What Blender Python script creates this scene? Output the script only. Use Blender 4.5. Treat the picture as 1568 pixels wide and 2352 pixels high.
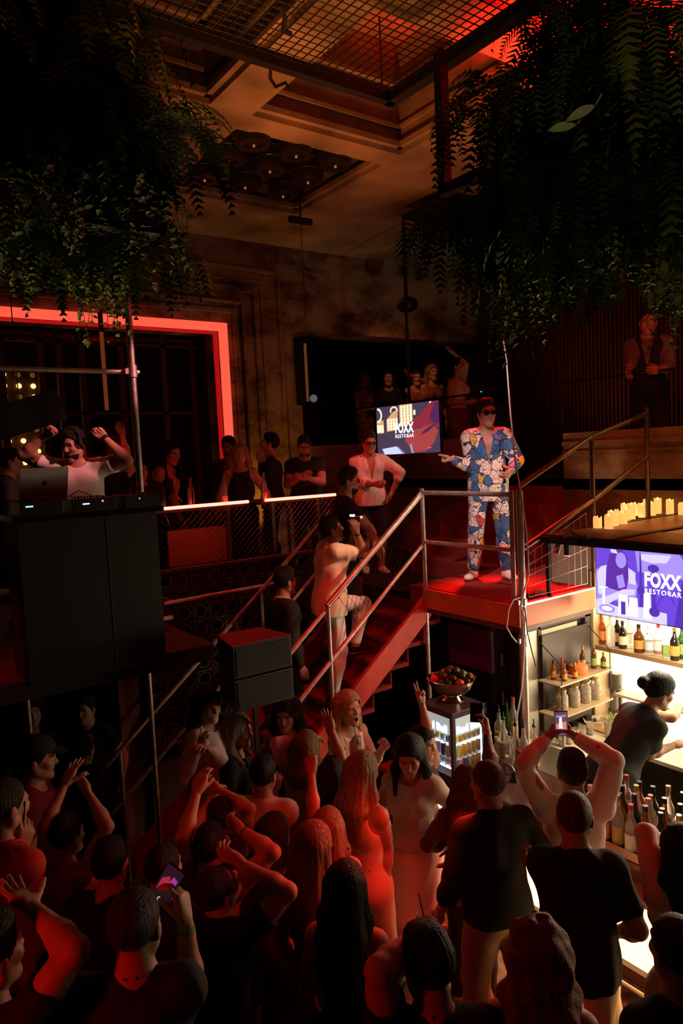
import bpy, bmesh, math, random
import numpy as np
from mathutils import Vector, Matrix
for _o in list(bpy.data.objects): bpy.data.objects.remove(_o)
sc = bpy.context.scene
COL = sc.collection
# ---------------------------------------------------------------- camera
CAM_H = 3.9
FPX = 1650.0
R = np.array([[0.8114, 0.0845, -0.5783], [-0.5825, 0.0364, -0.8120], [-0.0475, 0.9958, 0.0788]])
_u, _s, _v = np.linalg.svd(R); R = _u @ _v
cam_d = bpy.data.cameras.new('camera'); cam = bpy.data.objects.new('camera', cam_d); COL.objects.link(cam)
cam_d.sensor_fit = 'VERTICAL'; cam_d.sensor_height = 36.0; cam_d.sensor_width = 24.0
cam_d.lens = FPX / 2352.0 * 36.0; cam_d.clip_start = 0.05; cam_d.clip_end = 100
M4 = Matrix.Identity(4)
for i in range(3):
    for j in range(3): M4[i][j] = float(R[i, j])
M4[0][3], M4[1][3], M4[2][3] = 0.0, 0.0, CAM_H
cam.matrix_world = M4
sc.camera = cam
# ---------------------------------------------------------------- view and world
sc.view_settings.view_transform = 'Standard'; sc.view_settings.look = 'None'
sc.view_settings.gamma = 1.0; sc.view_settings.use_curve_mapping = False
sc.view_settings.exposure = 0.0
world = bpy.data.worlds.new('night'); sc.world = world; world.use_nodes = True
world.node_tree.nodes['Background'].inputs[0].default_value = (0.9, 0.22, 0.10, 1)
world.node_tree.nodes['Background'].inputs[1].default_value = 0.0016

def lamp(kind, name, loc, color, energy, target=None, size=0.1, angle=60, blend=0.5, size_y=None):
    d = bpy.data.lights.new(name, kind); d.color = color; d.energy = energy
    if kind == 'SPOT': d.spot_size = math.radians(angle); d.spot_blend = blend; d.shadow_soft_size = size
    elif kind == 'POINT': d.shadow_soft_size = size
    elif kind == 'AREA':
        d.shape = 'RECTANGLE'; d.size = size; d.size_y = size_y or size; d.spread = math.radians(angle)
    o = bpy.data.objects.new(name, d); COL.objects.link(o); o.location = loc
    if target is not None:
        o.rotation_euler = (Vector(target) - Vector(loc)).to_track_quat('-Z', 'Y').to_euler()
    return o
# stage spots on the performer: pinkish white from the front, amber from the candle side, red wash on the carpet
lamp('SPOT', 'stage_spot_white', (2.9, 3.35, 6.0), (1.0, 0.70, 0.66), 430, (5.25, 4.85, 3.3), size=0.06, angle=24, blend=0.6)
lamp('SPOT', 'stage_spot_amber', (6.6, 1.8, 5.6), (1.0, 0.55, 0.18), 120, (5.35, 4.9, 3.2), size=0.06, angle=22, blend=0.6)
lamp('SPOT', 'stage_wash_red', (6.5, 5.9, 6.2), (1.0, 0.014, 0.008), 2600, (4.95, 4.40, 2.55), size=0.12, angle=24, blend=0.9)
lamp('SPOT', 'fascia_red', (2.4, 3.0, 4.6), (1.0, 0.03, 0.015), 110, (4.6, 4.5, 2.5), size=0.1, angle=22, blend=0.9)
lamp('SPOT', 'stair_wash_red', (2.9, 3.25, 4.9), (1.0, 0.02, 0.012), 170, (3.8, 5.2, 2.0), size=0.12, angle=36, blend=0.8)
lamp('SPOT', 'stair_spot_amber', (5.9, 2.6, 5.6), (1.0, 0.56, 0.34), 560, (3.8, 5.6, 2.6), size=0.08, angle=14, blend=0.8)
lamp('SPOT', 'landing_spot', (6.6, 4.4, 6.2), (1.0, 0.50, 0.36), 160, (5.4, 7.0, 3.5), size=0.08, angle=22, blend=0.7)
lamp('SPOT', 'landing_red', (3.4, 6.2, 5.6), (1.0, 0.02, 0.02), 140, (5.3, 7.0, 3.5), size=0.08, angle=26, blend=0.7)
# ceiling washes
lamp('SPOT', 'ceiling_red', (4.35, 3.0, 5.9), (1.0, 0.008, 0.005), 800, (4.5, 3.1, 6.9), size=0.1, angle=105, blend=0.6)
lamp('SPOT', 'ceiling_red_far', (5.3, 1.9, 5.8), (1.0, 0.006, 0.004), 650, (5.2, 1.9, 6.9), size=0.1, angle=110, blend=0.6)
lamp('SPOT', 'ceiling_amber', (2.7, 4.6, 3.6), (1.0, 0.26, 0.055), 300, (3.9, 4.8, 7.0), size=0.2, angle=75, blend=0.9)
lamp('SPOT', 'ceiling_amber_near', (2.0, 3.0, 4.8), (1.0, 0.34, 0.07), 150, (2.2, 3.4, 7.6), size=0.2, angle=80, blend=0.9)
lamp('SPOT', 'wall_amber', (4.62, 8.0, 2.6), (1.0, 0.42, 0.04), 50, (4.65, 8.5, 4.6), size=0.05, angle=80, blend=0.9)
lamp('SPOT', 'far_wall_fill', (7.4, 6.4, 4.4), (1.0, 0.22, 0.07), 16, (9.0, 5.6, 5.6), size=0.3, angle=120, blend=0.9)  # added fill without a fixture, lifts the dim slat wall
lamp('SPOT', 'parapet_amber', (6.0, 2.4, 5.6), (1.0, 0.40, 0.08), 50, (7.0, 3.4, 3.6), size=0.1, angle=60, blend=0.9)
# crowd
lamp('SPOT', 'crowd_red_left', (-1.4, 2.0, 2.9), (1.0, 0.012, 0.005), 62, (0.7, 2.6, 2.0), size=0.15, angle=50, blend=0.8)
lamp('SPOT', 'crowd_orange', (4.8, 4.0, 4.4), (1.0, 0.16, 0.045), 16, (1.6, 3.9, 1.9), size=0.12, angle=34, blend=0.9)
lamp('SPOT', 'crowd_red_back', (2.2, 7.0, 4.9), (1.0, 0.02, 0.015), 35, (2.0, 4.6, 1.5), size=0.15, angle=55, blend=0.9)
lamp('AREA', 'ledge_strip', (3.84, 3.0, 1.01), (1.0, 0.03, 0.015), 30, (3.2, 3.0, 0.3), size=0.05, size_y=4.2, angle=140)
lamp('SPOT', 'guest_white', (4.4, 2.6, 6.0), (1.0, 0.62, 0.48), 60, (3.2, 4.6, 1.7), size=0.06, angle=11, blend=0.8)
lamp('SPOT', 'booth_pink', (3.4, 3.4, 6.0), (1.0, 0.28, 0.26), 620, (1.68, 6.0, 4.14), size=0.06, angle=12, blend=0.7)
lamp('SPOT', 'doorway_fill_red', (0.2, 4.6, 3.6), (1.0, 0.008, 0.008), 70, (1.7, 6.4, 1.6), size=0.1, angle=34, blend=0.9)  # added red fill, no fixture, so the face at the doorway shows
# bar
lamp('POINT', 'bar_lamp', (5.6, 3.2, 2.3), (1.0, 0.78, 0.5), 75, size=0.15)
lamp('POINT', 'candle_glow', (6.0, 3.35, 3.5), (1.0, 0.42, 0.10), 4, size=0.2)
lamp('SPOT', 'candle_wash', (6.3, 2.6, 6.4), (1.0, 0.45, 0.12), 330, (6.2, 3.1, 3.2), size=0.15, angle=44, blend=0.9)
lamp('SPOT', 'plants_right_fill', (4.9, 2.9, 3.6), (1.0, 0.85, 0.50), 170, (3.3, 2.1, 4.9), size=0.1, angle=55, blend=0.9)  # fill added from below to brighten the right foliage, no real fixture
lamp('SPOT', 'plants_left_fill', (2.6, 5.0, 3.6), (1.0, 0.80, 0.40), 120, (1.1, 4.3, 5.2), size=0.1, angle=60, blend=0.9)  # added fill without a fixture, brightens the left foliage
lamp('SPOT', 'mezzanine_fill', (6.2, 7.6, 6.3), (1.0, 0.30, 0.12), 40, (7.6, 8.4, 4.8), size=0.1, angle=60, blend=0.9)  # added unseen fill that makes the upper-level guests visible
lamp('SPOT', 'waiter_glow', (5.4, 2.6, 4.9), (1.0, 0.13, 0.07), 40, (7.4, 4.4, 4.9), size=0.1, angle=22, blend=0.9)
lamp('SPOT', 'planter_fill', (1.0, -0.8, 5.4), (1.0, 0.82, 0.42), 26, (3.0, 1.7, 5.1), size=0.08, angle=40, blend=0.9)  # unseen light added to brighten the pale leaves and foliage front


# ---------------------------------------------------------------- measuring helpers
def ray(px, py): return R @ np.array([(px - 784.0) / FPX, -(py - 1176.0) / FPX, -1.0])
def at(px, py, x=None, y=None, z=None):
    r = ray(px, py)
    if x is not None: t = x / r[0]
    elif y is not None: t = y / r[1]
    else: t = (z - CAM_H) / r[2]
    return r * t + np.array([0, 0, CAM_H])
def atd(px, py, d): return ray(px, py) * d + np.array([0, 0, CAM_H])
def depth(P): return float(-(R.T @ (np.asarray(P, float) - np.array([0, 0, CAM_H])))[2])
FLOOR = 0.2
# ---------------------------------------------------------------- materials
MATS = {}
def mat(name, color=(0.5, 0.5, 0.5), rough=0.6, metal=0.0, emit=None, estr=0.0, var=0.0, vscale=8.0, bump=0.0, bscale=40.0,
        trans=0.0, alpha=1.0, ior=1.45, spec=0.5, stretch=None, sheen=0.0, sss=0.0, coat=0.0):
    if name in MATS: return MATS[name]
    m = bpy.data.materials.new(name); m.use_nodes = True; nt = m.node_tree; b = nt.nodes['Principled BSDF']
    c = (color[0], color[1], color[2], 1)
    b.inputs['Base Color'].default_value = c; b.inputs['Roughness'].default_value = rough; b.inputs['Metallic'].default_value = metal
    b.inputs['IOR'].default_value = ior; b.inputs['Specular IOR Level'].default_value = spec
    if trans: b.inputs['Transmission Weight'].default_value = trans
    if coat: b.inputs['Coat Weight'].default_value = coat
    if alpha < 1: b.inputs['Alpha'].default_value = alpha
    if sheen: b.inputs['Sheen Weight'].default_value = sheen
    if sss:
        b.inputs['Subsurface Weight'].default_value = sss; b.inputs['Subsurface Radius'].default_value = (0.02, 0.008, 0.004)
    if emit is not None:
        b.inputs['Emission Color'].default_value = (emit[0], emit[1], emit[2], 1); b.inputs['Emission Strength'].default_value = estr
    if var or bump:
        tc = nt.nodes.new('ShaderNodeTexCoord'); mp = nt.nodes.new('ShaderNodeMapping')
        nt.links.new(tc.outputs['Object'], mp.inputs[0])
        if stretch: mp.inputs['Scale'].default_value = stretch
    if var:
        n = nt.nodes.new('ShaderNodeTexNoise'); n.inputs['Scale'].default_value = vscale; n.inputs['Detail'].default_value = 6
        nt.links.new(mp.outputs[0], n.inputs['Vector'])
        rp = nt.nodes.new('ShaderNodeMapRange'); rp.inputs[1].default_value = 0.3; rp.inputs[2].default_value = 0.7
        rp.inputs[3].default_value = 1 - var; rp.inputs[4].default_value = 1 + var
        nt.links.new(n.outputs[0], rp.inputs[0])
        mx = nt.nodes.new('ShaderNodeVectorMath'); mx.operation = 'SCALE'; mx.inputs[0].default_value = c[:3]
        nt.links.new(rp.outputs[0], mx.inputs['Scale']); nt.links.new(mx.outputs[0], b.inputs['Base Color'])
    if bump:
        n2 = nt.nodes.new('ShaderNodeTexNoise'); n2.inputs['Scale'].default_value = bscale; n2.inputs['Detail'].default_value = 8
        nt.links.new(mp.outputs[0], n2.inputs['Vector'])
        bp = nt.nodes.new('ShaderNodeBump'); bp.inputs['Strength'].default_value = bump; bp.inputs['Distance'].default_value = 0.02
        nt.links.new(n2.outputs[0], bp.inputs['Height']); nt.links.new(bp.outputs[0], b.inputs['Normal'])
    MATS[name] = m
    return m
# ---------------------------------------------------------------- objects
def link_mesh(name, verts, faces, mats, parent=None, smooth=False, midx=None):
    me = bpy.data.meshes.new(name)
    verts = np.asarray(verts, dtype=np.float64)
    me.from_pydata([tuple(v) for v in verts] if not isinstance(verts, np.ndarray) else verts.tolist(), [], faces if isinstance(faces, list) else faces.tolist())
    if not isinstance(mats, (list, tuple)): mats = [mats]
    for m in mats: me.materials.append(m)
    if midx is not None: me.polygons.foreach_set('material_index', np.asarray(midx, dtype=np.int32))
    if smooth: me.polygons.foreach_set('use_smooth', np.ones(len(me.polygons), dtype=bool))
    me.update()
    o = bpy.data.objects.new(name, me); COL.objects.link(o)
    if parent is not None: o.parent = parent; o.matrix_parent_inverse = Matrix.Identity(4)
    return o
def tag(o, label=None, cat=None, group=None, kind=None):
    if label: o['label'] = label
    if cat: o['category'] = cat
    if group: o['group'] = group
    if kind: o['kind'] = kind
    return o
def empty(name, loc=(0, 0, 0), rz=0.0):
    o = bpy.data.objects.new(name, None); COL.objects.link(o); o.location = tuple(float(v) for v in loc); o.rotation_euler = (0, 0, rz)
    o.empty_display_size = 0.05
    return o
def relabel(o, label, cat=None, group=None):
    o['label'] = label
    if cat: o['category'] = cat
    if group: o['group'] = group
def copy_tree(o, loc=None, rz=None, label=None, scale=None, parent=None):
    c = o.copy(); COL.objects.link(c)
    if parent is not None: c.parent = parent
    if loc is not None: c.location = tuple(float(v) for v in loc)
    if rz is not None: c.rotation_euler = (0, 0, rz)
    if scale is not None: c.scale = scale
    if label: c['label'] = label
    for ch in list(o.children): copy_tree(ch, parent=c)
    return c
class MB:
    """collects shapes for ONE mesh"""
    def __init__(s): s.v = []; s.f = []; s.mi = []; s.m = 0
    def add(s, vs, fs, mi=None):
        n = len(s.v); s.v += [tuple(float(a) for a in v) for v in vs]; s.f += [tuple(int(i) + n for i in f) for f in fs]
        s.mi += [s.m if mi is None else mi] * len(fs); return s
    def box(s, x0, x1, y0, y1, z0, z1, mi=None):
        if x0 > x1: x0, x1 = x1, x0
        if y0 > y1: y0, y1 = y1, y0
        if z0 > z1: z0, z1 = z1, z0
        v = [(x0, y0, z0), (x1, y0, z0), (x1, y1, z0), (x0, y1, z0), (x0, y0, z1), (x1, y0, z1), (x1, y1, z1), (x0, y1, z1)]
        return s.add(v, [(0, 3, 2, 1), (4, 5, 6, 7), (0, 1, 5, 4), (1, 2, 6, 5), (2, 3, 7, 6), (3, 0, 4, 7)], mi)
    def obox(s, c, ax, ay, az, hx, hy, hz, mi=None):
        c, ax, ay, az = [np.asarray(q, float) for q in (c, ax, ay, az)]
        v = [c + sx * hx * ax + sy * hy * ay + sz * hz * az for sz in (-1, 1) for (sx, sy) in ((-1, -1), (1, -1), (1, 1), (-1, 1))]
        return s.add(v, [(0, 3, 2, 1), (4, 5, 6, 7), (0, 1, 5, 4), (1, 2, 6, 5), (2, 3, 7, 6), (3, 0, 4, 7)], mi)
    def tube(s, pts, r, n=10, cap=True, mi=None):
        pts = [np.asarray(p, float) for p in pts]
        rs = r if isinstance(r, (list, tuple)) else [r] * len(pts)
        vs = []; fs = []; prev = None
        for i, p in enumerate(pts):
            t = (pts[min(i + 1, len(pts) - 1)] - pts[max(i - 1, 0)]); t = t / (np.linalg.norm(t) + 1e-12)
            if prev is None:
                a = np.cross(t, [0, 0, 1.0])
                if np.linalg.norm(a) < 1e-3: a = np.cross(t, [1.0, 0, 0])
            else: a = prev - t * (prev @ t)
            a /= np.linalg.norm(a); b = np.cross(t, a); prev = a
            for k in range(n):
                w = 2 * math.pi * k / n; vs.append(p + rs[i] * (math.cos(w) * a + math.sin(w) * b))
        for i in range(len(pts) - 1):
            for k in range(n):
                k2 = (k + 1) % n; fs.append((i * n + k, i * n + k2, (i + 1) * n + k2, (i + 1) * n + k))
        if cap: fs.append(tuple(range(n - 1, -1, -1))); fs.append(tuple((len(pts) - 1) * n + k for k in range(n)))
        return s.add(vs, fs, mi)
    def lathe(s, prof, c=(0, 0, 0), n=20, mi=None, mis=None):
        """prof: (radius, z) pairs"""
        vs = []; fs = []; mm = []
        for (r, z) in prof:
            for k in range(n):
                w = 2 * math.pi * k / n; vs.append((c[0] + max(r, 1e-5) * math.cos(w), c[1] + max(r, 1e-5) * math.sin(w), c[2] + z))
        for i in range(len(prof) - 1):
            for k in range(n):
                k2 = (k + 1) % n; fs.append((i * n + k, i * n + k2, (i + 1) * n + k2, (i + 1) * n + k)); mm.append(mis[i] if mis else (s.m if mi is None else mi))
        nn = len(s.v); s.v += vs; s.f += [tuple(i + nn for i in f) for f in fs]; s.mi += mm
        return s
    def quad(s, a, b, c, d, mi=None): return s.add([a, b, c, d], [(0, 1, 2, 3)], mi)
    def sphere(s, c, r, nu=14, nv=9, mi=None, sc3=(1, 1, 1)):
        prof = [(math.sin(math.pi * j / nv), -math.cos(math.pi * j / nv)) for j in range(nv + 1)]
        vs = []; fs = []
        for (rr, zz) in prof:
            for k in range(nu):
                w = 2 * math.pi * k / nu; vs.append((c[0] + r * sc3[0] * max(rr, 1e-4) * math.cos(w), c[1] + r * sc3[1] * max(rr, 1e-4) * math.sin(w), c[2] + r * sc3[2] * zz))
        for i in range(nv):
            for k in range(nu):
                k2 = (k + 1) % nu; fs.append((i * nu + k, i * nu + k2, (i + 1) * nu + k2, (i + 1) * nu + k))
        return s.add(vs, fs, mi)
    def prism(s, poly, z0, z1, mi=None):
        n = len(poly); vs = [(x, y, z0) for x, y in poly] + [(x, y, z1) for x, y in poly]
        fs = [tuple(range(n - 1, -1, -1)), tuple(range(n, 2 * n))] + [(i, (i + 1) % n, n + (i + 1) % n, n + i) for i in range(n)]
        return s.add(vs, fs, mi)
    def build(s, name, mats, parent=None, smooth=False, bevel=0.0):
        o = link_mesh(name, np.array(s.v) if s.v else np.zeros((0, 3)), s.f, mats, parent, smooth, s.mi)
        if bevel:
            b = o.modifiers.new('bevel', 'BEVEL'); b.width = bevel; b.segments = 2; b.limit_method = 'ANGLE'
        if smooth: smooth_angle(o)
        return o
def smooth_angle(o, deg=42):
    me = o.data
    bm = bmesh.new(); bm.from_mesh(me); lim = math.radians(deg)
    for e in bm.edges:
        if len(e.link_faces) == 2 and e.calc_face_angle(0) > lim: e.smooth = False
    bm.to_mesh(me); bm.free()
def text_mesh(body, size, name, material, parent, M, bold=0.0, xs=1.0, extrude=0.002, spacing=1.0):
    cu = bpy.data.curves.new(name, 'FONT'); cu.body = body; cu.size = size; cu.extrude = extrude; cu.offset = bold
    cu.align_x = 'LEFT'; cu.space_character = spacing; cu.resolution_u = 3
    t = bpy.data.objects.new(name + '_c', cu); COL.objects.link(t)
    dg = bpy.context.evaluated_depsgraph_get(); me = bpy.data.meshes.new_from_object(t.evaluated_get(dg))
    bpy.data.objects.remove(t); bpy.data.curves.remove(cu)
    co = np.zeros(len(me.vertices) * 3); me.vertices.foreach_get('co', co); co = co.reshape(-1, 3); co[:, 0] *= xs
    M = np.asarray(M, float); co = co @ M[:, :3].T + M[:, 3]
    me.vertices.foreach_set('co', co.ravel()); me.materials.clear(); me.materials.append(material); me.update()
    o = bpy.data.objects.new(name, me); COL.objects.link(o)
    if parent is not None: o.parent = parent
    return o

# ---------------------------------------------------------------- smooth solid modelling for bodies and clothes
f32 = np.float32
def nrm(v): v = np.asarray(v, float); return v / (np.linalg.norm(v) + 1e-12)
class Solid:
    """smooth union of tapered limbs and ellipsoids, meshed with surface nets"""
    def __init__(s, k=0.03): s.p = []; s.k = k; s.clips = []; s.fold = None; s.subs = []
    def cone(s, a, b, ra, rb, k=None, cl=None, flat=None):
        # flat = (axis, factor): squash the section along the axis
        s.p.append(('c', np.asarray(a, float), np.asarray(b, float), ra, rb, s.k if k is None else k, cl, flat)); return s
    def ell(s, c, rad, axes=None, k=None, cl=None):
        s.p.append(('e', np.asarray(c, float), np.asarray(rad, float), np.eye(3) if axes is None else np.asarray(axes, float), None, s.k if k is None else k, cl, None)); return s
    def sub(s, c, rad, axes=None, k=0.008):
        s.subs.append(('e', np.asarray(c, float), np.asarray(rad, float), np.eye(3) if axes is None else np.asarray(axes, float), None, k, None, None)); return s
    def clip(s, n, p0): s.clips.append((nrm(n), np.asarray(p0, float))); return s
    @staticmethod
    def bound(q):
        if q[0] == 'c': return (q[1] + q[2]) / 2, np.linalg.norm(q[1] - q[2]) / 2 + max(q[3], q[4]) * 1.05
        return q[1], float(max(q[2]))
    @staticmethod
    def dist(q, P):
        if q[0] == 'c':
            a, b, ra, rb = q[1], q[2], q[3], q[4]
            ab = (b - a).astype(f32); pa = P - a.astype(f32)
            t = np.clip(pa @ ab / f32(ab @ ab + 1e-12), 0, 1)
            v = pa - t[:, None] * ab
            if q[7] is not None:
                ax = np.asarray(q[7][0], dtype=f32); fc = f32(q[7][1]); c = v @ ax; v = v + ((1 / fc - 1) * c)[:, None] * ax
                d = np.sqrt((v * v).sum(1)) - (ra + t * f32(rb - ra))
                g = 1.0 if fc > 1 else fc ** 0.35
                d = d * f32(g)
            else: d = np.sqrt((v * v).sum(1)) - (ra + t * f32(rb - ra))
        else:
            L = (P - q[1].astype(f32)) @ q[3].T.astype(f32); rr = q[2].astype(f32)
            k0 = np.sqrt(((L / rr) ** 2).sum(1)); k1 = np.sqrt(((L / (rr * rr)) ** 2).sum(1)) + 1e-6
            d = k0 * (k0 - 1) / k1
        if q[6] is not None: d = np.maximum(d, (P - q[6][1].astype(f32)) @ q[6][0].astype(f32))
        return d.astype(f32)
    def mesh(s, cell):
        B = 6; bs = B * cell
        keys = set()
        for q in s.p:
            c, r = s.bound(q); m = r + cell * 1.5
            if q[0] == 'c':
                n = max(1, int(np.linalg.norm(q[2] - q[1]) / bs) + 1)
                pts = [q[1] + (q[2] - q[1]) * i / n for i in range(n + 1)]; m = max(q[3], q[4]) * (max(1.0, q[7][1]) if q[7] is not None else 1.0) + bs * 0.7 + s.k * 0.3
            else: pts = [q[1]]; m = r + cell * 4
            for p in pts:
                lo = np.floor((p - m) / bs).astype(int); hi = np.floor((p + m) / bs).astype(int)
                for i in range(lo[0], hi[0] + 1):
                    for j in range(lo[1], hi[1] + 1):
                        for k in range(lo[2], hi[2] + 1): keys.add((i, j, k))
        if not keys: return np.zeros((0, 3)), np.zeros((0, 4), int)
        K = np.array(sorted(keys)); cen = (K + 0.5) * bs; hd = bs * 0.5 * 1.7321
        ax = np.arange(B + 1); g = np.stack(np.meshgrid(ax, ax, ax, indexing='ij'), -1).reshape(-1, 3)
        # coarse rejection
        def evalat(P, idxblock, ncorner, cens, half):
            D = np.full(P.shape[0], 10.0, f32); D3 = D.reshape(-1, ncorner); P3 = P.reshape(-1, ncorner, 3)
            for q in s.p:
                c, r = s.bound(q)
                if q[0] == 'c':
                    ab = q[2] - q[1]; t = np.clip((cens - q[1]) @ ab / (ab @ ab + 1e-12), 0, 1); dd = np.linalg.norm(cens - q[1] - t[:, None] * ab, axis=1); r = max(q[3], q[4]) * (1.0 if q[7] is None else max(1, q[7][1]))
                else: dd = np.linalg.norm(cens - c, axis=1)
                sel = np.nonzero(dd < r + half + max(q[5], 0.03))[0]
                if len(sel) == 0: continue
                d = s.dist(q, P3[sel].reshape(-1, 3)).reshape(-1, ncorner); e = D3[sel]; k = f32(max(q[5], 1e-4))
                h = np.maximum(k - np.abs(e - d), 0) / k
                D3[sel] = np.minimum(e, d) - h * h * k * f32(0.25)
            D = D3.ravel()
            if s.fold is not None: D = D + s.fold(P).astype(f32)
            for q in s.subs:
                d = -s.dist(q, P); k = f32(q[5]); h = np.maximum(k - np.abs(D - d), 0) / k
                D = np.maximum(D, d) + h * h * k * f32(0.25)
            for (n, p0) in s.clips:
                if callable(p0): continue
                D = np.maximum(D, (P - p0.astype(f32)) @ n.astype(f32))
            if getattr(s, 'extra', None) is not None: D = s.extra(P, D)
            return D
        Dc = evalat(cen.astype(f32), None, 1, cen, hd)
        keep = np.abs(Dc) < hd * 1.9 + 0.012
        K = K[keep]; cen = cen[keep]
        P = (K[:, None, :] * B + g[None]) * cell
        D = evalat(P.reshape(-1, 3).astype(f32), None, len(g), cen, hd).reshape(-1, B + 1, B + 1, B + 1)
        nb = len(K)
        ins = D < 0
        corners = [(a, b, c) for a in (0, 1) for b in (0, 1) for c in (0, 1)]
        sub = lambda A, a, b, c: A[:, a:a + B, b:b + B, c:c + B]
        cnt = sum(sub(ins, *c).astype(np.int8) for c in corners)
        act = (cnt > 0) & (cnt < 8)
        bi, ci, cj, ck = np.nonzero(act)
        if len(bi) == 0: return np.zeros((0, 3)), np.zeros((0, 4), int)
        vals = np.stack([D[bi, ci + a, cj + b, ck + c] for (a, b, c) in corners], 1)
        acc = np.zeros((len(bi), 3)); num = np.zeros(len(bi))
        cp = np.array(corners, float)
        for i in range(8):
            for j in range(i + 1, 8):
                if np.abs(cp[i] - cp[j]).sum() != 1: continue
                a = vals[:, i]; b = vals[:, j]; cr = (a < 0) != (b < 0)
                t = np.where(cr, a / (a - b + 1e-20), 0)
                acc += np.where(cr[:, None], cp[i] + t[:, None] * (cp[j] - cp[i]), 0); num += cr
        off = acc / num[:, None]
        cellid = K[bi] * B + np.stack([ci, cj, ck], 1)
        V = (cellid + off) * cell
        mn = cellid.min(0) - 2; S = cellid.max(0) - mn + 4
        def key(c): c = c - mn; return (c[:, 0] * S[1] + c[:, 1]) * S[2] + c[:, 2]
        kk = key(cellid); order = np.argsort(kk); ks = kk[order]
        quads = []
        for axis in range(3):
            o1 = [0, 0, 0]; o1[axis] = 1
            A0 = D[:, :B, :B, :B]; A1 = D[:, o1[0]:o1[0] + B, o1[1]:o1[1] + B, o1[2]:o1[2] + B]
            cr = (A0 < 0) != (A1 < 0)
            b_, i_, j_, k_ = np.nonzero(cr)
            if len(b_) == 0: continue
            c0 = K[b_] * B + np.stack([i_, j_, k_], 1); flip = A0[b_, i_, j_, k_] < 0
            u = (axis + 1) % 3; w = (axis + 2) % 3
            eu = np.zeros(3, int); eu[u] = 1; ew = np.zeros(3, int); ew[w] = 1
            ids = []; ok = np.ones(len(c0), bool)
            for cc in (c0, c0 - eu, c0 - eu - ew, c0 - ew):
                q = key(cc); pos = np.clip(np.searchsorted(ks, q), 0, len(ks) - 1); ok &= ks[pos] == q; ids.append(order[pos])
            Q = np.stack(ids, 1)[ok]; fl = flip[ok]
            Q[~fl] = Q[~fl][:, ::-1]
            quads.append(Q)
        return V, np.concatenate(quads)
def rod(axis, ang):
    axis = nrm(axis); K = np.array([[0, -axis[2], axis[1]], [axis[2], 0, -axis[0]], [-axis[1], axis[0], 0]])
    return np.eye(3) + math.sin(ang) * K + (1 - math.cos(ang)) * K @ K
def ik(a, t, l1, l2, hint):
    a = np.asarray(a, float); t = np.asarray(t, float); v = t - a; d = np.linalg.norm(v); dm = (l1 + l2) * 0.995
    if d > dm: t = a + v / d * dm; d = dm
    if d < abs(l1 - l2) + 0.03: d = abs(l1 - l2) + 0.03; t = a + nrm(v) * d
    u = nrm(t - a); h = np.asarray(hint, float); h = h - u * (h @ u)
    if np.linalg.norm(h) < 1e-4: h = np.cross(u, [0, 0, 1.0])
    h = nrm(h); x = (l1 * l1 - l2 * l2 + d * d) / (2 * d); y = math.sqrt(max(l1 * l1 - x * x, 0))
    return a + u * x + h * y, t

# ---------------------------------------------------------------- people
SK = {'light': (0.46, 0.25, 0.17), 'mid': (0.40, 0.21, 0.14), 'tan': (0.42, 0.22, 0.14)}
def skin(t): return mat('skin_' + t, SK[t], rough=0.5, bump=0.08, bscale=60, spec=0.35)
HAIRC = {'black': (0.012, 0.010, 0.009), 'dark': (0.03, 0.018, 0.012), 'brown': (0.09, 0.045, 0.02), 'auburn': (0.22, 0.07, 0.025),
         'blond': (0.36, 0.22, 0.09), 'ashblond': (0.22, 0.14, 0.07), 'grey': (0.14, 0.11, 0.09), 'shaved': (0.035, 0.022, 0.018)}
def hairm(c): return mat('hair_' + c, HAIRC[c], rough=0.55, var=0.45, vscale=90, bump=0.9, bscale=110, stretch=(1, 1, 0.06), spec=0.22)
def cloth(name, c, rough=0.85, bump=0.15, **k): return mat('cloth_' + name, c, rough=rough, bump=bump, bscale=220, var=0.08, vscale=6, **k)
PEOPLE = {}
HANDPOSE = {  # per finger (index..little): three bend angles; spread; thumb (lift, curl)
    'open': ([(4, 6, 4)] * 4, 9, (0.9, 5)), 'relax': ([(18, 28, 16), (22, 32, 18), (26, 36, 20), (30, 40, 22)], 3, (0.6, 18)),
    'fist': ([(72, 92, 55), (76, 95, 55), (78, 95, 55), (80, 95, 55)], 0, (0.25, 55)), 'grip': ([(38, 52, 30), (42, 54, 32), (46, 56, 32), (50, 56, 32)], 1, (0.35, 30)),
    'point': ([(4, 6, 4), (74, 92, 50), (78, 94, 50), (80, 94, 50)], 0, (0.3, 45)), 'peace': ([(2, 5, 3), (3, 5, 3), (75, 92, 50), (80, 92, 50)], 8, (0.25, 50)),
    'cup': ([(25, 30, 18), (26, 34, 20), (30, 36, 20), (34, 38, 22)], 4, (0.8, 15)), 'pinch': ([(45, 55, 25), (30, 35, 20), (22, 28, 16), (16, 22, 14)], 6, (0.35, 25)),
    'phone': ([(30, 40, 22), (34, 44, 24), (38, 48, 26), (42, 50, 28)], 1, (0.55, 12))}
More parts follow.
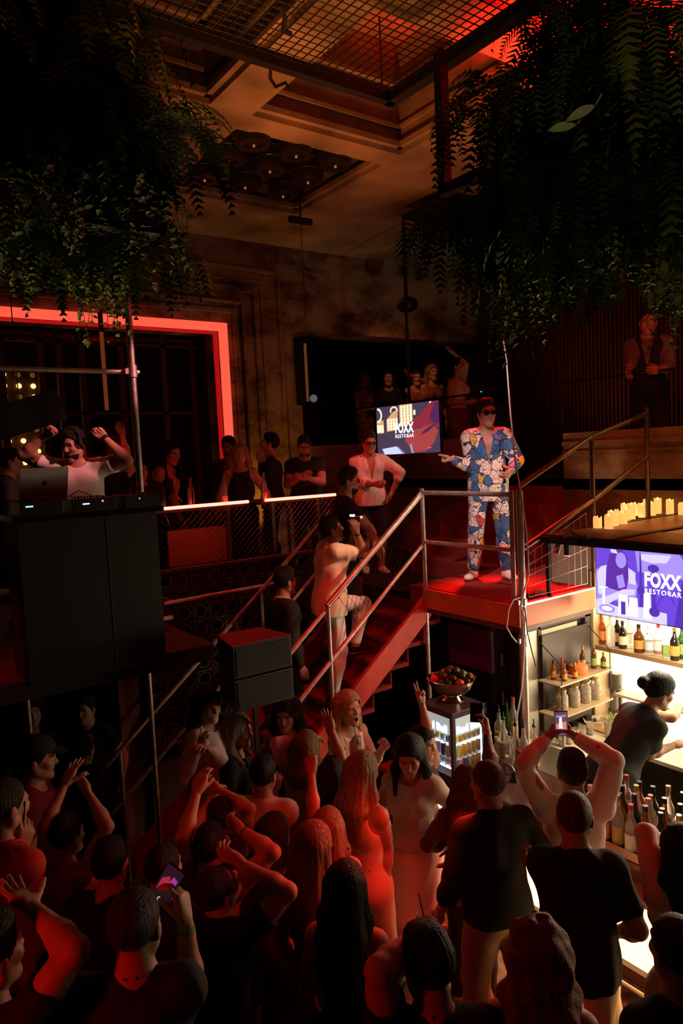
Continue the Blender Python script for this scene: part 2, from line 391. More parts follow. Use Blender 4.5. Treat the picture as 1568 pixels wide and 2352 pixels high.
def hand_solid(W, D, N, right, hs, pose):
    D = nrm(D); N = nrm(N - D * (np.asarray(N) @ D)); T = np.cross(D, N) if right else np.cross(N, D)
    S = Solid(0.007); curls, spread, th = HANDPOSE[pose]
    S.cone(W - D * 0.05 * hs, W + D * 0.012 * hs, 0.027 * hs, 0.024 * hs, flat=(N, 0.78))
    kx = [0.031, 0.0105, -0.0105, -0.030]; kd = [0.088, 0.091, 0.086, 0.076]
    ln = [(0.042, 0.025, 0.021), (0.046, 0.029, 0.022), (0.042, 0.027, 0.021), (0.033, 0.020, 0.018)]
    for i in range(4):
        K = W + (D * kd[i] + T * kx[i] - N * 0.002) * hs
        S.cone(W + (D * 0.008 + T * kx[i] * 0.55) * hs, K, 0.0165 * hs, 0.0125 * hs, k=0.02)
        S.cone(W + (D * 0.03 + T * kx[i] * 0.8 + N * 0.006) * hs, K + N * 0.003 * hs - D * 0.012 * hs, 0.013 * hs, 0.0115 * hs, k=0.02)
        a = 0.0; p = K; sp = math.radians((1.5 - i) * spread); r0 = (0.0102, 0.0105, 0.0100, 0.0088)[i] * hs
        for j in range(3):
            a += math.radians(curls[i][j]); base = D * math.cos(sp) + T * math.sin(sp)
            d = base * math.cos(a) + N * math.sin(a); q = p + d * ln[i][j] * hs
            S.cone(p, q, r0 * (1 - 0.08 * j), r0 * (0.92 - 0.09 * j), k=0.005); p = q
    b = W + (D * 0.018 + T * 0.02 + N * 0.006) * hs; lift, cu = th; a = 0.0
    t0 = nrm(D * 0.75 + T * lift + N * 0.35)
    for j, (l, r) in enumerate(((0.046, 0.0155), (0.033, 0.0118), (0.027, 0.0102))):
        if j: a += math.radians(cu)
        d = nrm(t0 * math.cos(a) + (D * 0.6 - T * 0.75 + N * 0.45) * math.sin(a)); q = b + d * l * hs
        S.cone(b, q, r * hs, r * 0.82 * hs, k=0.012 if j == 0 else 0.005); b = q
    return S, T
def fold_fn(amp, seed, fr=22.0):
    rs = np.random.RandomState(seed); ks = rs.normal(size=(5, 3)) * np.array([1, 1, 0.45]) * fr; ph = rs.rand(5) * 6.28
    def fn(P):
        w = P + 0.03 * np.sin(P[:, [1, 2, 0]] * 9 + ph[0])
        o = sum(np.sin(w @ ks[i].astype(f32) + f32(ph[i])) for i in range(5)) / 2.6
        return (np.abs(o) - 0.45) * amp
    return fn
def person_crown(kw, h):
    s = h / 1.75; hd = s * (1.0 if kw['g'] == 'f' else 1.03); ca = math.cos(math.radians(kw['lean'])) * math.cos(math.radians(kw['side'])); ch = math.cos(math.radians(kw['head'][1])) * math.cos(math.radians(kw['head'][2]))
    return (0.95 - kw['drop']) * s + 0.515 * s * ca + 0.095 * s * (0.7 * ca + 0.3) + 0.203 * hd * ch
def person(key, label, top=None, pos=None, floor=FLOOR, h=1.75, yaw=0, g='m', lean=0, side=0, drop=0.0, head=(0, 0, 0), L=None, Rt=None,
           feet=None, tone='light', hair=('short', 'dark'), beard=None, shirt=('tee', 'black'), pants=('pants', 'black'), shoes='shoe_black',
           q=1.0, group=None, mouth=0.0, build=1.0, eyes=True, parts=(), shirt_open=False, _fit=False):
    if top is not None and len(top) == 3 and not _fit:
        kw = dict(locals()); kw.pop('_fit')
        w = atd(*top); cz = person_crown(kw, h); kw['h'] = float(np.clip(h * (w[2] - floor) / cz, 1.45, 2.0))
        return person(_fit=True, **kw)
    s = h / 1.75; fe = g == 'f'; th = math.radians(54.5 - yaw)
    F = np.array([math.cos(th), math.sin(th), 0.0]); Lf = np.array([-math.sin(th), math.cos(th), 0.0]); U = np.array([0, 0, 1.0])
    Rm = rod(Lf, math.radians(lean)) @ rod(F, math.radians(side))
    T = Rm @ U; TF = Rm @ F; TL = Rm @ Lf
    O = U * (0.95 - drop) * s
    pt = lambda f, l, u: O + (TF * f + TL * l + T * u) * s
    Nk = pt(0.0, 0, 0.515)
    ND = nrm(T * 0.7 + U * 0.3 + TF * 0.12)
    hr = rod(U, math.radians(head[0])) @ rod(Lf, math.radians(head[1])) @ rod(F, math.radians(head[2]))
    HF = hr @ F; HL = hr @ Lf; HU = hr @ U
    hd = s * (1.0 if fe else 1.03)
    Hc = Nk + ND * 0.095 * s + (HU * 0.075 + HF * 0.018) * hd
    crown = Hc + HU * 0.128 * hd
    if top is not None:
        zt = floor + crown[2]; w = at(top[0], top[1], z=zt) if len(top) == 2 else atd(top[0], top[1], top[2])
        base = np.array([w[0] - crown[0], w[1] - crown[1], floor])
    else: base = np.array([pos[0], pos[1], floor])
    root = empty('person', base); tag(root, label, 'person', group)
    dcam = depth(base + Hc)
    H = lambda f, l, u: Hc + (HF * f + HL * l + HU * u) * hd
    # ---- arms
    sw = (0.148 if fe else 0.168) * build ** 0.5
    arms = {}
    for sd, spec in ((1, L), (-1, Rt)):
        if spec is None: spec = dict(to=(0.06, sd * 0.045, -0.53), hand='relax', n=(0, -sd, 0))
        sh = pt(-0.005, sd * sw, 0.452)
        if 'px' in spec: tgt = atd(spec['px'][0], spec['px'][1], dcam + spec.get('dd', 0.0)) - base
        else: o = spec['to']; tgt = pt(-0.005, sd * sw, 0.452) + (F * o[0] + Lf * o[1] + U * o[2]) * s
        up = tgt[2] > sh[2] + 0.1
        if 'el' in spec:  # elbow seen at this pixel
            hint = atd(spec['el'][0], spec['el'][1], dcam + spec.get('ed', 0.0)) - base - (sh + tgt) / 2
        elif 'eh' in spec: e = spec['eh']; hint = F * e[0] + Lf * e[1] + U * e[2]
        else: hint = (Lf * sd * 0.8 + F * 0.4 - U * 0.3) if up else (Lf * sd * 0.5 - F * 0.8 - U * 0.2)
        if up: sh = sh + U * 0.035 * s - Lf * sd * 0.015 * s
        el, wr = ik(sh, tgt, 0.292 * s, 0.262 * s, hint)
        D = nrm(wr - el)
        if 'd' in spec: dv = spec['d']; D = nrm(D * 0.4 + nrm(F * dv[0] + Lf * dv[1] + U * dv[2]))
        n = spec.get('n', (1, 0, 0) if up else (0, -sd, 0)); N = F * n[0] + Lf * n[1] + U * n[2]
        if 'nc' in spec:  # palm direction given in view terms: right, up, towards the camera
            c = spec['nc']; N = R @ np.array(c, float)
        if abs(nrm(N) @ D) > 0.95: N = N + Lf * 0.5 + F * 0.3
        arms[sd] = dict(sh=sh, el=el, wr=wr, D=D, N=N, pose=spec.get('hand', 'relax'), fine=spec.get('fine', up or 'px' in spec))
    # ---- legs
    ft = feet or {}
    legs = {}
    for sd in (1, -1):
        o = ft.get(sd, (0.03 * sd, 0.10 * sd, 0.0, 12.0)); hip = O + (TL * 0.088 * sd - U * 0.03) * s
        if len(o) == 3: o = tuple(o) + (12.0,)
        ank = F * o[0] * s + Lf * o[1] * s + U * (0.085 * s + o[2])
        kn, ank = ik(hip, ank, 0.428 * s, 0.42 * s, F + Lf * 0.12 * sd)
        fa = rod(U, math.radians(o[3] * sd)) @ F
        legs[sd] = dict(hip=hip, kn=kn, an=ank, fd=fa)
    W = build
    # ---- shared shape builders; t = how much thicker than the skin
    def torso(S, t, fem=fe, loose=1.0):
        ax = np.stack([TF, TL, T])
        a = 0.88 if fem else 1.0
        S.ell(pt(-0.005, 0, 0.0), (np.array([0.115, 0.160 if fem else 0.152, 0.125]) * W * s + t), ax, k=0.06)
        for sd in (1, -1): S.ell(pt(-0.045, 0.072 * sd, -0.05), (np.array([0.078, 0.082, 0.09]) * W * s + t * 0.9), ax, k=0.06)
        wst = 0.118 if fem else 0.145
        S.ell(pt(0.0, 0, 0.16), (np.array([0.10 * W + 0.03 * (W - 1), wst * W, 0.15]) * s + t * loose), ax, k=0.07)
        S.ell(pt(0.0, 0, 0.335), (np.array([0.115, 0.158 * a, 0.175]) * W ** 0.7 * s + t), ax, k=0.06)
        for sd in (1, -1):
            if fem: S.ell(pt(0.085, 0.07 * sd, 0.335), (np.array([0.06, 0.06, 0.062]) * s + t), ax, k=0.03)
            else: S.ell(pt(0.062, 0.075 * sd, 0.385), (np.array([0.055, 0.085, 0.065]) * s + t), ax, k=0.04)
            S.cone(pt(-0.005, 0, 0.44), arms[sd]['sh'], 0.066 * s * a + t, 0.055 * s * a * W ** 0.5 + t, k=0.05)
            S.cone(pt(-0.012, 0, 0.515), pt(-0.01, sd * 0.11, 0.48), 0.048 * s * a + t * 0.6, 0.042 * s * a + t * 0.7, k=0.05)
            S.ell(pt(-0.06, 0.07 * sd, 0.37), (np.array([0.055, 0.07, 0.11]) * s + t), ax, k=0.04)
    def upper(S, t, sd, frac=1.0, flare=0.0):
        A = arms[sd]; a, b = A['sh'], A['el']; e = a + (b - a) * frac; r0 = (0.047 if fe else 0.056) * s * W ** 0.5; r1 = (0.036 if fe else 0.043) * s * W ** 0.5
        r1 = r0 + (r1 - r0) * frac
        cl = None
        if frac < 1: cl = (nrm(b - a), e); e = e + (b - a) * 0.1
        S.cone(a, e, r0 + t, r1 + t + flare, k=0.05, cl=cl)
        if frac >= 1: S.cone(a + (b - a) * 0.35, a + (b - a) * 0.7, r0 * 0.98 + t, r0 * 0.9 + t, k=0.03)
    def fore(S, t, sd, frac=1.0):
        A = arms[sd]; a, b = A['el'], A['wr']; m = a + (b - a) * 0.3
        r0 = (0.036 if fe else 0.042) * s; r1 = (0.039 if fe else 0.046) * s; r2 = (0.024 if fe else 0.028) * s
        S.cone(a, m, r0 + t, r1 + t, k=0.03)
        e = a + (b - a) * frac; cl = (nrm(b - a), e) if frac < 1.0 or t > 0 else None
        S.cone(m, b, r1 + t, r2 + t, k=0.03, cl=cl)
    def leg(S, t, sd, to=1.0, flare=0.0, tk=None):
        g_ = legs[sd]; hp, kn, an = g_['hip'], g_['kn'], g_['an']; w = W ** 0.6
        S.cone(hp, kn, 0.088 * s * w + t, 0.057 * s + t + flare * 0.3, k=0.05)
        if to <= 0.5: return
        fd = g_['fd']; m = kn + (an - kn) * 0.33 - fd * 0.012 * s
        S.cone(kn, m, 0.054 * s + t + flare * 0.4, 0.056 * s + t + flare * 0.6, k=0.03)
        cl = None
        if t > 0: cl = (nrm(an - kn), kn + (an - kn) * to)
        S.cone(m, an, 0.056 * s + t + flare * 0.6, 0.036 * s + (tk if tk is not None else t) + flare, k=0.04, cl=cl)
    def finish(name, Ss, m, cells, midx_fn=None, smooth=True):
        Vs = []; Qs = []; n = 0; ids = []
        for Sx, c in zip(Ss, cells):
            V, Qd = Sx.mesh(c * q)
            if len(Qd) == 0: continue
            Vs.append(V); Qs.append(Qd + n); n += len(V)
            ids.append(midx_fn(Sx, V, Qd) if midx_fn else np.zeros(len(Qd), int))
        if not Vs: return None
        return link_mesh(name, np.concatenate(Vs), np.concatenate(Qs), m, root, smooth, np.concatenate(ids))
    # ---- body
    B = Solid(0.04); torso(B, 0.0)
    for sd in (1, -1): upper(B, 0, sd); fore(B, 0, sd); leg(B, 0, sd)
    neckr = (0.049 if fe else 0.061) * s * W ** 0.4
    B.cone(Nk - ND * 0.03 * s, Nk + ND * 0.09 * s, neckr * 1.08, neckr, k=0.04)
    for sd in (1, -1):
        g_ = legs[sd]; a = g_['an']; fd = g_['fd']
        B.cone(a, a - U * 0.045 * s - fd * 0.03 * s, 0.036 * s, 0.033 * s, k=0.03); B.cone(a - U * 0.03 * s, a + fd * 0.13 * s - U * 0.06 * s, 0.036 * s, 0.022 * s, k=0.03)
    hax = np.stack([HF, HL, HU])
    Hd = Solid(0.022)
    Hd.cone(Nk - ND * 0.02 * s, Nk + ND * 0.09 * s, neckr * 1.03, neckr * 0.98, k=0.03)
    Hd.ell(H(-0.012, 0, 0.035), np.array([0.098, 0.077, 0.093]) * hd, hax, k=0.03)
    Hd.ell(H(0.028, 0, -0.035), np.array([0.068, 0.058, 0.083]) * hd, hax, k=0.04)
    jw = 0.05 if fe else 0.056
    for sd in (1, -1):
        Hd.cone(H(0.0, jw * sd, -0.055), H(0.065, 0.016 * sd, -0.098), 0.02 * hd, 0.017 * hd, k=0.03)
        Hd.ell(H(0.062, 0.04 * sd, -0.022), np.array([0.024, 0.022, 0.02]) * hd, hax, k=0.025)
        Hd.ell(H(-0.008, 0.081 * sd, -0.012), np.array([0.019, 0.009, 0.031]) * hd, rod(HU, 0.35 * sd) @ hax, k=0.006) if False else Hd.ell(H(-0.010, 0.080 * sd, -0.010), np.array([0.020, 0.010, 0.032]) * hd, hax, k=0.006)
        Hd.ell(H(0.094, 0.011 * sd, -0.030), np.array([0.012, 0.009, 0.008]) * hd, hax, k=0.008)
        Hd.sub(H(0.098, 0.031 * sd, 0.006), np.array([0.017, 0.018, 0.011]) * hd, hax, k=0.012)
    Hd.cone(H(0.088, 0, 0.008), H(0.108, 0, -0.024), 0.009 * hd, 0.0115 * hd, k=0.012)
    Hd.cone(H(0.080, -0.036, 0.024), H(0.080, 0.036, 0.024), 0.012 * hd, 0.012 * hd, k=0.02)
    Hd.ell(H(0.072, 0, -0.106 - mouth * 0.4), np.array([0.022, 0.024, 0.017]) * hd, hax, k=0.03)
    Hd.ell(H(0.087, 0, -0.055), np.array([0.010, 0.024, 0.0065]) * hd, hax, k=0.006); Hd.ell(H(0.085, 0, -0.068 - mouth), np.array([0.010, 0.019, 0.007]) * hd, hax, k=0.006)
    if mouth: Hd.sub(H(0.092, 0, -0.061 - mouth / 2), np.array([0.03, 0.013, mouth * 0.8]) * hd, hax, k=0.004)
    if eyes:
        E_ = Solid(0.001)
        for sd in (1, -1): Hd.ell(H(0.0765, 0.031 * sd, 0.004), np.array([0.0125, 0.0135, 0.0105]) * hd, hax, k=0.002)
    def hid(Sx, V, Qd):
        if Sx is not Hd: return np.zeros(len(Qd), int)
        c = (V[Qd].mean(1) - Hc) @ hax.T / hd; f_, l_, u_ = c[:, 0], np.abs(c[:, 1]), c[:, 2]
        o = np.zeros(len(Qd), int)
        o[(f_ > 0.075) & (((l_ / 0.025) ** 2 + ((u_ + 0.061 + mouth / 2) / (0.0125 + mouth / 2)) ** 2) < 1)] = 1
        if mouth: o[(f_ < 0.088) & (f_ > 0.05) & (((l_ / 0.016) ** 2 + ((u_ + 0.061 + mouth / 2) / (mouth * 0.8)) ** 2) < 1)] = 4
        o[(f_ > 0.062) & (np.abs(u_ - 0.0275 + (l_ - 0.03) ** 2 * 6) < 0.0048) & (l_ > 0.014) & (l_ < 0.049)] = 2
        e = ((l_ - 0.031) / 0.0125) ** 2 + ((u_ - 0.004) / 0.0062) ** 2
        o[(f_ > 0.06) & (e < 1)] = 3
        o[(f_ > 0.06) & (((l_ - 0.031) / 0.0058) ** 2 + ((u_ - 0.004) / 0.0062) ** 2 < 1)] = 4
        return o
    Ss = [B, Hd]; cs = [0.012, 0.0052]; hands = {}
    for sd in (1, -1):
        A = arms[sd]; hs = s * (0.9 if fe else 1.0)
        S2, Tt = hand_solid(A['wr'], A['D'], A['N'], sd < 0, hs, A['pose']); Ss.append(S2); cs.append(0.0042 if A['fine'] else 0.0062)
        N_ = nrm(A['N'] - A['D'] * (A['N'] @ A['D'])); hands[sd] = dict(p=base + A['wr'] + (A['D'] * 0.085 + N_ * 0.035) * hs, D=A['D'], N=N_, T=Tt, wr=base + A['wr'], hs=hs, arm=nrm(A['wr'] - A['el']))
    sk = skin(tone); lipm = mat('lips', (0.42, 0.10, 0.09) if fe else (0.40, 0.17, 0.13), rough=0.35)
    finish('body', Ss, [sk, lipm, hairm(hair[1] if hair[0] != 'bald' else 'dark'), mat('eye_white', (0.75, 0.7, 0.66), rough=0.2), mat('pupil', (0.02, 0.012, 0.01), rough=0.15)], cs, hid)
    # ---- hair
    st = hair[0]
    if st != 'bald':
        t = {'buzz': 0.004, 'short': 0.008, 'quiff': 0.010, 'curly': 0.03}.get(st, 0.018)
        X = Solid(0.03); hl = 0.0
        X.ell(H(-0.014, 0, 0.037), (np.array([0.098, 0.079, 0.093]) + t) * hd, hax)
        if st == 'short': X.ell(H(-0.005, 0, 0.105), np.array([0.082, 0.066, 0.038]) * hd, hax, k=0.03)
        if st == 'quiff': X.ell(H(0.045, 0, 0.115), np.array([0.05, 0.055, 0.028]) * hd, hax, k=0.03); X.ell(H(-0.02, 0, 0.115), np.array([0.07, 0.06, 0.03]) * hd, hax, k=0.03)
        ln = hair[2] if len(hair) > 2 else 0.42
        if st in ('long', 'curly'):
            wv = 1.25 if st == 'curly' else 1.0
            bk = lambda u, l, f: Hc + (HF * f + HL * l) * hd + HU * 0 - U * u * s + (TF * -0.02) * s
            for l0 in (-0.045, 0.0, 0.045):
                X.cone(H(-0.07, l0, 0.04), bk(0.17, l0 * 1.5, -0.115), 0.045 * wv, 0.048 * wv, k=0.05)
                X.cone(bk(0.17, l0 * 1.5, -0.115), bk(ln, l0 * 1.35, -0.13), 0.048 * wv, 0.018, k=0.05)
            fr = hair[3] if len(hair) > 3 else True
            for sd in (1, -1):
                X.cone(H(-0.02, 0.072 * sd, 0.03), bk(0.12, 0.098 * sd, -0.02), 0.028 * wv, 0.034 * wv, k=0.04)
                if fr: X.cone(bk(0.12, 0.098 * sd, -0.02), bk(ln * 0.95, 0.10 * sd, 0.075), 0.034 * wv, 0.016, k=0.05)
                else: X.cone(bk(0.12, 0.098 * sd, -0.02), bk(ln * 0.9, 0.09 * sd, -0.10), 0.034 * wv, 0.02, k=0.05)
        if st == 'bun': X.ell(H(-0.13, 0, 0.03), np.array([0.05, 0.052, 0.05]) * hd, hax, k=0.02)
        if st == 'pony':
            X.ell(H(-0.12, 0, 0.02), np.array([0.035, 0.035, 0.035]) * hd, hax, k=0.02)
            X.cone(H(-0.125, 0, 0.01), H(-0.15, 0, -0.12), 0.03, 0.035, k=0.02); X.cone(H(-0.15, 0, -0.12), H(-0.13, 0, -0.26), 0.035, 0.012, k=0.02)
        hcf = Hc.astype(f32); haf = hax.astype(f32); longh = st in ('long', 'curly')
        def ex(P, D):
            c = (P - hcf) @ haf.T / f32(hd); f_, l_, u_ = c[:, 0], np.abs(c[:, 1]), c[:, 2]
            if longh:
                inside = np.minimum(np.minimum((0.066 - l_ + 0.10 * np.maximum(-u_, 0)), (f_ - 0.005)), (0.080 - u_ - l_ * 0.35))
                D = np.maximum(D, np.minimum(inside, 0.03) * 0.9)
                ncut = np.minimum(np.minimum(0.075 - l_, f_ + 0.01), -0.0 - u_)
                D = np.maximum(D, np.minimum(ncut, 0.03))
            else:
                hlf = np.where(f_ > 0.015, -0.015 + (f_ - 0.015) * 1.5, np.where(f_ > -0.02, -0.015 + 0 * f_, -0.015 + (f_ + 0.02) * 0.85))
                hlf = np.minimum(hlf, 0.092 if st != 'quiff' else 0.075)
                D = np.maximum(D, (hlf - u_) * f32(0.7 * hd))
            return D
        X.extra = ex
        amp = {'curly': 0.012, 'buzz': 0.0, 'short': 0.003, 'quiff': 0.004}.get(st, 0.003)
        if amp:
            ff = 60 if st == 'curly' else 90
            def fo(P):
                c = (P - hcf) @ haf.T; an = np.arctan2(c[:, 1], -c[:, 0] + 0.02)
                if st == 'curly': return (np.sin(P[:, 0] * ff) * np.sin(P[:, 1] * ff * 1.1 + 1) + np.sin(P[:, 2] * 48 + 3 * an)) * f32(amp * 0.6)
                return (np.abs(np.sin(an * 17 + P[:, 2] * 6)) + 0.6 * np.abs(np.sin(an * 41 + 1.3)) - 0.7) * f32(amp)
            X.fold = fo
        finish('hair', [X], hairm(hair[1]), [0.0065 if not longh else 0.0085])
    if beard:
        Y = Solid(0.02); Y.ell(H(0.05, 0, -0.085), np.array([0.045, 0.053, 0.045]) * hd, hax)
        for sd in (1, -1): Y.cone(H(0.0, 0.066 * sd, -0.03), H(0.05, 0.04 * sd, -0.085), 0.012 * hd, 0.018 * hd)
        Y.cone(H(0.088, -0.022, -0.046), H(0.088, 0.022, -0.046), 0.007 * hd, 0.007 * hd, k=0.006)
        Y.sub(H(0.10, 0, -0.061), np.array([0.02, 0.022, 0.010]) * hd, hax, k=0.004)
        finish('beard', [Y], hairm(beard), [0.0055])
    # ---- clothes
    fseed = sum(ord(c) for c in key)
    ty, cm = shirt[0], shirt[1]; m = CL[cm]
    hem = shirt[2] if len(shirt) > 2 else None
    if ty not in ('none',):
        Z = Solid(0.05); tk_ = {'tee': 0.014, 'long': 0.013, 'jacket': 0.021, 'tank': 0.009, 'crop': 0.009, 'dress': 0.010, 'vest': 0.014, 'hoodie': 0.022, 'blouse': 0.016, 'big': 0.022, 'longdress': 0.010, 'pencil': 0.011}.get(ty, 0.015)
        torso(Z, tk_, loose=1.9 if ty in ('tee', 'jacket', 'hoodie', 'big', 'blouse') else 1.0)
        isd = ty in ('dress', 'longdress', 'pencil')
        if ty in ('tee', 'big'):
            for sd in (1, -1): upper(Z, tk_ * 0.8, sd, 0.72 if ty == 'big' else 0.55, 0.012)
        elif ty in ('long', 'jacket', 'hoodie', 'blouse'):
            for sd in (1, -1): upper(Z, tk_ * 0.75, sd); fore(Z, tk_ * 0.6, sd, shirt[3] if len(shirt) > 3 and not isinstance(shirt[3], str) else 0.97)
        elif ty in ('dress', 'longdress', 'pencil') and len(shirt) > 3 and shirt[3] == 'sleeve':
            for sd in (1, -1): upper(Z, 0.012, sd); fore(Z, 0.012, sd, 0.97)
        if isd:
            kn = (legs[1]['kn'] + legs[-1]['kn']) / 2; an = (legs[1]['an'] + legs[-1]['an']) / 2
            for sd in (1, -1): leg(Z, 0.012, sd, 0.5 if ty == 'dress' else 0.75)
            Z.cone(O - U * 0.05 * s, kn, 0.15 * s, 0.115 * s, k=0.06, flat=(Lf, 1.12))
            if ty != 'dress': Z.cone(kn, an, 0.115 * s, (0.12 if ty == 'pencil' else 0.19) * s, k=0.06, flat=(Lf, 1.1))
            hz = hem if hem is not None else {'dress': 0.52, 'longdress': 0.10, 'pencil': 0.24}[ty]
            Z.clip(-U, U * hz * s)
        else:
            hu = hem if hem is not None else {'tee': -0.10, 'big': -0.16, 'long': -0.08, 'jacket': -0.16, 'hoodie': -0.13, 'tank': -0.04, 'crop': 0.17, 'vest': -0.05, 'blouse': -0.08}.get(ty, -0.06)
            if ty in ('tee', 'big', 'jacket', 'hoodie', 'blouse', 'long'):
                Z.cone(pt(0, 0, 0.02), pt(0, 0, hu - 0.03), 0.135 * s * W + tk_, 0.135 * s * W + tk_ * 1.1, k=0.06, flat=(TL, 1.22))
            Z.clip(-T, pt(0, 0, hu))
        nr = {'tank': 0.12, 'crop': 0.10, 'dress': 0.11, 'longdress': 0.10, 'pencil': 0.09, 'jacket': 0.10}.get(ty, 0.078)
        if ty in ('jacket', 'vest') or shirt_open:
            for k_ in range(5): Z.sub(pt(0.12 - 0.005 * k_, 0, 0.50 - 0.055 * k_), np.array([0.07, 0.062 - 0.012 * k_, 0.055]) * s, np.stack([TF, TL, T]), k=0.01)
        Z.sub(Nk + (TF * 0.035 + T * 0.03) * s, np.array([nr * 0.92, nr, 0.075 + nr * 0.15]) * s, np.stack([TF, TL, T]), k=0.008)
        if ty in ('tank', 'crop', 'vest') or (isd and not (len(shirt) > 3 and shirt[3] == 'sleeve')):
            for sd in (1, -1):
                ro = 0.105 if ty != 'vest' else 0.085
                Z.sub(arms[sd]['sh'] + Lf * sd * 0.02 * s, np.array([ro, 0.075, 0.11]) * s, np.stack([TF, TL, T]), k=0.01)
        Z.fold = fold_fn({'tee': 0.009, 'big': 0.013, 'long': 0.011, 'jacket': 0.007, 'hoodie': 0.011, 'blouse': 0.010, 'longdress': 0.005}.get(ty, 0.003), fseed, 17.0)
        nm = {'tee': 't_shirt', 'big': 't_shirt', 'long': 'shirt', 'jacket': 'jacket', 'hoodie': 'sweatshirt', 'blouse': 'blouse', 'tank': 'tank_top', 'crop': 'top', 'vest': 'vest', 'dress': 'dress', 'longdress': 'dress', 'pencil': 'dress'}[ty]
        finish(nm, [Z], m, [0.0105])
        if ty == 'vest':  # shirt under the vest
            V2 = Solid(0.05); torso(V2, 0.008)
            for sd in (1, -1): upper(V2, 0.014, sd); fore(V2, 0.012, sd, 0.6)
            V2.clip(-T, pt(0, 0, 0.0)); V2.sub(Nk + (TF * 0.03 + T * 0.045) * s, np.array([0.062, 0.066, 0.06]) * s, np.stack([TF, TL, T]), k=0.006); V2.fold = fold_fn(0.004, fseed + 3)
            finish('shirt', [V2], CL[shirt[3]], [0.0105])
        if ty == 'jacket':
            C2 = Solid(0.01); C2.cone(pt(-0.02, 0, 0.50), pt(-0.005, 0, 0.555), 0.078 * s, 0.068 * s, flat=(TF, 0.95)); C2.sub(Nk + ND * 0.05 * s, np.array([0.058, 0.06, 0.2]) * s, np.stack([TF, TL, T]), k=0.003)
            C2.clip(T, pt(0, 0, 0.565)); finish('collar', [C2], CL[shirt[3] if len(shirt) > 3 and isinstance(shirt[3], str) else 'white'], [0.006])
    pty = pants[0]
    if pty in ('pants', 'shorts', 'wide', 'slim') and not (shirt[0] in ('dress', 'longdress', 'pencil')):
        Z = Solid(0.04); t = {'pants': 0.015, 'shorts': 0.020, 'wide': 0.026, 'slim': 0.010}[pty]
        ax = np.stack([TF, TL, T])
        Z.ell(pt(-0.005, 0, 0.0), (np.array([0.115, 0.160 if fe else 0.152, 0.125]) * W * s + 0.006), ax, k=0.06)
        for sd in (1, -1):
            Z.ell(pt(-0.045, 0.072 * sd, -0.05), (np.array([0.08, 0.083, 0.092]) * W * s + 0.005), ax, k=0.05)
            leg(Z, t, sd, 0.35 if pty == 'shorts' else 0.96, 0.02 if pty == 'wide' else 0.0, tk=t * 1.2)
        if pty == 'shorts': 
            kz = min(legs[1]['kn'][2], legs[-1]['kn'][2]); Z.clip(-U, U * (kz - 0.02)); 
        Z.clip(T, pt(0, 0, 0.10)); Z.fold = fold_fn(0.011, fseed + 7, 15.0)
        finish('trousers' if pty != 'shorts' else 'shorts', [Z], CL[pants[1]], [0.0115])
    elif pty in ('skirt', 'miniskirt', 'midi'):
        Z = Solid(0.05); kn = (legs[1]['kn'] + legs[-1]['kn']) / 2; an = (legs[1]['an'] + legs[-1]['an']) / 2
        Z.ell(pt(-0.005, 0, 0.0), (np.array([0.115, 0.168, 0.125]) * W * s + 0.012), np.stack([TF, TL, T]), k=0.06)
        for sd in (1, -1): Z.ell(pt(-0.045, 0.072 * sd, -0.05), (np.array([0.08, 0.083, 0.092]) * W * s + 0.009), np.stack([TF, TL, T]), k=0.05)
        for sd in (1, -1): leg(Z, 0.012, sd, 0.5 if pty == 'miniskirt' else 0.75)
        Z.cone(O - U * 0.05 * s, kn, 0.15 * s, 0.12 * s, k=0.06, flat=(Lf, 1.12))
        if pty != 'miniskirt': Z.cone(kn, an, 0.12 * s, 0.13 * s, k=0.06, flat=(Lf, 1.1))
        Z.clip(-U, U * {'skirt': 0.42, 'miniskirt': 0.58, 'midi': 0.2}[pty] * s); Z.clip(T, pt(0, 0, 0.13)); Z.fold = fold_fn(0.004, fseed)
        finish('skirt', [Z], CL[pants[1]], [0.0115])
    if shoes:
        for sd in (1, -1):
            g_ = legs[sd]; a = g_['an']; fd = g_['fd']; ga = np.stack([fd, np.cross(U, fd), U])
            Z = Solid(0.02); sole = a - U * 0.085 * s
            Z.ell(sole + fd * 0.105 * s + U * 0.033 * s, np.array([0.085, 0.047, 0.036]) * s, ga); Z.ell(sole - fd * 0.022 * s + U * 0.04 * s, np.array([0.06, 0.040, 0.045]) * s, ga, k=0.04)
            Z.cone(a - U * 0.02 * s, a + fd * 0.05 * s - U * 0.035 * s, 0.046 * s, 0.036 * s, k=0.03)
            Z.clip(-U, sole + U * 0.004); Z.clip(U, a + U * 0.02)
            finish('shoe', [Z], [CL[shoes], CL['sole_white' if shoes in ('shoe_white', 'sneaker_black') else 'black']], [0.0085], lambda Sx, V, Qd: (V[Qd].mean(1)[:, 2] < sole[2] + 0.022).astype(int))
    info = dict(root=root, base=base, Hc=base + Hc, HF=HF, HL=HL, HU=HU, hd=hd, hands=hands, s=s, arms=arms, pt=lambda f, l, u: base + pt(f, l, u), F=F, L=Lf, T=T, TF=TF, TL=TL, legs=legs, d=dcam, H=lambda f, l, u: base + H(f, l, u), Nk=base + Nk)
    PEOPLE[key] = info
    return info
def wristband(P, sd, m, off=0.045, name='wristband', r=0.031, w=0.018, label=None):
    h_ = P['hands'][sd]; d = h_['arm']; c = h_['wr'] - d * off - P['base']
    o = MB().tube([c - d * w / 2, c + d * w / 2], r * P['s'], n=18).build(name, m, P['root'], smooth=True)
    if label: o['label'] = label
    return o
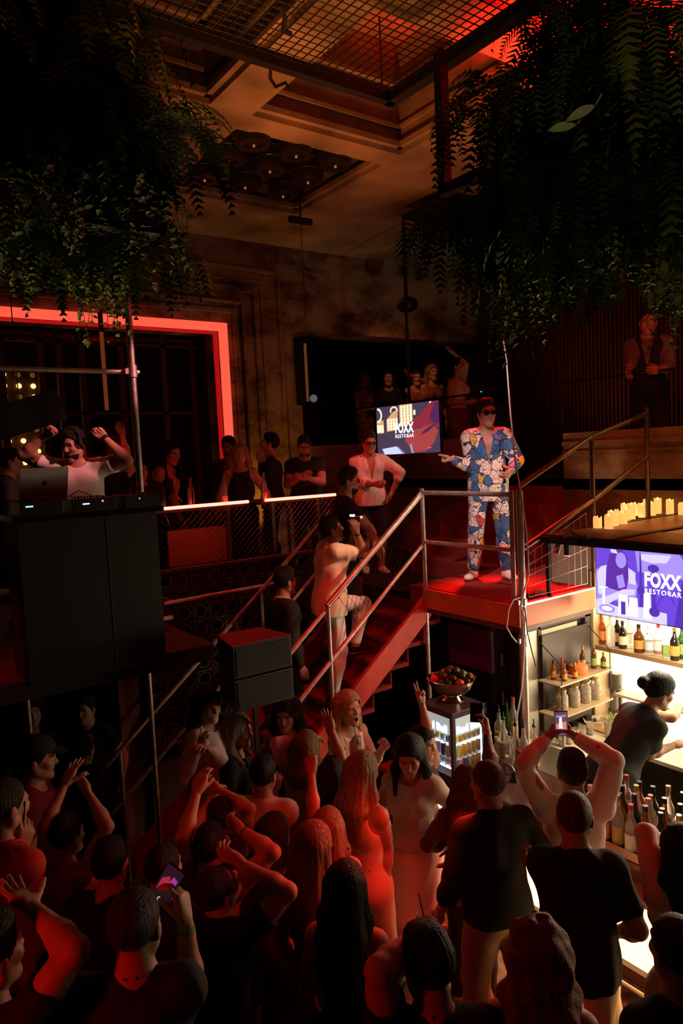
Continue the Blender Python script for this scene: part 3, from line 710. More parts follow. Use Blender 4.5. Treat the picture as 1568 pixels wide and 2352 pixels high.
CL = {
 'black': cloth('black', (0.010, 0.009, 0.009)), 'charcoal': cloth('charcoal', (0.03, 0.03, 0.032)), 'offblack': cloth('offblack', (0.02, 0.017, 0.016)),
 'white': cloth('white', (0.78, 0.74, 0.72)), 'cream': cloth('cream', (0.82, 0.70, 0.64)), 'beige': cloth('beige', (0.86, 0.78, 0.62)), 'khaki': cloth('khaki', (0.40, 0.28, 0.17)),
 'lighttrouser': cloth('lighttrouser', (0.82, 0.76, 0.72)), 'pink': cloth('pink', (0.78, 0.52, 0.50)), 'lilac': cloth('lilac', (0.58, 0.42, 0.52)), 'peach': cloth('peach', (0.78, 0.56, 0.44)),
 'brown': cloth('brown', (0.22, 0.10, 0.05)), 'maroon': cloth('maroon', (0.09, 0.012, 0.012)), 'red': cloth('red', (0.5, 0.04, 0.03)), 'wine': cloth('wine', (0.18, 0.02, 0.02)),
 'sequin': mat('cloth_sequin', (0.16, 0.03, 0.03), rough=0.25, metal=0.6, bump=1.0, bscale=160, spec=1.0), 'lacewhite': cloth('lacewhite', (0.72, 0.60, 0.55), bump=0.6),
 'grey': cloth('grey', (0.16, 0.15, 0.15)), 'gold': mat('cloth_gold', (0.30, 0.15, 0.05), rough=0.5, metal=0.3, bump=0.8, bscale=120), 'sole_white': mat('sole_white', (0.75, 0.72, 0.68), rough=0.6),
 'shoe_black': mat('shoe_black', (0.012, 0.011, 0.011), rough=0.45), 'shoe_white': mat('shoe_white', (0.8, 0.76, 0.72), rough=0.5, bump=0.1, bscale=80), 'sneaker_black': mat('sneaker_black', (0.015, 0.014, 0.015), rough=0.7),
 'heel': mat('shoe_red', (0.3, 0.02, 0.02), rough=0.3)}

# ---------------------------------------------------------------- materials of the place
concrete = mat('concrete', (0.30, 0.225, 0.16), rough=0.9, var=0.55, vscale=1.6, bump=0.8, bscale=7)
def plaster(name, c, dark=0.35, sc=1.1, warm=(0.20, 0.11, 0.05)):
    if name in MATS: return MATS[name]
    m = mat(name, c, rough=0.92, bump=0.6, bscale=14); nt = m.node_tree; b = nt.nodes['Principled BSDF']
    tc = nt.nodes.new('ShaderNodeTexCoord'); n1 = nt.nodes.new('ShaderNodeTexNoise'); n1.inputs['Scale'].default_value = sc; n1.inputs['Detail'].default_value = 9; n1.inputs['Roughness'].default_value = 0.68
    mp = nt.nodes.new('ShaderNodeMapping'); mp.inputs['Scale'].default_value = (1, 1, 1.9)
    nt.links.new(tc.outputs['Object'], mp.inputs[0]); nt.links.new(mp.outputs[0], n1.inputs['Vector'])
    r = nt.nodes.new('ShaderNodeValToRGB'); nt.links.new(n1.outputs[0], r.inputs[0])
    e = r.color_ramp.elements; e[0].position = 0.38; e[0].color = (warm[0] * dark, warm[1] * dark, warm[2] * dark, 1)
    e[1].position = 0.56; e[1].color = (c[0], c[1], c[2], 1); k = r.color_ramp.elements.new(0.47); k.color = (c[0] * 0.6, c[1] * 0.52, c[2] * 0.45, 1)
    nt.links.new(r.outputs[0], b.inputs['Base Color'])
    return m
old_plaster = plaster('old_plaster', (0.36, 0.26, 0.17))
parapet_m = plaster('parapet_plaster', (0.34, 0.25, 0.13), dark=0.7, sc=0.7)
dark_m = mat('black_paint', (0.006, 0.005, 0.005), rough=0.55, bump=0.1, bscale=30)
black_gloss = mat('black_gloss', (0.008, 0.008, 0.009), rough=0.18)
steel = mat('scaffold_steel', (0.62, 0.57, 0.54), rough=0.42, metal=0.85, var=0.25, vscale=14, bump=0.1, bscale=60)
steel_dark = mat('dark_steel', (0.20, 0.15, 0.11), rough=0.4, metal=0.9, var=0.3, vscale=10)
brush = mat('brushed_steel', (0.42, 0.38, 0.33), rough=0.35, metal=1.0, bump=0.12, bscale=90, stretch=(1, 1, 14))
red_carpet = mat('red_carpet', (0.26, 0.018, 0.014), rough=0.95, bump=0.5, bscale=180, var=0.2, vscale=3)
red_paint = mat('red_paint', (0.52, 0.13, 0.045), rough=0.6, var=0.15, vscale=5, bump=0.1, bscale=20)
stringer_m = mat('stringer_paint', (0.45, 0.03, 0.02), rough=0.55, var=0.2, vscale=6)
floor_m = mat('floor_concrete', (0.13, 0.085, 0.075), rough=0.35, var=0.8, vscale=14, bump=0.25, bscale=60)
wood_slats = mat('dark_slats', (0.075, 0.032, 0.018), rough=0.6, var=0.4, vscale=4, stretch=(1, 6, 0.3))
block_m = mat('breeze_block', (0.16, 0.12, 0.11), rough=0.9, bump=0.5, bscale=60, var=0.2, vscale=20)
cable_m = mat('cable_white', (0.85, 0.78, 0.72), rough=0.5)
cable_b = mat('cable_black', (0.01, 0.01, 0.01), rough=0.5)
glass_m = mat('clear_glass', (1, 1, 1), rough=0.02, trans=1.0, ior=1.45)
def emi(name, c, s): return mat(name, (0.02, 0.02, 0.02), rough=0.5, emit=c, estr=s)
def struct(name, mb, m, parent=None, smooth=False):
    o = mb.build(name, m, parent, smooth)
    if parent is None: o['kind'] = 'structure'
    return o
# ---------------------------------------------------------------- shell
FZ = FLOOR
struct('floor', MB().box(-3.5, 9.2, -2.5, 11.6, FZ - 0.2, FZ), floor_m)
# left wall with a big opening
W = MB(); y0, y1 = 8.5, 8.95
W.box(-3.5, -1.2, y0, y1, 2.2, 6.9).box(4.24, 5.47, y0, y1, 2.2, 6.9).box(-1.2, 4.24, y0, y1, 5.56, 6.9).box(-1.2, 4.24, y0, y1, 2.2, 2.55)
W.box(5.47, 9.0, y0, y1, 5.64, 6.9)
W.box(5.27, 5.47, y1, 11.4, 2.2, 6.9)
struct('wall_left', W, old_plaster)
W = MB()
for (dx, dz, w, d) in ((0.22, 0.24, 0.05, 0.05), (0.33, 0.36, 0.03, 0.09), (0.52, 0.52, 0.07, 0.06), (0.64, 0.66, 0.03, 0.03), (0.90, 0.80, 0.04, 0.05)):
    W.box(4.24 + dx, 4.24 + dx + w, y0 - d, y0, 2.6, 5.56 + dz + w); W.box(-3.4, 4.24 + dx, y0 - d, y0, 5.56 + dz, 5.56 + dz + w)
struct('trim_1', W, old_plaster)
struct('wall_recess', MB().box(5.27, 9.2, 11.3, 11.5, 2.2, 6.9), mat('recess_wall', (0.07, 0.045, 0.03), rough=0.8, var=0.4, vscale=2))
# back right wall: slats below a cornice, plaster above
W = MB(); W.box(9.0, 9.2, 0.5, 11.3, 2.2, 6.95)
struct('wall_right', W, old_plaster)
W = MB(); y = 1.0
while y < 11.25:
    W.box(8.955, 9.0, y, y + 0.034, 3.5, 6.05); y += 0.062
struct('trim_2', W, wood_slats)
W = MB().box(8.88, 9.0, 1.0, 11.3, 6.05, 6.13).box(8.93, 9.0, 1.0, 11.3, 6.13, 6.19).box(8.90, 9.0, 1.0, 11.3, 6.30, 6.34)
struct('trim_3', W, old_plaster)
# ceiling: beams around coffers
C_ = MB(); zs, zt = 6.75, 7.75
xs = [(-3.2, -0.7), (-0.35, 1.15), (1.5, 2.75), (3.13, 4.75)]
ys = [(-1.6, -0.25), (0.1, 1.35), (1.72, 3.32), (3.75, 5.41), (5.69, 7.3)]
gx = [-3.5]; gy = [-2.5]
cx = [v for a in xs for v in a]; cy = [v for a in ys for v in a]
prev = -3.5
for (a, b) in xs + [(9.2, 9.2)]:
    C_.box(prev, a, -2.5, 8.5, zs, zt); prev = b
prev = -2.5
for (a, b) in ys + [(8.5, 8.5)]:
    for (c, d) in xs: C_.box(c, d, prev, a, zs, zt)
    prev = b
C_.box(5.27, 9.2, 8.5, 11.5, zs, zt)
C_.box(-3.5, 9.2, -2.5, 8.5, zt, zt + 0.1)
for (a, b) in xs:
    for (c, d) in ys:
        for (z, dz, w) in ((6.80, 0.05, 0.05), (6.98, 0.035, 0.03), (7.22, 0.06, 0.045), (7.34, 0.03, 0.08)):
            C_.box(a, b, c, c + w, z, z + dz).box(a, b, d - w, d, z, z + dz).box(a, a + w, c, d, z, z + dz).box(b - w, b, c, d, z, z + dz)
struct('ceiling', C_, concrete)
# decks: DJ deck, balcony, landing, mezzanine
struct('floor_balcony', MB().box(-3.5, 2.35, 5.1, 8.5, 2.36, 2.48).box(2.35, 4.9, 6.95, 8.5, 2.30, 2.42).box(4.9, 7.0, 5.1, 8.5, 2.30, 2.42), mat('deck', (0.03, 0.012, 0.010), rough=0.7, var=0.3, vscale=5))
struct('floor_mezzanine', MB().box(7.0, 9.0, 0.8, 11.3, 3.38, 3.5), mat('mezz', (0.05, 0.035, 0.03), rough=0.7))
W = MB()
W.box(7.0, 7.14, 6.9, 8.5, 2.42, 4.05).box(7.0, 7.14, 0.8, 5.32, 2.6, 4.03).box(5.47, 7.14, 8.5, 8.62, 2.42, 4.05).box(7.0, 7.14, 5.32, 6.9, 2.3, 3.5)
W.box(6.97, 7.0, 0.8, 5.32, 3.88, 3.93).box(6.975, 7.0, 0.8, 5.32, 3.80, 3.82)
struct('wall_parapet', W, parapet_m)
# wall under the DJ deck with a doorway
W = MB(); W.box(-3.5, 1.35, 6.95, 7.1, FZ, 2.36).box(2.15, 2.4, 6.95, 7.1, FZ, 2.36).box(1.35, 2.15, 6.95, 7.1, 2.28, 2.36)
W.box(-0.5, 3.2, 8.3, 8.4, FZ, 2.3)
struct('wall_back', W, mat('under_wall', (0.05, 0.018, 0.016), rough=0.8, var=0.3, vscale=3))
struct('door_1', MB().box(1.29, 1.36, 6.9, 7.1, FZ, 2.36).box(2.14, 2.21, 6.9, 7.1, FZ, 2.36).box(1.29, 2.21, 6.9, 7.1, 2.29, 2.36), mat('door_frame', (0.10, 0.03, 0.025), rough=0.6))
# raised tier in the left foreground where the nearest guests stand
struct('floor_tier', MB().box(-1.5, 1.2, 0.6, 2.75, FZ, 0.70).box(-1.5, 0.8, 2.75, 4.05, FZ, 0.5), mat('tier', (0.05, 0.03, 0.03), rough=0.7, var=0.3))
# black cold room wall and bar side wall under the stage platform
W = MB().box(5.05, 5.2, 4.4, 6.9, FZ, 2.36).box(5.2, 6.55, 4.4, 4.5, FZ, 2.36).box(6.5, 6.6, 0.8, 4.5, FZ, 3.05)
struct('wall_bar', W, dark_m)
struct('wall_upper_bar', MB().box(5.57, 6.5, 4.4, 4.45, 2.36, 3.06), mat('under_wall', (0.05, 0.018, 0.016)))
# breeze block screen
def breeze():
    s = MB(); p = 0.178; x0, x1, z0, z1 = 2.42, 4.9, 0.9, 2.8; yv = 6.9; th = 0.06; n = 16
    nx = int((x1 - x0) / p); nz = int((z1 - z0) / p)
    for i in range(nx):
        for j in range(nz):
            cx_, cz_ = x0 + (i + .5) * p, z1 - (j + .5) * p
            vs = []; fs = []
            for k in range(n):
                a = 2 * math.pi * k / n
                for r in (0.072, 0.056):
                    for yy in (yv - th / 2, yv + th / 2): vs.append((cx_ + r * math.cos(a), yy, cz_ + r * math.sin(a)))
            for k in range(n):
                b = 4 * k; c = 4 * ((k + 1) % n); fs += [(b, b + 2, c + 2, c), (b + 2, b + 3, c + 3, c + 2), (b + 1, b, c, c + 1)]
            s.add(vs, fs)
            s.box(cx_ - p / 2, cx_ - p / 2 + 0.012, yv - th / 2, yv + th / 2, cz_ - p / 2, cz_ + p / 2).box(cx_ - p / 2, cx_ + p / 2, yv - th / 2, yv + th / 2, cz_ + p / 2 - 0.012, cz_ + p / 2)
            for (a1, a2) in ((1, 1), (-1, 1)):
                s.obox((cx_ + a1 * 0.075, yv, cz_ + a2 * 0.075), (0.707, 0, 0.707 * a1 * a2), (0, 1, 0), (-0.707 * a1 * a2, 0, 0.707), 0.022, th / 2, 0.005)
                s.obox((cx_ - a1 * 0.075, yv, cz_ - a2 * 0.075), (0.707, 0, 0.707 * a1 * a2), (0, 1, 0), (-0.707 * a1 * a2, 0, 0.707), 0.022, th / 2, 0.005)
    s.box(x0, x1, yv - 0.05, yv + 0.05, z1, z1 + 0.03)
    return s
struct('trim_4', breeze(), block_m)
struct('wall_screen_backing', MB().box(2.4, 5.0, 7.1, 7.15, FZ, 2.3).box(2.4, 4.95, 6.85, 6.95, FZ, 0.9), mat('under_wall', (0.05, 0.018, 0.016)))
# ---------------------------------------------------------------- big red lit window frame and what stands behind it
struct('window_1', MB().box(4.25, 4.35, 8.44, 8.5, 2.62, 5.66).box(-1.3, 4.25, 8.44, 8.5, 5.56, 5.66), emi('led_frame', (1.0, 0.10, 0.055), 1.15)).__setitem__('label', 'glowing red frame of the large opening on the left wall')
struct('trim_5', MB().box(4.215, 4.235, 8.505, 8.60, 2.62, 5.55).box(-1.2, 4.215, 8.505, 8.60, 5.535, 5.555), emi('reveal_red_glow', (1.0, 0.01, 0.01), 0.42))  # reveal glows by itself, standing for red light from the frame
W = MB(); gx_ = [0.6, 1.02, 1.72, 2.15, 2.36, 2.62, 3.1, 3.65, 4.2]
for xx in gx_: W.box(xx - 0.035, xx + 0.035, 8.9, 8.96, 2.55, 5.55)
for zz in (3.6, 4.55, 5.4): W.box(-1.2, 4.2, 8.9, 8.96, zz - 0.02, zz + 0.02)
struct('window_2', W, mat('mullion', (0.02, 0.008, 0.006), rough=0.5))
gl = mat('dark_glass', (0.02, 0.008, 0.006), rough=0.04, alpha=0.35)
struct('window_3', MB().box(-1.2, 4.2, 8.925, 8.935, 2.55, 5.55), gl)
struct('wall_behind_window', MB().box(-3.5, 5.27, 11.3, 11.4, 2.2, 6.75), mat('back_room', (0.16, 0.035, 0.02), rough=0.8, var=0.6, vscale=1.0))
# marquee panels of bulbs
bulb_m = emi('bulb_lit', (1.0, 0.60, 0.20), 5.0); bulb_off = emi('bulb_dim', (1.0, 0.4, 0.12), 0.25)
bp = mat('bulb_panel', (0.10, 0.04, 0.015), rough=0.4)
bulb0 = None
for k, (xa, xb, za, zb, label) in enumerate(((0.35, 0.83, 3.0, 5.2, 'bulb-studded light panel at the far left edge behind the dancer'), (1.33, 1.75, 3.0, 4.55, 'dim panel of small bulbs behind the raised fist'),
                                             (1.78, 2.28, 3.2, 5.2, 'tall light panel with rows of lit yellow bulbs above the man at the decks'))):
    t = empty('marquee_sign', ((xa + xb) / 2, 9.6, za)); tag(t, label, 'light')
    MB().box(xa - (xa + xb) / 2, xb - (xa + xb) / 2, 0, 0.08, 0, zb - za).build('board', bp, t)
    z = za + 0.12
    row = 0
    while z < zb - 0.05:
        n = max(2, int((xb - xa) / 0.135)); row += 1
        for i in range(n):
            lit = random.Random(k * 1000 + row * 10 + i).random() < (0.78 if k != 1 else 0.12)
            xx = (i + 0.5) * (xb - xa) / n - (xb - xa) / 2
            if bulb0 is None or (lit and 'lit' not in bulb0) or (not lit and 'dim' not in bulb0):
                bulb0 = bulb0 or {}
                o = MB().sphere((0, 0, 0), 0.032, 8, 6).build('bulb', bulb_m if lit else bulb_off, t, smooth=True); bulb0['lit' if lit else 'dim'] = o
            else: o = bulb0['lit' if lit else 'dim'].copy(); COL.objects.link(o); o.parent = t
            o.location = (xx, -0.03, z - za)
        z += 0.135
# ---------------------------------------------------------------- stage platform, steps and rails
PX0, PY0, PZ = 4.57, 3.95, 2.6
t = empty('stage_platform', (PX0, PY0, 2.36)); tag(t, 'small red carpeted stage platform with an orange painted edge under the performer', 'platform')
def loc(mb, o): mb.v = [(a - o[0], b - o[1], c - o[2]) for a, b, c in mb.v]; return mb
o0 = (PX0, PY0, 2.36)
loc(MB().box(PX0, 5.56, PY0, 5.32, 2.42, 2.6).box(5.56, 6.97, 4.46, 5.32, 2.42, 2.6), o0).build('deck', red_carpet, t)
loc(MB().box(PX0 - 0.03, 5.56, PY0 - 0.03, PY0, 2.41, 2.59).box(PX0 - 0.03, PX0, PY0, 5.1, 2.41, 2.59), o0).build('fascia', red_paint, t)
loc(MB().box(PX0 - 0.02, 5.58, PY0 - 0.045, PY0 + 0.012, 2.59, 2.607), o0).build('edge_strip', steel, t)
loc(MB().box(PX0 - 0.01, PX0 + 0.05, PY0, 5.15, 2.36, 2.41).box(PX0, 5.56, PY0, PY0 + 0.05, 2.36, 2.41), o0).build('beam', mat('platform_beam', (0.09, 0.035, 0.03), rough=0.6), t)
# main stairs going down to the dance floor
t = empty('staircase', (4.5, 5.65, FZ)); tag(t, 'dark red open staircase from the stage landing down to the dance floor', 'staircase')
o0 = (4.5, 5.65, FZ); n = 13; run = 0.218; rise = (2.42 - FZ) / n
for i in range(n - 1):
    x1_ = 4.9 - 0.1 - i * run; z_ = 2.42 - (i + 1) * rise
    loc(MB().box(x1_ - run - 0.03, x1_, 5.14, 6.16, z_ - 0.04, z_).box(x1_ - 0.012, x1_ + 0.0, 5.14, 6.16, z_, z_ + rise - 0.045), o0).build('tread', red_carpet, t)
for yy in (5.08, 6.16):
    xa, xb = 4.62, 1.95; za, zb = 2.57, 2.57 - (4.62 - 1.95) * 0.785
    m = MB(); v = [(xa, yy, za - 0.25), (xb, yy, zb - 0.25), (xb, yy, zb), (xa, yy, za)]; v2 = [(a, b + 0.045, c) for a, b, c in v]
    m.add(v + v2, [(0, 1, 2, 3), (7, 6, 5, 4), (3, 2, 6, 7), (1, 0, 4, 5), (0, 3, 7, 4), (2, 1, 5, 6)]); loc(m, o0).build('stringer', stringer_m, t)
# steps up to the mezzanine
t = empty('steps', (6.3, 6.0, 2.42)); tag(t, 'short dark red flight of steps leading up behind the performer', 'steps')
for i in range(5): MB().box(-0.55 + i * 0.25, 0.7, -0.66, 0.66, i * 0.2, (i + 1) * 0.2 + 0.0).build('step', red_carpet, t)
# rails
def rail(name, label, cat, segs, r=0.021, m=steel, group=None, origin=None, caps=True, net=None):
    pts = [np.asarray(p, float) for s in segs for p in s[1]]; o = min(pts, key=lambda p: p[2]).copy() if origin is None else np.asarray(origin, float)
    t = empty(name, o); tag(t, label, cat, group)
    for nm, pp in segs:
        rr = r
        if nm.startswith('*'): nm = nm[1:]; rr = r * 1.45
        mb = MB().tube([np.asarray(p, float) - o for p in pp], rr, n=12); mb.build(nm, m, t, smooth=True)
    return t, o
def clampj(t, o, p, r=0.038, h=0.09):
    p = np.asarray(p, float) - o; MB().tube([p - [0, 0, h / 2], p + [0, 0, h / 2]], r, n=14).box(p[0] - r - 0.02, p[0] - r + 0.01, p[1] - 0.015, p[1] + 0.015, p[2] - 0.02, p[2] + 0.02).build('clamp', steel, t, smooth=True)
def net_mesh(a, b, c, d, nu, nv, r=0.0025):
    """knotted net spanning a-b (bottom) and d-c (top)"""
    a, b, c, d = [np.asarray(q, float) for q in (a, b, c, d)]; m = MB()
    P = lambda u, v: (a * (1 - u) + b * u) * (1 - v) + (d * (1 - u) + c * u) * v
    for i in range(nu + 1): m.tube([P(i / nu, j / 6) for j in range(7)], r, n=4, cap=False)
    for j in range(nv + 1): m.tube([P(i / 8, j / nv) for i in range(9)], r, n=4, cap=False)
    return m
A = np.array([PX0, PY0, 0.0])
t, o = rail('safety_railing', 'polished steel pipe railing across the front of the red stage platform', 'railing', [
    ('top_rail', [(PX0, 5.09, 3.51), (PX0, 4.0, 3.51)]), ('middle_rail', [(PX0, 5.09, 3.04), (PX0, 4.0, 3.05)]),
    ('post', [(PX0, 5.09, FZ), (PX0, 5.09, 3.55)]), ('post', [(PX0, 4.0, 2.42), (PX0, 4.0, 3.54)])])
t, o = rail('scaffold_pole', 'thick grey scaffold pole at the corner of the stage above the bar bottles', 'pole', [('pipe', [(PX0 + 0.02, 3.93, 1.2), (PX0 + 0.02, 3.93, 3.54)])], r=0.03)
clampj(t, o, (PX0 + 0.02, 3.93, 2.30), 0.043, 0.1); clampj(t, o, (PX0 + 0.02, 3.93, 2.62), 0.04, 0.05)
t, o = rail('side_railing', 'sloping pipe railing with three posts right of the performer', 'railing', [
    ('top_rail', [(4.62, 3.95, 3.58), (5.58, 3.95, 3.95), (6.48, 3.95, 4.16)]), ('middle_rail', [(4.62, 3.95, 3.05), (5.66, 3.95, 3.41), (6.48, 3.95, 3.74)]),
    ('post', [(5.6, 3.95, 2.6), (5.6, 3.95, 3.97)]), ('post', [(6.48, 3.95, 2.6), (6.48, 3.95, 4.22)])], m=steel_dark, r=0.023)
loc(net_mesh((4.7, 3.95, 2.64), (5.5, 3.95, 2.64), (5.5, 3.95, 3.28), (4.7, 3.95, 3.0), 9, 4, 0.0022), o).build('net', cable_m, t)
sl = 0.805
def zr(x, z0): return z0 - (4.57 - x) * sl
t, o = rail('stair_handrail', 'steel stair handrail with two pipes and netting on the near side of the red stairs', 'handrail', [
    ('*top_rail', [(4.57, 5.1, 3.5), (3.43, 5.1, zr(3.43, 3.52))]), ('top_rail', [(3.40, 5.1, zr(3.40, 3.50)), (2.2, 5.1, zr(2.2, 3.50))]), ('middle_rail', [(4.57, 5.1, 3.02), (2.2, 5.1, zr(2.2, 3.02))]),
    ('post', [(3.44, 5.1, 1.70), (3.44, 5.1, zr(3.44, 3.52))]), ('post', [(2.2, 5.1, FZ + 0.1), (2.2, 5.1, zr(2.2, 3.50))])], r=0.02, origin=(2.2, 5.1, FZ))
m = MB(); ax_, bx_ = 3.5, 4.5
for i in range(16):
    x = ax_ + (bx_ - ax_) * i / 15; x2 = x + 0.22
    if x2 < bx_: m.tube([(x, 5.1, zr(x, 3.02)), (x2, 5.1, zr(x2, 3.5))], 0.0022, n=4, cap=False)
    x2 = x - 0.22
    if x2 > ax_: m.tube([(x, 5.1, zr(x, 3.02)), (x2, 5.1, zr(x2, 3.5))], 0.0022, n=4, cap=False)
loc(m, o).build('net', cable_b, t)
t, o = rail('stair_handrail', 'reddish handrail on the far side of the stairs beyond the photographer', 'handrail', [
    ('top_rail', [(4.35, 6.2, zr(4.35, 3.55)), (1.75, 6.2, zr(1.75, 3.55))]), ('middle_rail', [(4.35, 6.2, zr(4.35, 3.1)), (1.75, 6.2, zr(1.75, 3.1))]),
    ('post', [(4.35, 6.2, 2.1), (4.35, 6.2, zr(4.35, 3.55))]), ('post', [(3.1, 6.2, 1.1), (3.1, 6.2, zr(3.1, 3.55))]), ('post', [(1.9, 6.2, FZ), (1.9, 6.2, zr(1.9, 3.55))])], origin=(1.9, 6.2, FZ))
P1, P2 = at(375, 1387, y=6.55), at(598, 1345, y=6.55)
rail('wall_handrail', 'short level handrail in front of the patterned block screen', 'handrail', [('top_rail', [P1, P2 + [0.4, 0, 0]]), ('post', [(P2[0], 6.55, 1.6), P2]), ('bracket', [P2 + [0.35, 0, 0], P2 + [0.35, 0.33, 0]]), ('bracket', [P1 + [0.1, 0, 0], P1 + [0.1, 0.33, 0]])])
P1, P2 = at(50, 1480, y=5.9), at(395, 1418, y=5.9)
P3 = at(333, 1430, y=5.9)
rail('handrail', 'long red-lit handrail below the DJ booth on the left', 'handrail', [('top_rail', [P1, P2]), ('post', [(P3[0], 5.9, FZ), P3]), ('post', [(P1[0] + 0.02, 5.9, FZ), P1])], origin=(P3[0], 5.9, FZ))
# balcony rail with red neon strips, chain link panel
t = empty('balcony_counter', (2.4, 6.95, 2.42)); tag(t, 'dark balcony counter edged with two glowing red neon strips', 'counter'); o0 = (2.4, 6.95, 2.42)
ra, rb, rc, rd = at(357, 1170, y=6.9), at(570, 1152, y=6.9), at(608, 1149, y=6.9), at(770, 1136, y=6.9)
loc(MB().box(2.45, 5.0, 6.93, 7.3, 3.40, 3.44), o0).build('shelf', dark_m, t)
neon = emi('neon_red', (1.0, 0.095, 0.065), 9.0)
for a, b in ((ra, rb), (rc, rd)):
    loc(MB().tube([a, b], 0.017, n=10), o0).build('neon_strip', neon, t, smooth=True)
loc(MB().tube([rb, rc], 0.008, n=8), o0).build('cable', mat('pink_wire', (0.4, 0.15, 0.1)), t)
for x in (2.5, 3.45, 4.0, 4.6, 4.98): loc(MB().box(x - 0.02, x + 0.02, 6.92, 6.98, 2.80, 3.41), o0).build('post', steel_dark, t)
m = MB(); x = 2.5
dxx = 0.07
while x < 4.95:
    for sg in (1, -1):
        xa_, xb_ = x, x + sg * 0.58
        za_, zb_ = 2.84, 3.40
        if xb_ > 4.95: zb_ = za_ + (4.95 - xa_) / 0.58 * 0.56; xb_ = 4.95
        if xb_ < 2.5: zb_ = za_ + (xa_ - 2.5) / 0.58 * 0.56; xb_ = 2.5
        if abs(xb_ - xa_) > 0.02: m.tube([(xa_, 6.93, za_), (xb_, 6.93, zb_)], 0.0022, n=3, cap=False)
    x += dxx
loc(m, o0).build('chain_link', steel_dark, t)
a = at(385, 1225, y=7.05); b = at(532, 1297, y=7.05)
t = MB().box(a[0], b[0], 7.05, 7.08, 2.83, 3.2).build('panel', mat('amber_panel', (0.60, 0.20, 0.07), rough=0.7)); tag(t, 'amber-red board standing behind the chain link of the balcony', 'board')

# ---------------------------------------------------------------- DJ booth and scaffold
t = empty('dj_booth', (1.45, 5.2, 2.48)); tag(t, 'tall black DJ booth front with equipment on top at left', 'booth')
MB().box(-0.47, 0.47, -0.2, 0.25, -0.02, 1.08).build('front', dark_m, t); MB().box(-0.50, 0.52, -0.22, 0.3, 1.08, 1.12).build('top', black_gloss, t)
MB().box(0.10, 0.11, -0.205, -0.2, -0.02, 1.06).build('seam', mat('seam', (0.03, 0.025, 0.025)), t)
def dev(name, label, c, sz, lights, cat='equipment', rz=0.0):
    t = empty(name, c, rz); tag(t, label, cat)
    MB().box(-sz[0] / 2, sz[0] / 2, -sz[1] / 2, sz[1] / 2, 0, sz[2]).build('body', mat('device', (0.02, 0.02, 0.022), rough=0.35), t, bevel=0.004)
    k0 = None
    for i in range(5):
        for j in range(3):
            if k0 is None: k0 = k = MB().lathe([(0.007, 0), (0.007, 0.012), (0, 0.012)], n=8).build('knob', mat('knob', (0.12, 0.11, 0.1), rough=0.4), t)
            else: k = k0.copy(); COL.objects.link(k); k.parent = t
            k.location = (-sz[0] * 0.3 + i * sz[0] * 0.14, -sz[1] * 0.3 + j * sz[1] * 0.25, sz[2])
    for (x, z, w, hh, c_, s_) in lights: MB().box(x, x + w, -sz[1] / 2 - 0.003, -sz[1] / 2, z, z + hh).build('indicator', emi('ind_%d_%d' % (int(c_[0] * 99), int(c_[2] * 99)), c_, s_), t)
    return t
dev('media_player', 'flat black media player with a cyan light beneath the laptop', (1.13, 5.1, 3.6), (0.27, 0.3, 0.09), [(-0.10, 0.06, 0.045, 0.008, (0.2, 0.8, 1.0), 3.0)])
dev('mixer', 'black mixer with a blue display in the middle of the booth', (1.47, 5.1, 3.6), (0.30, 0.3, 0.09), [(-0.08, 0.05, 0.045, 0.008, (0.25, 0.3, 1.0), 5.0), (0.05, 0.06, 0.01, 0.012, (1.0, 0.7, 0.3), 1.0)])
dev('media_player', 'black media player at the right end of the booth by the pole', (1.80, 5.1, 3.6), (0.25, 0.3, 0.09), [(-0.02, 0.06, 0.008, 0.008, (0.9, 0.8, 0.7), 1.0)])
t = empty('laptop', (1.20, 5.22, 3.69), 0.10); tag(t, 'open silver laptop on the DJ booth seen from behind its lid', 'laptop')
lm = mat('laptop_shell', (0.45, 0.42, 0.42), rough=0.35, metal=0.7)
MB().box(-0.16, 0.16, -0.02, 0.2, 0, 0.012).build('keyboard_base', lm, t)
S_ = MB(); S_.obox((0, -0.055, 0.115), (1, 0, 0), (0, -0.30, 0.954), (0, 0.954, 0.30), 0.16, 0.112, 0.003); S_.build('lid', lm, t)
lg = MB(); 
for k in range(18):
    pass
pts = []
for k in range(20):
    a = 2 * math.pi * k / 20; r = 0.017 * (1.0 - (0.35 if abs(a) < 0.3 or abs(a - 2 * math.pi) < 0.3 else 0)); pts.append((r * math.cos(a), r * math.sin(a) * 1.08))
lgo = lambda u, v: (u, -0.0605 - 0.0 + (-0.30) * (v) - 0.0, 0.113 + 0.954 * v)
lg.add([lgo(u, v) for u, v in pts], [tuple(range(20))]).add([lgo(u + 0.004, v + 0.026) for u, v in ((-.004, -.004), (.002, -.003), (.006, .006), (0, .004))], [(0, 1, 2, 3)])
lg.build('emblem', mat('emblem_dark', (0.02, 0.01, 0.01), rough=0.2), t)
MB().tube([(0.18, 0.0, 0.01), (0.24, -0.04, 0.05), (0.3, -0.05, 0.02), (0.36, -0.02, -0.01), (0.42, 0.05, 0.0)], 0.004, 6).build('cable', cable_b, t, smooth=True)
t, o = rail('scaffold_pole', 'upright scaffold pole right of the DJ rising into the hanging plants', 'pole', [('pipe', [(1.93, 5.32, 2.48), (1.93, 5.32, 5.9)])], r=0.026)
t2, o2 = rail('scaffold_bar', 'horizontal scaffold tube above the DJ', 'pole', [('pipe', [(-1.6, 5.37, 4.60), (2.0, 5.37, 4.60)])], r=0.018)
clampj(t, o, (1.93, 5.32, 4.60), 0.036, 0.09)
t = empty('light_bar', at(239, 850, y=6.4)); tag(t, 'slim hanging orange light bar left of the scaffold pole', 'lamp')
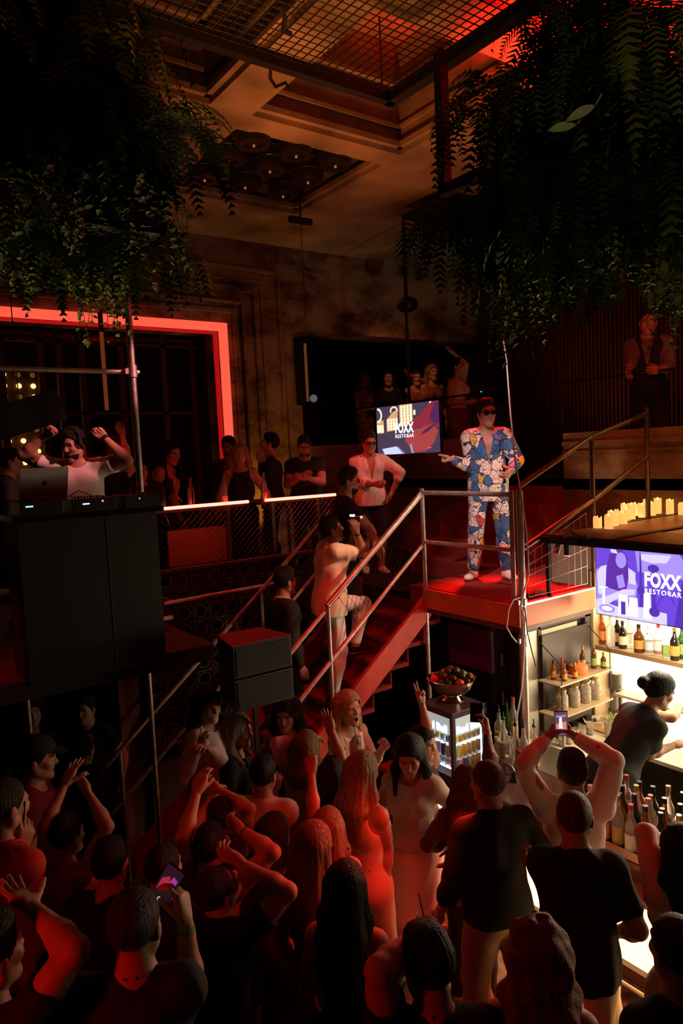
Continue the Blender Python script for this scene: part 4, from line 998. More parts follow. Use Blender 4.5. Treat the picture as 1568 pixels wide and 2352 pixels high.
MB().box(-0.014, 0.014, -0.014, 0.014, -0.35, 0.33).build('tube', emi('amber_tube', (1.0, 0.20, 0.06), 0.12), t); MB().tube([(0, 0, 0.33), (0, 0, 0.75), (-.01, 0, 7.75 - t.location.z)], 0.004, 6).build('wire', cable_b, t)
MB().box(-0.017, 0.017, -0.017, 0.017, 0.33, 0.50).build('end_cap', dark_m, t)
t = empty('banner_board', (0.9, 5.7, 4.2)); tag(t, 'long black slanted board hanging above the DJ', 'board')
MB().obox((0, 0, 0.0), (0.955, 0, 0.297), (0, 1, 0), (-0.297, 0, 0.955), 0.62, 0.03, 0.12).build('board', dark_m, t)
MB().tube([(0.3, 0, 0.2), (0.3, 0, 2.3)], 0.004, 6).tube([(-0.4, 0, 0.0), (-0.4, 0, 2.3)], 0.004, 6).build('wire', cable_b, t)
# ---------------------------------------------------------------- televisions
def screen_left(u, v): return None
def tv(name, label, c, right, up, w, h, art):
    """c centre; right/up unit vectors as the viewer sees the screen"""
    right, up = nrm(right), nrm(up); nn = np.cross(right, up)
    t = empty(name, c); tag(t, label, 'television')
    MB().obox(-nn * 0.025, right, up, nn, w / 2 + 0.008, h / 2 + 0.008, 0.022).build('casing', black_gloss, t)
    P = lambda u, v, d=0.0: right * (u - 0.5) * w + up * (v - 0.5) * h + nn * (0.0 + d)
    art(t, P, right, up, nn, w, h)
    return t
def blob(P, pts, lay, name, m, t): MB().add([P(u, v, 0.0006 * lay) for u, v in pts], [tuple(range(len(pts)))]).build(name, m, t)
def ellp(cx_, cy_, rx, ry, n=22, a0=0, a1=6.2832): return [(cx_ + rx * math.cos(a0 + (a1 - a0) * i / n), cy_ + ry * math.sin(a0 + (a1 - a0) * i / n)) for i in range(n)]
def logo(t, P, right, up, nn, w, h, u0, v0, hw, mt):
    """FOXX over RESTOBAR, hw = word width as a share of the screen width"""
    W_ = hw * w
    for body, v_, tgt_h, key in (('FOXX', v0, W_ * 0.40, 'f'), ('RESTOBAR', v0 - (W_ * 0.17) / h, W_ * 0.135, 'r')):
        o3 = P(u0, v_, 0.006)
        M_ = np.stack([right, up, nn, o3], 1)
        o = text_mesh(body, 1.0, 'logo_letters', mt, t, np.stack([(1, 0, 0), (0, 1, 0), (0, 0, 1), (0, 0, 0)], 1).astype(float), bold=0.045 if key == 'f' else 0.02, extrude=0.0, spacing=1.05 if key == 'f' else 1.25)
        co = np.zeros(len(o.data.vertices) * 3); o.data.vertices.foreach_get('co', co); co = co.reshape(-1, 3)
        mn, mx = co.min(0), co.max(0); co[:, 0] = (co[:, 0] - mn[0]) / (mx[0] - mn[0]) * W_; co[:, 1] = (co[:, 1] - mn[1]) / (mx[1] - mn[1]) * tgt_h
        q3 = o3 + co[:, :1] * right + co[:, 1:2] * up
        o.data.vertices.foreach_set('co', q3.ravel()); o.data.update()
def E_(name, c, s=1.0): return emi('scr_' + name, c, s)
def art_left(t, P, right, up, nn, w, h):
    blob(P, [(0, 0), (1, 0), (1, 1), (0, 1)], 0, 'picture', E_('navy', (0.07, 0.045, 0.09), 1.0), t)
    blob(P, [(0.0, 0.45), (0.12, 0.45), (0.12, 0.72), (0.0, 0.72)], 1, 'picture', E_('glow', (0.75, 0.42, 0.18), 1.0), t)
    blob(P, [(0.17, 0.47), (0.36, 0.50), (0.36, 0.92), (0.27, 0.86), (0.17, 0.72)], 1, 'picture', E_('glow', (0.75, 0.42, 0.18), 1.0), t)
    blob(P, [(0.39, 0.55), (0.60, 0.60), (0.60, 1.0), (0.39, 1.0)], 1, 'picture', E_('glow', (0.75, 0.42, 0.18), 1.0), t)
    m = MB()
    for (u0, u1, v0, v1, nu, nv) in ((0.0, 0.12, 0.47, 0.62, 3, 3), (0.18, 0.36, 0.5, 0.74, 4, 4), (0.40, 0.60, 0.62, 0.98, 4, 6), (0.60, 0.66, 0.78, 0.86, 1, 2), (0.86, 0.90, 0.95, 0.99, 1, 1)):
        for i in range(nu):
            for j in range(nv):
                uu = u0 + (i + .5) * (u1 - u0) / nu; vv = v0 + (j + .5) * (v1 - v0) / nv
                m.add([P(a, b, 0.0015) for a, b in ellp(uu, vv, 0.019, 0.034, 10)], [tuple(range(10))])
    for i in range(14): 
        a = math.pi * (0.45 - 0.9 * i / 13); m.add([P(x, y, 0.0015) for x, y in ellp(0.025 + 0.06 * math.cos(a), 0.83 + 0.13 * math.sin(a), 0.014, 0.026, 8)], [tuple(range(8))])
        if i < 8: a = math.pi * (1.1 - 1.1 * i / 7); m.add([P(x, y, 0.0015) for x, y in ellp(0.30 + 0.055 * math.cos(a), 0.90 + 0.07 * math.sin(a), 0.012, 0.022, 8)], [tuple(range(8))])
    m.build('picture', E_('bulbs', (1.0, 0.88, 0.60), 1.25), t)
    blob(P, [(0.50, 0.60), (0.60, 0.66), (0.74, 0.80), (0.88, 0.98), (1, 1), (1, 0.5), (0.86, 0.45), (0.72, 0.52), (0.60, 0.50)], 3, 'picture', E_('red_sleeve', (0.30, 0.025, 0.05), 1.0), t)
    blob(P, [(0.86, 0.7), (0.93, 0.95), (1, 1), (1, 0.55), (0.9, 0.58)], 4, 'picture', E_('purple', (0.10, 0.02, 0.10), 1.0), t)
    blob(P, [(0.54, 0.12), (0.60, 0.02), (0.80, 0.04), (0.92, 0.2), (0.98, 0.42), (0.90, 0.56), (0.74, 0.50), (0.62, 0.48), (0.55, 0.36), (0.46, 0.28)], 4, 'picture', E_('arm', (0.42, 0.06, 0.055), 1.0), t)
    blob(P, [(0.70, 0.35), (0.84, 0.42), (0.96, 0.56), (0.90, 0.55), (0.78, 0.46)], 5, 'picture', E_('purple', (0.10, 0.02, 0.10), 1.0), t)
    blob(P, ellp(0.84, 0.10, 0.035, 0.015), 5, 'picture', E_('redhi', (0.8, 0.1, 0.15), 1.0), t)
    blob(P, [(0.08, 0.12), (0.32, 0.16), (0.42, 0.0), (0.12, 0.0)], 5, 'picture', E_('lightblue', (0.62, 0.68, 0.95), 1.1), t)
    blob(P, [(0.32, 0.16), (0.36, 0.14), (0.46, 0.0), (0.42, 0.0)], 6, 'picture', E_('lilac', (0.35, 0.33, 0.6), 1.0), t)
    blob(P, [(0.54, 0.18), (0.56, 0.02), (0.60, 0.0), (0.57, 0.2)], 6, 'picture', E_('lilac', (0.35, 0.33, 0.6), 1.0), t)
    logo(t, P, right, up, nn, w, h, 0.315, 0.42, 0.30, E_('white', (1, 1, 1), 1.3))
def art_right(t, P, right, up, nn, w, h):
    a = E_('violet', (0.17, 0.07, 0.78), 1.0); b = E_('violet2', (0.10, 0.035, 0.50), 1.0); c = E_('lav', (0.42, 0.30, 0.98), 1.05); d = E_('pale', (0.72, 0.66, 1.0), 1.1); e = E_('plum', (0.13, 0.03, 0.42), 1.0); hi = E_('whitev', (0.95, 0.93, 1.0), 1.2)
    blob(P, [(0, 0), (1, 0), (1, 1), (0, 1)], 0, 'picture', a, t)
    blob(P, [(0.36, 1), (1.0, 1), (1.0, 0.75), (0.75, 0.66), (0.38, 0.7)], 1, 'picture', c, t)
    blob(P, [(0.40, 0.96), (0.66, 0.97), (0.62, 0.86), (0.5, 0.84), (0.40, 0.88)], 2, 'picture', d, t)
    blob(P, [(0.72, 1.0), (1, 1), (1, 0.88), (0.78, 0.86)], 2, 'picture', a, t)
    blob(P, [(0.0, 0.2), (0.0, 0.66), (0.05, 0.72), (0.12, 0.76), (0.33, 0.72), (0.38, 0.5), (0.36, 0.3), (0.2, 0.24)], 2, 'picture', c, t)
    blob(P, [(0.01, 0.62), (0.05, 0.72), (0.1, 0.75), (0.09, 0.45), (0.06, 0.3), (0.02, 0.3)], 3, 'picture', d, t)
    blob(P, [(0.30, 0.74), (0.36, 0.68), (0.36, 0.5), (0.30, 0.52)], 3, 'picture', d, t)
    blob(P, [(0.09, 0.42), (0.10, 0.7), (0.13, 0.9), (0.17, 0.98), (0.24, 0.99), (0.29, 0.9), (0.30, 0.6), (0.28, 0.42), (0.22, 0.38), (0.16, 0.40)], 4, 'picture', e, t)
    blob(P, ellp(0.235, 0.84, 0.048, 0.115), 5, 'picture', c, t)
    blob(P, [(0.19, 0.60), (0.25, 0.64), (0.27, 0.46), (0.21, 0.42)], 5, 'picture', c, t)
    blob(P, [(0.14, 0.99), (0.19, 0.99), (0.21, 0.93), (0.15, 0.94)], 6, 'picture', d, t)
    blob(P, [(0.01, 0.22), (0.12, 0.30), (0.25, 0.42), (0.36, 0.44), (0.35, 0.36), (0.24, 0.32), (0.12, 0.18)], 6, 'picture', d, t)
    blob(P, [(0.0, 0.0), (0.62, 0.0), (0.62, 0.16), (0.42, 0.20), (0.2, 0.15), (0, 0.22)], 6, 'picture', d, t)
    blob(P, ellp(0.10, 0.1, 0.075, 0.06), 7, 'picture', c, t); blob(P, ellp(0.10, 0.1, 0.05, 0.035), 8, 'picture', hi, t)
    for (u, hw_, v1) in ((0.25, 0.05, 0.34), (0.34, 0.045, 0.32), (0.46, 0.035, 0.42)): blob(P, [(u - hw_, 0.04), (u + hw_, 0.04), (u + hw_ * .8, v1), (u - hw_ * .8, v1)], 8, 'picture', hi, t)
    blob(P, [(0.06, 0.16), (0.085, 0.16), (0.085, 0.4), (0.12, 0.43), (0.02, 0.42), (0.06, 0.39)], 9, 'picture', hi, t)
    blob(P, [(0.23, 0.05), (0.27, 0.05), (0.27, 0.24), (0.23, 0.24)], 9, 'picture', b, t)
    blob(P, [(0.68, 0.02), (0.74, 0.6), (0.82, 0.8), (0.90, 0.76), (0.94, 0.5), (1, 0.42), (1, 0), (0.7, 0)], 7, 'picture', b, t)
    blob(P, [(0.78, 0.8), (0.84, 0.84), (0.92, 0.8), (0.9, 0.75), (0.8, 0.76)], 8, 'picture', c, t)
    blob(P, [(0.395, 0.2), (0.425, 0.2), (0.415, 0.85), (0.41, 0.98), (0.40, 0.98)], 9, 'picture', b, t); blob(P, ellp(0.408, 0.44, 0.035, 0.06), 10, 'picture', b, t)
    blob(P, ellp(0.515, 0.77, 0.048, 0.055), 9, 'picture', b, t); blob(P, [(0.50, 0.1), (0.535, 0.1), (0.525, 0.74), (0.505, 0.74)], 9, 'picture', b, t); blob(P, ellp(0.52, 0.16, 0.045, 0.07), 10, 'picture', b, t)
    m = MB(); m.tube([P(0.53 + 0.02 * i, 0.22 + 0.2 * math.sin(i * 0.34) * 1.0, 0.007) for i in range(9)], 0.004, 6); m.build('picture', b, t)
    blob(P, [(0.93, 0.0), (0.97, 0.0), (0.985, 0.35), (0.95, 0.35)], 9, 'picture', d, t)
    logo(t, P, right, up, nn, w, h, 0.44, 0.50, 0.30, E_('whitelogo', (1, 1, 1), 1.5))
up_ = np.array([0, 0, 1.0])
t = tv('television', 'hanging screen showing red and gold pictures left of the performer', (6.0, 6.92, 4.19), nrm((0.06, -1, 0)), (0, 0, 1), 1.12, 0.62, art_left)
MB().tube([(0.06, 0, 0.28), (0.08, 0, 2.56)], 0.02, 10).box(0.03, 0.09, -0.15, 0.15, -0.1, 0.3).build('ceiling_mount', dark_m, t)
t = tv('television', 'large screen with violet picture over the back bar shelves', (5.30, 3.205, 2.725), (0, -1, 0), (0, 0, 1), 1.03, 0.575, art_right)
MB().box(0.03, 0.09, -0.2, 0.2, 0.1, 0.34).build('bracket', dark_m, t)
# ---------------------------------------------------------------- raised candle stage
t = empty('raised_stage', (5.0, 3.9, 3.03)); tag(t, 'dark raised stage deck with a perforated front carrying the candles', 'platform'); o0 = (5.0, 3.9, 3.03)
loc(MB().box(4.86, 7.0, 0.6, 3.9, 3.085, 3.15), o0).build('deck', mat('stage_wood', (0.24, 0.13, 0.055), rough=0.4, var=0.35, vscale=3, stretch=(1, 8, 1)), t)
loc(MB().box(4.82, 4.86, 0.6, 3.92, 3.09, 3.145).box(4.86, 6.99, 3.88, 3.93, 3.09, 3.155).box(4.8, 6.0, 3.22, 3.28, 3.135, 3.165), o0).build('frame', dark_m, t)
m = MB()
for i in range(30): m.box(4.86 + i * 0.02, 4.866 + i * 0.02, 0.6, 3.88, 3.15, 3.156)
for i in range(160): m.box(4.86, 5.46, 0.62 + i * 0.0203, 0.626 + i * 0.0203, 3.151, 3.157)
loc(m, o0).build('mesh_panel', mat('mesh_metal', (0.34, 0.25, 0.18), rough=0.5, metal=0.3), t)
# candles
def candle_mat():
    m = mat('candle_wax', (0.85, 0.55, 0.25), rough=0.5); nt = m.node_tree; b = nt.nodes['Principled BSDF']
    b.inputs['Emission Color'].default_value = (1.0, 0.50, 0.13, 1); b.inputs['Emission Strength'].default_value = 0.95
    b.inputs['Base Color'].default_value = (0.9, 0.62, 0.3, 1)
    return m
cw = candle_mat(); fl = emi('flame', (1.0, 0.75, 0.35), 6.0)
def candle(hh):
    t = empty('candle'); r = 0.037; n = 24; rs = random.Random(int(hh * 1000))
    m = MB(); prof = [(0, 0), (r, 0), (r, hh - 0.012), (r * 0.97, hh), (r * 0.75, hh - 0.004), (r * 0.6, hh - 0.018), (0.0, hh - 0.022)]
    m.lathe(prof, n=n); o = m.build('wax', cw, t, smooth=True)
    me = o.data
    for v in me.vertices:
        if v.co.z > hh - 0.014: v.co.z += 0.010 * math.sin(3 * math.atan2(v.co.y, v.co.x) + hh * 40) * (1 if math.hypot(v.co.x, v.co.y) > r * 0.7 else 0.2)
    MB().tube([(0, 0, hh - 0.022), (0, 0, hh - 0.006)], 0.002, 6).build('wick', mat('wick', (0.02, 0.015, 0.01)), t); MB().lathe([(0, 0), (0.004, 0.006), (0.003, 0.014), (0, 0.024)], (0, 0, hh - 0.008), 8).build('flame', fl, t, smooth=True)
    return t
cl = [  # base pixel, top y
    (1372, 1214, 1189, 'short ivory pillar candle alone at the left end of the row'), (1398, 1216, 1180, 'ivory candle in front of the tall pair near the left end'), (1405, 1208, 1171, 'tall candle behind the front pair at the left end'), (1411, 1207, 1184, 'small candle squeezed between two taller ones near the left end'),
    (1419, 1196, 1172, 'candle just right of the left cluster'), (1431, 1203, 1176, 'front candle in the second cluster'), (1439, 1196, 1170, 'candle partly hidden behind the second cluster'), (1434, 1187, 1154, 'thin candle standing behind the second cluster'),
    (1450, 1192, 1154, 'broad bright candle in the middle of the row'), (1459, 1184, 1153, 'candle leaning close behind the broad middle one'), (1474, 1188, 1155, 'candle in front of the narrow gap at the middle'), (1466, 1181, 1156, 'candle half hidden in the middle of the row'), (1480, 1179, 1156, 'candle tucked behind the middle pair'),
    (1485, 1176, 1142, 'taller candle with a square top right of the middle'), (1497, 1184, 1151, 'amber toned candle in front, right of the middle'), (1510, 1178, 1140, 'tall bright candle of the right pair'), (1510, 1170, 1135, 'candle rising behind the tall bright one'), (1538, 1171, 1135, 'tall candle standing alone before the right edge'), (1566, 1169, 1140, 'candle cut by the right edge of the picture')]
for i, (px, py, ty_, lb) in enumerate(cl):
    p = at(px, py, z=3.15)
    if p[0] > 6.9: p = at(px, py, x=6.88); p[2] = 3.15
    d_ = depth(p); hh = max(0.10, (py - ty_ - 3) * d_ / FPX); c_ = candle(hh); c_.location = tuple(p); tag(c_, 'lit ' + lb, 'candle', 'candles on the raised stage')
# ---------------------------------------------------------------- bar counter
CZT = 1.2
t = empty('bar_counter', (4.35, 3.0, FZ)); tag(t, 'long dark bar counter with a glowing front panel', 'counter'); o0 = (4.35, 3.0, FZ)
loc(MB().box(4.0, 4.62, 0.5, 5.02, CZT - 0.05, CZT), o0).build('top', mat('bar_top', (0.10, 0.045, 0.035), rough=0.22, var=0.3, vscale=6), t, bevel=0.006)
loc(MB().box(4.20, 4.60, 0.5, 5.0, FZ, CZT - 0.05), o0).build('body', dark_m, t)
loc(MB().box(3.86, 4.02, 0.5, 5.04, 1.03, 1.075), o0).build('ledge', mat('ledge', (0.38, 0.13, 0.06), rough=0.3), t, bevel=0.004)
loc(MB().box(4.02, 4.2, 0.5, 5.0, 1.03, CZT - 0.05), o0).build('apron', mat('apron', (0.20, 0.05, 0.03), rough=0.4), t)
glow = emi('lit_panel', (1.0, 0.56, 0.22), 4.2)
loc(MB().box(4.10, 4.13, 0.5, 4.95, 0.42, 0.99), o0).build('glowing_panel', glow, t)
m = MB().box(4.06, 4.14, 0.5, 5.0, 0.99, 1.03).box(4.05, 4.14, 0.5, 5.0, 0.34, 0.42)
for y_ in (0.5, 2.42, 3.6, 4.95): m.box(4.07, 4.14, y_, y_ + 0.03, 0.42, 0.99)
loc(m, o0).build('panel_frame', mat('frame_brown', (0.08, 0.035, 0.02), rough=0.5), t)
loc(MB().tube([(3.9, 0.6, 0.42), (3.9, 4.9, 0.42)], 0.014, 10), o0).build('foot_rail', brush, t, smooth=True)
# inner work stations
t = empty('work_station', (4.9, 2.8, FZ)); tag(t, 'stainless work station with drawers and sink behind the bar', 'work station'); o0 = (4.9, 2.8, FZ)
loc(MB().box(4.62, 5.0, 1.0, 3.7, 1.02, 1.06).box(4.62, 5.0, 3.10, 3.12, 1.06, 1.11).box(4.62, 5.0, 2.4, 2.42, 1.06, 1.11), o0).build('steel_top', brush, t)
loc(MB().box(4.64, 4.97, 1.0, 3.68, FZ, 1.02), o0).build('cabinet', dark_m, t)
t = empty('back_counter', (5.75, 3.5, FZ)); tag(t, 'pale L-shaped back counter along the lit wall', 'counter'); o0 = (5.75, 3.5, FZ)
wt = mat('worktop_pale', (0.72, 0.62, 0.48), rough=0.35)
loc(MB().box(4.75, 5.72, 3.72, 4.40, 1.06, 1.10).box(5.72, 6.5, 0.8, 4.40, 1.06, 1.10), o0).build('worktop', wt, t, bevel=0.004)
loc(MB().box(5.76, 6.48, 0.8, 3.72, FZ, 1.06).box(4.8, 6.48, 3.76, 4.38, FZ, 1.06), o0).build('cabinet', mat('cabinet_steel', (0.11, 0.085, 0.06), rough=0.4, metal=0.5), t)
for y_ in (3.2, 2.6, 2.0): loc(MB().box(5.75, 5.76, y_ - 0.02, y_, 0.35, 1.04), o0).build('door_gap', dark_m, t)
t = MB().box(-0.17, 0.30, -0.45, 0.5, 0, 0.095).build('drip_tray', brush, None, bevel=0.004); t.location = (4.80, 3.78, 1.105); tag(t, 'raised steel tray under the juice bottles beside the pole', 'tray')
t = empty('cold_room_door', (5.04, 4.95, 1.3)); tag(t, 'black door with hinges and a painted purple reflection under the stage', 'door')
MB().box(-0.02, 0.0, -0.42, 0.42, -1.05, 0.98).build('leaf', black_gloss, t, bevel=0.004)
MB().box(-0.026, -0.021, -0.30, 0.32, 0.45, 0.86).build('pane', mat('purple_reflection', (0.10, 0.006, 0.11), rough=0.12, coat=0.5), t)  # purple reflection on the black leaf, painted as a dark sheet
for z_ in (0.55, 0.18): MB().tube([(-0.035, -0.40, z_), (-0.035, -0.40, z_ + 0.12)], 0.012, 10).build('hinge', steel_dark, t, smooth=True)
MB().tube([(-0.03, 0.33, 0.1), (-0.07, 0.33, 0.1), (-0.07, 0.33, -0.12), (-0.03, 0.33, -0.12)], 0.010, 8).build('handle', steel, t, smooth=True)
# back bar shelving
t = empty('back_bar_shelves', (6.3, 3.4, 1.1)); tag(t, 'bright back-lit shelving behind the bar', 'shelving'); o0 = (6.3, 3.4, 1.1)
loc(MB().box(6.46, 6.49, 0.8, 4.36, 1.10, 2.62), o0).build('light_wall', emi('lit_wall', (1.0, 0.80, 0.50), 6.5), t)
sh = mat('shelf_cream', (0.50, 0.38, 0.24), rough=0.4)
loc(MB().box(6.17, 6.46, 0.8, 4.37, 1.83, 1.86).box(6.25, 6.46, 0.8, 4.2, 1.36, 1.385), o0).build('shelf', sh, t)
loc(MB().box(6.15, 6.46, 4.36, 4.39, 1.10, 2.62), o0).build('side_panel', sh, t)
loc(MB().box(6.16, 6.17, 0.8, 4.37, 1.825, 1.865), o0).build('shelf_edge', mat('shelf_edge', (0.25, 0.16, 0.08), rough=0.5), t)
# side wall steel panel with frame and shelf unit
t = empty('steel_panel', (5.5, 4.38, 1.1)); tag(t, 'framed steel wall panel right of the scaffold pole', 'panel'); o0 = (5.5, 4.38, 1.1)
loc(MB().box(5.06, 5.30, 4.37, 4.395, 1.12, 2.3), o0).build('left_sheet', brush, t); loc(MB().box(5.06, 6.1, 4.36, 4.395, 2.18, 2.30).box(5.30, 5.34, 4.36, 4.395, 1.12, 2.2).box(6.02, 6.1, 4.36, 4.395, 1.12, 2.2), o0).build('frame', mat('frame_dark', (0.05, 0.035, 0.03), rough=0.4, metal=0.4), t)
loc(MB().box(5.36, 5.9, 4.37, 4.395, 2.05, 2.16), o0).build('opening', mat('hatch', (0.5, 0.42, 0.3), rough=0.5, emit=(1, .75, .45), estr=0.0), t)
t = empty('wall_shelf_unit', (5.6, 4.2, 1.3)); tag(t, 'open wall shelf unit with two levels hung on thin rods beside the pole', 'shelf'); o0 = (5.6, 4.2, 1.3)
loc(MB().box(5.32, 6.05, 4.33, 4.36, 1.2, 2.12), o0).build('back_board', mat('board_dark', (0.045, 0.03, 0.022), rough=0.4), t)
for z_ in (1.40, 1.70): loc(MB().box(5.25, 6.05, 4.08, 4.34, z_, z_ + 0.014), o0).build('shelf', sh, t)
loc(MB().tube([(5.28, 4.09, 1.1), (5.28, 4.09, 1.9), (5.25, 4.33, 2.1)], 0.005, 6).tube([(6.02, 4.09, 1.1), (6.02, 4.09, 1.9), (6.02, 4.33, 2.1)], 0.005, 6), o0).build('rod', cable_b, t)
# ---------------------------------------------------------------- glassware
liq = {}
def liquid(n, c): return mat('liquid_' + n, c, rough=0.15, spec=0.6, emit=c, estr=0.0)
glass_bottle = mat('glass_bottle', (0.95, 0.95, 0.92), rough=0.04, trans=0.85, ior=1.35)
def bottle(label, p, hh=0.30, r=0.037, glass=None, liq_c=None, fill=0.7, cap='cap_black', lab=None, group=None, pourer=False, neck=0.32, square=False, cat='bottle'):
    t = empty('bottle', p); tag(t, label, cat, group)
    g_ = glass or glass_bottle; nk = hh * (1 - neck)
    prof = [(0, 0), (r * 0.93, 0), (r, 0.008), (r, nk * 0.86), (r * 0.82, nk * 0.97), (r * 0.42, nk * 1.12), (r * 0.34, hh * 0.97), (r * 0.38, hh), (0, hh)]
    MB().lathe(prof, n=4 if square else 14).build('glass', g_, t, smooth=not square)
    if liq_c is not None:
        MB().lathe([(0, 0.004), (r * 0.9, 0.004), (r * 0.92, nk * 0.84 * fill), (0, nk * 0.84 * fill + 0.001)], n=4 if square else 14).build('liquid', liq_c, t, smooth=True)
    if lab is not None: MB().lathe([(r * 1.015, nk * 0.22), (r * 1.015, nk * 0.68)], n=4 if square else 16).build('paper_label', lab, t, smooth=not square)
    if pourer: MB().lathe([(r * 0.36, hh - 0.015), (r * 0.40, hh), (r * 0.16, hh + 0.012), (r * 0.12, hh + 0.055), (0, hh + 0.055)], n=8).build('pourer', MATS.get('pour') or mat('pour', (0.03, 0.03, 0.03), rough=0.3, metal=0.5), t, smooth=True)
    elif cap: MB().lathe([(r * 0.40, hh - 0.03), (r * 0.42, hh - 0.03), (r * 0.42, hh + 0.006), (0, hh + 0.006)], n=10).build('cap', CAPS[cap], t, smooth=False)
    return t
CAPS = {'cap_black': mat('cap_black', (0.015, 0.014, 0.014), rough=0.4), 'cap_red': mat('cap_red', (0.5, 0.03, 0.02), rough=0.4), 'cap_gold': mat('cap_gold', (0.55, 0.33, 0.10), rough=0.3, metal=0.8), 'cap_white': mat('cap_white', (0.75, 0.7, 0.66), rough=0.4), 'cap_pink': mat('cap_pink', (0.7, 0.28, 0.26), rough=0.5)}
LB = {'cream': mat('label_cream', (0.75, 0.66, 0.5), rough=0.6), 'white': mat('label_white', (0.8, 0.78, 0.74), rough=0.6), 'orange': mat('label_orange', (0.7, 0.28, 0.06), rough=0.6), 'black': mat('label_black', (0.03, 0.025, 0.02), rough=0.5), 'gold': mat('label_gold', (0.5, 0.3, 0.08), rough=0.4), 'blue': mat('label_blue', (0.55, 0.6, 0.75), rough=0.5), 'green': mat('label_green', (0.25, 0.35, 0.08), rough=0.6)}
GL = {'clear': glass_bottle, 'brown': mat('glass_brown', (0.16, 0.05, 0.012), rough=0.08, trans=0.4, ior=1.3), 'green': mat('glass_green', (0.03, 0.12, 0.02), rough=0.08, trans=0.5, ior=1.3), 'dark': mat('glass_dark', (0.02, 0.012, 0.008), rough=0.08), 'amber': mat('glass_amber', (0.55, 0.16, 0.03), rough=0.06, trans=0.7, ior=1.3), 'frost': mat('glass_frost', (0.7, 0.66, 0.58), rough=0.35, trans=0.5, ior=1.3)}
LQ = {'amber': liquid('amber', (0.5, 0.12, 0.02)), 'red': liquid('red', (0.62, 0.05, 0.015)), 'orange': liquid('orange', (0.75, 0.26, 0.03)), 'yellow': liquid('yellow', (0.75, 0.42, 0.06)), 'green': liquid('green', (0.25, 0.6, 0.05)), 'pale': liquid('pale', (0.6, 0.42, 0.26)), 'brown': liquid('brown', (0.2, 0.06, 0.02))}
# bottles on the lit shelf (left to right)
SB = [(1383, 'amber', 'amber', 'orange', 'cap_gold', 'amber bottle with a tall gold neck, first on the lit shelf', 0.30, .042), (1390 + 0, 'frost', None, None, 'cap_white', 'frosted white bottle with two small dots, second on the lit shelf', 0.30, .040), (1410, 'dark', None, 'cream', 'cap_white', 'dark bottle with a round cream label behind the front pair', 0.29, .040), (1428, 'dark', None, 'cream', 'cap_black', 'rounded dark bottle with a pale oval label on the lit shelf', 0.27, .040),
      (1447, 'frost', None, 'white', 'cap_white', 'pale washed-out bottle standing in the bright middle of the lit shelf', 0.30, .043), (1467, 'brown', 'brown', 'gold', 'cap_black', 'broad brown bottle with three gold label spots', 0.27, .048), (1489, 'clear', 'pale', 'blue', 'cap_white', 'ribbed bottle of pale orange spirit with a blue and white band', 0.26, .048), (1510, 'clear', 'red', 'white', 'cap_red', 'clear bottle with a big white label over red liquor', 0.29, .042),
      (1523, 'clear', 'green', 'green', 'cap_white', 'square clear bottle with bright green liqueur', 0.24, .040), (1549, 'dark', None, 'gold', 'cap_gold', 'dark wine-shaped bottle with a tan label near the right end', 0.30, .042), (1562, 'green', 'green', 'green', 'cap_black', 'green bottle half hidden at the right end of the lit shelf', 0.31, .040)]
ys_ = [0] * 11
fr_ = [0.06, 0.05, 0.12, 0.06, 0.14, 0.04, 0.08, 0.10, 0.06, 0.03, 0.13]
for i, (px, gl_, lq_, lb_, cp_, lab_, hh, r) in enumerate(SB):
    px2 = [1383, 1403, 1418, 1430, 1446, 1467, 1491, 1512, 1528, 1549, 1566][i]
    p = at(px2, 1495, x=6.22 + fr_[i] * 0.9); p[2] = 1.862
    bottle(lab_, p, hh, r, GL[gl_], LQ[lq_] if lq_ else None, 0.6, cp_, LB[lb_] if lb_ else None, 'liquor bottles on the lit shelf', square=(i == 8))

# ---------------------------------------------------------------- fridge with cans
fx0, fy0 = 3.93, 4.12; fw, fd_, fh = 0.40, 0.40, 0.58
t = empty('drinks_fridge', (fx0 + fw / 2, fy0 + fd_ / 2, CZT)); tag(t, 'small counter-top drinks fridge with two lit glass sides beside the pole', 'fridge')
fm = mat('fridge_shell', (0.10, 0.075, 0.085), rough=0.3, metal=0.3)
hx, hy = fw / 2, fd_ / 2
m = MB().box(-hx, hx, -hy, hy, fh - 0.05, fh).box(-hx, hx, -hy, hy, 0.0, 0.045)
for sx in (-1, 1):
    for sy in (-1, 1): m.box(sx * hx, sx * (hx - 0.035), sy * hy, sy * (hy - 0.035), 0.045, fh - 0.05)
m.box(hx - 0.02, hx, -hy, hy, 0.0, fh).box(-hx, hx, hy - 0.02, hy, 0.0, fh)
m.build('cabinet', fm, t, bevel=0.003)
MB().box(hx - 0.03, hx - 0.02, -hy + 0.02, hy - 0.02, 0.05, fh - 0.06).box(-hx + 0.03, hx - 0.03, hy - 0.03, hy - 0.02, 0.05, fh - 0.06).box(-hx + 0.03, hx - 0.03, -hy + 0.03, hy - 0.03, fh - 0.06, fh - 0.052).build('light_liner', emi('fridge_light', (0.80, 0.92, 1.0), 6.0), t)
MB().box(-hx + 0.030, -hx + 0.036, -hy + 0.006, -hy + 0.012, 0.05, fh - 0.06).box(-hx + 0.03, -hx + 0.04, -hy + 0.012, hy, 0.09, 0.1).build('lamp_strip', emi('fridge_strip', (0.9, 0.96, 1.0), 6.0), t)
gp = mat('fridge_glass', (1, 1, 1), rough=0.0, trans=1.0, ior=1.02, spec=0.2)
for z_ in (0.16, 0.30): 
    MB().box(-hx + 0.04, hx - 0.03, -hy + 0.04, hy - 0.03, z_, z_ + 0.006).build('wire_shelf', mat('wire_white', (0.8, 0.82, 0.85), rough=0.4), t)
tx = emi('fridge_text', (0.85, 0.95, 1.0), 1.6)
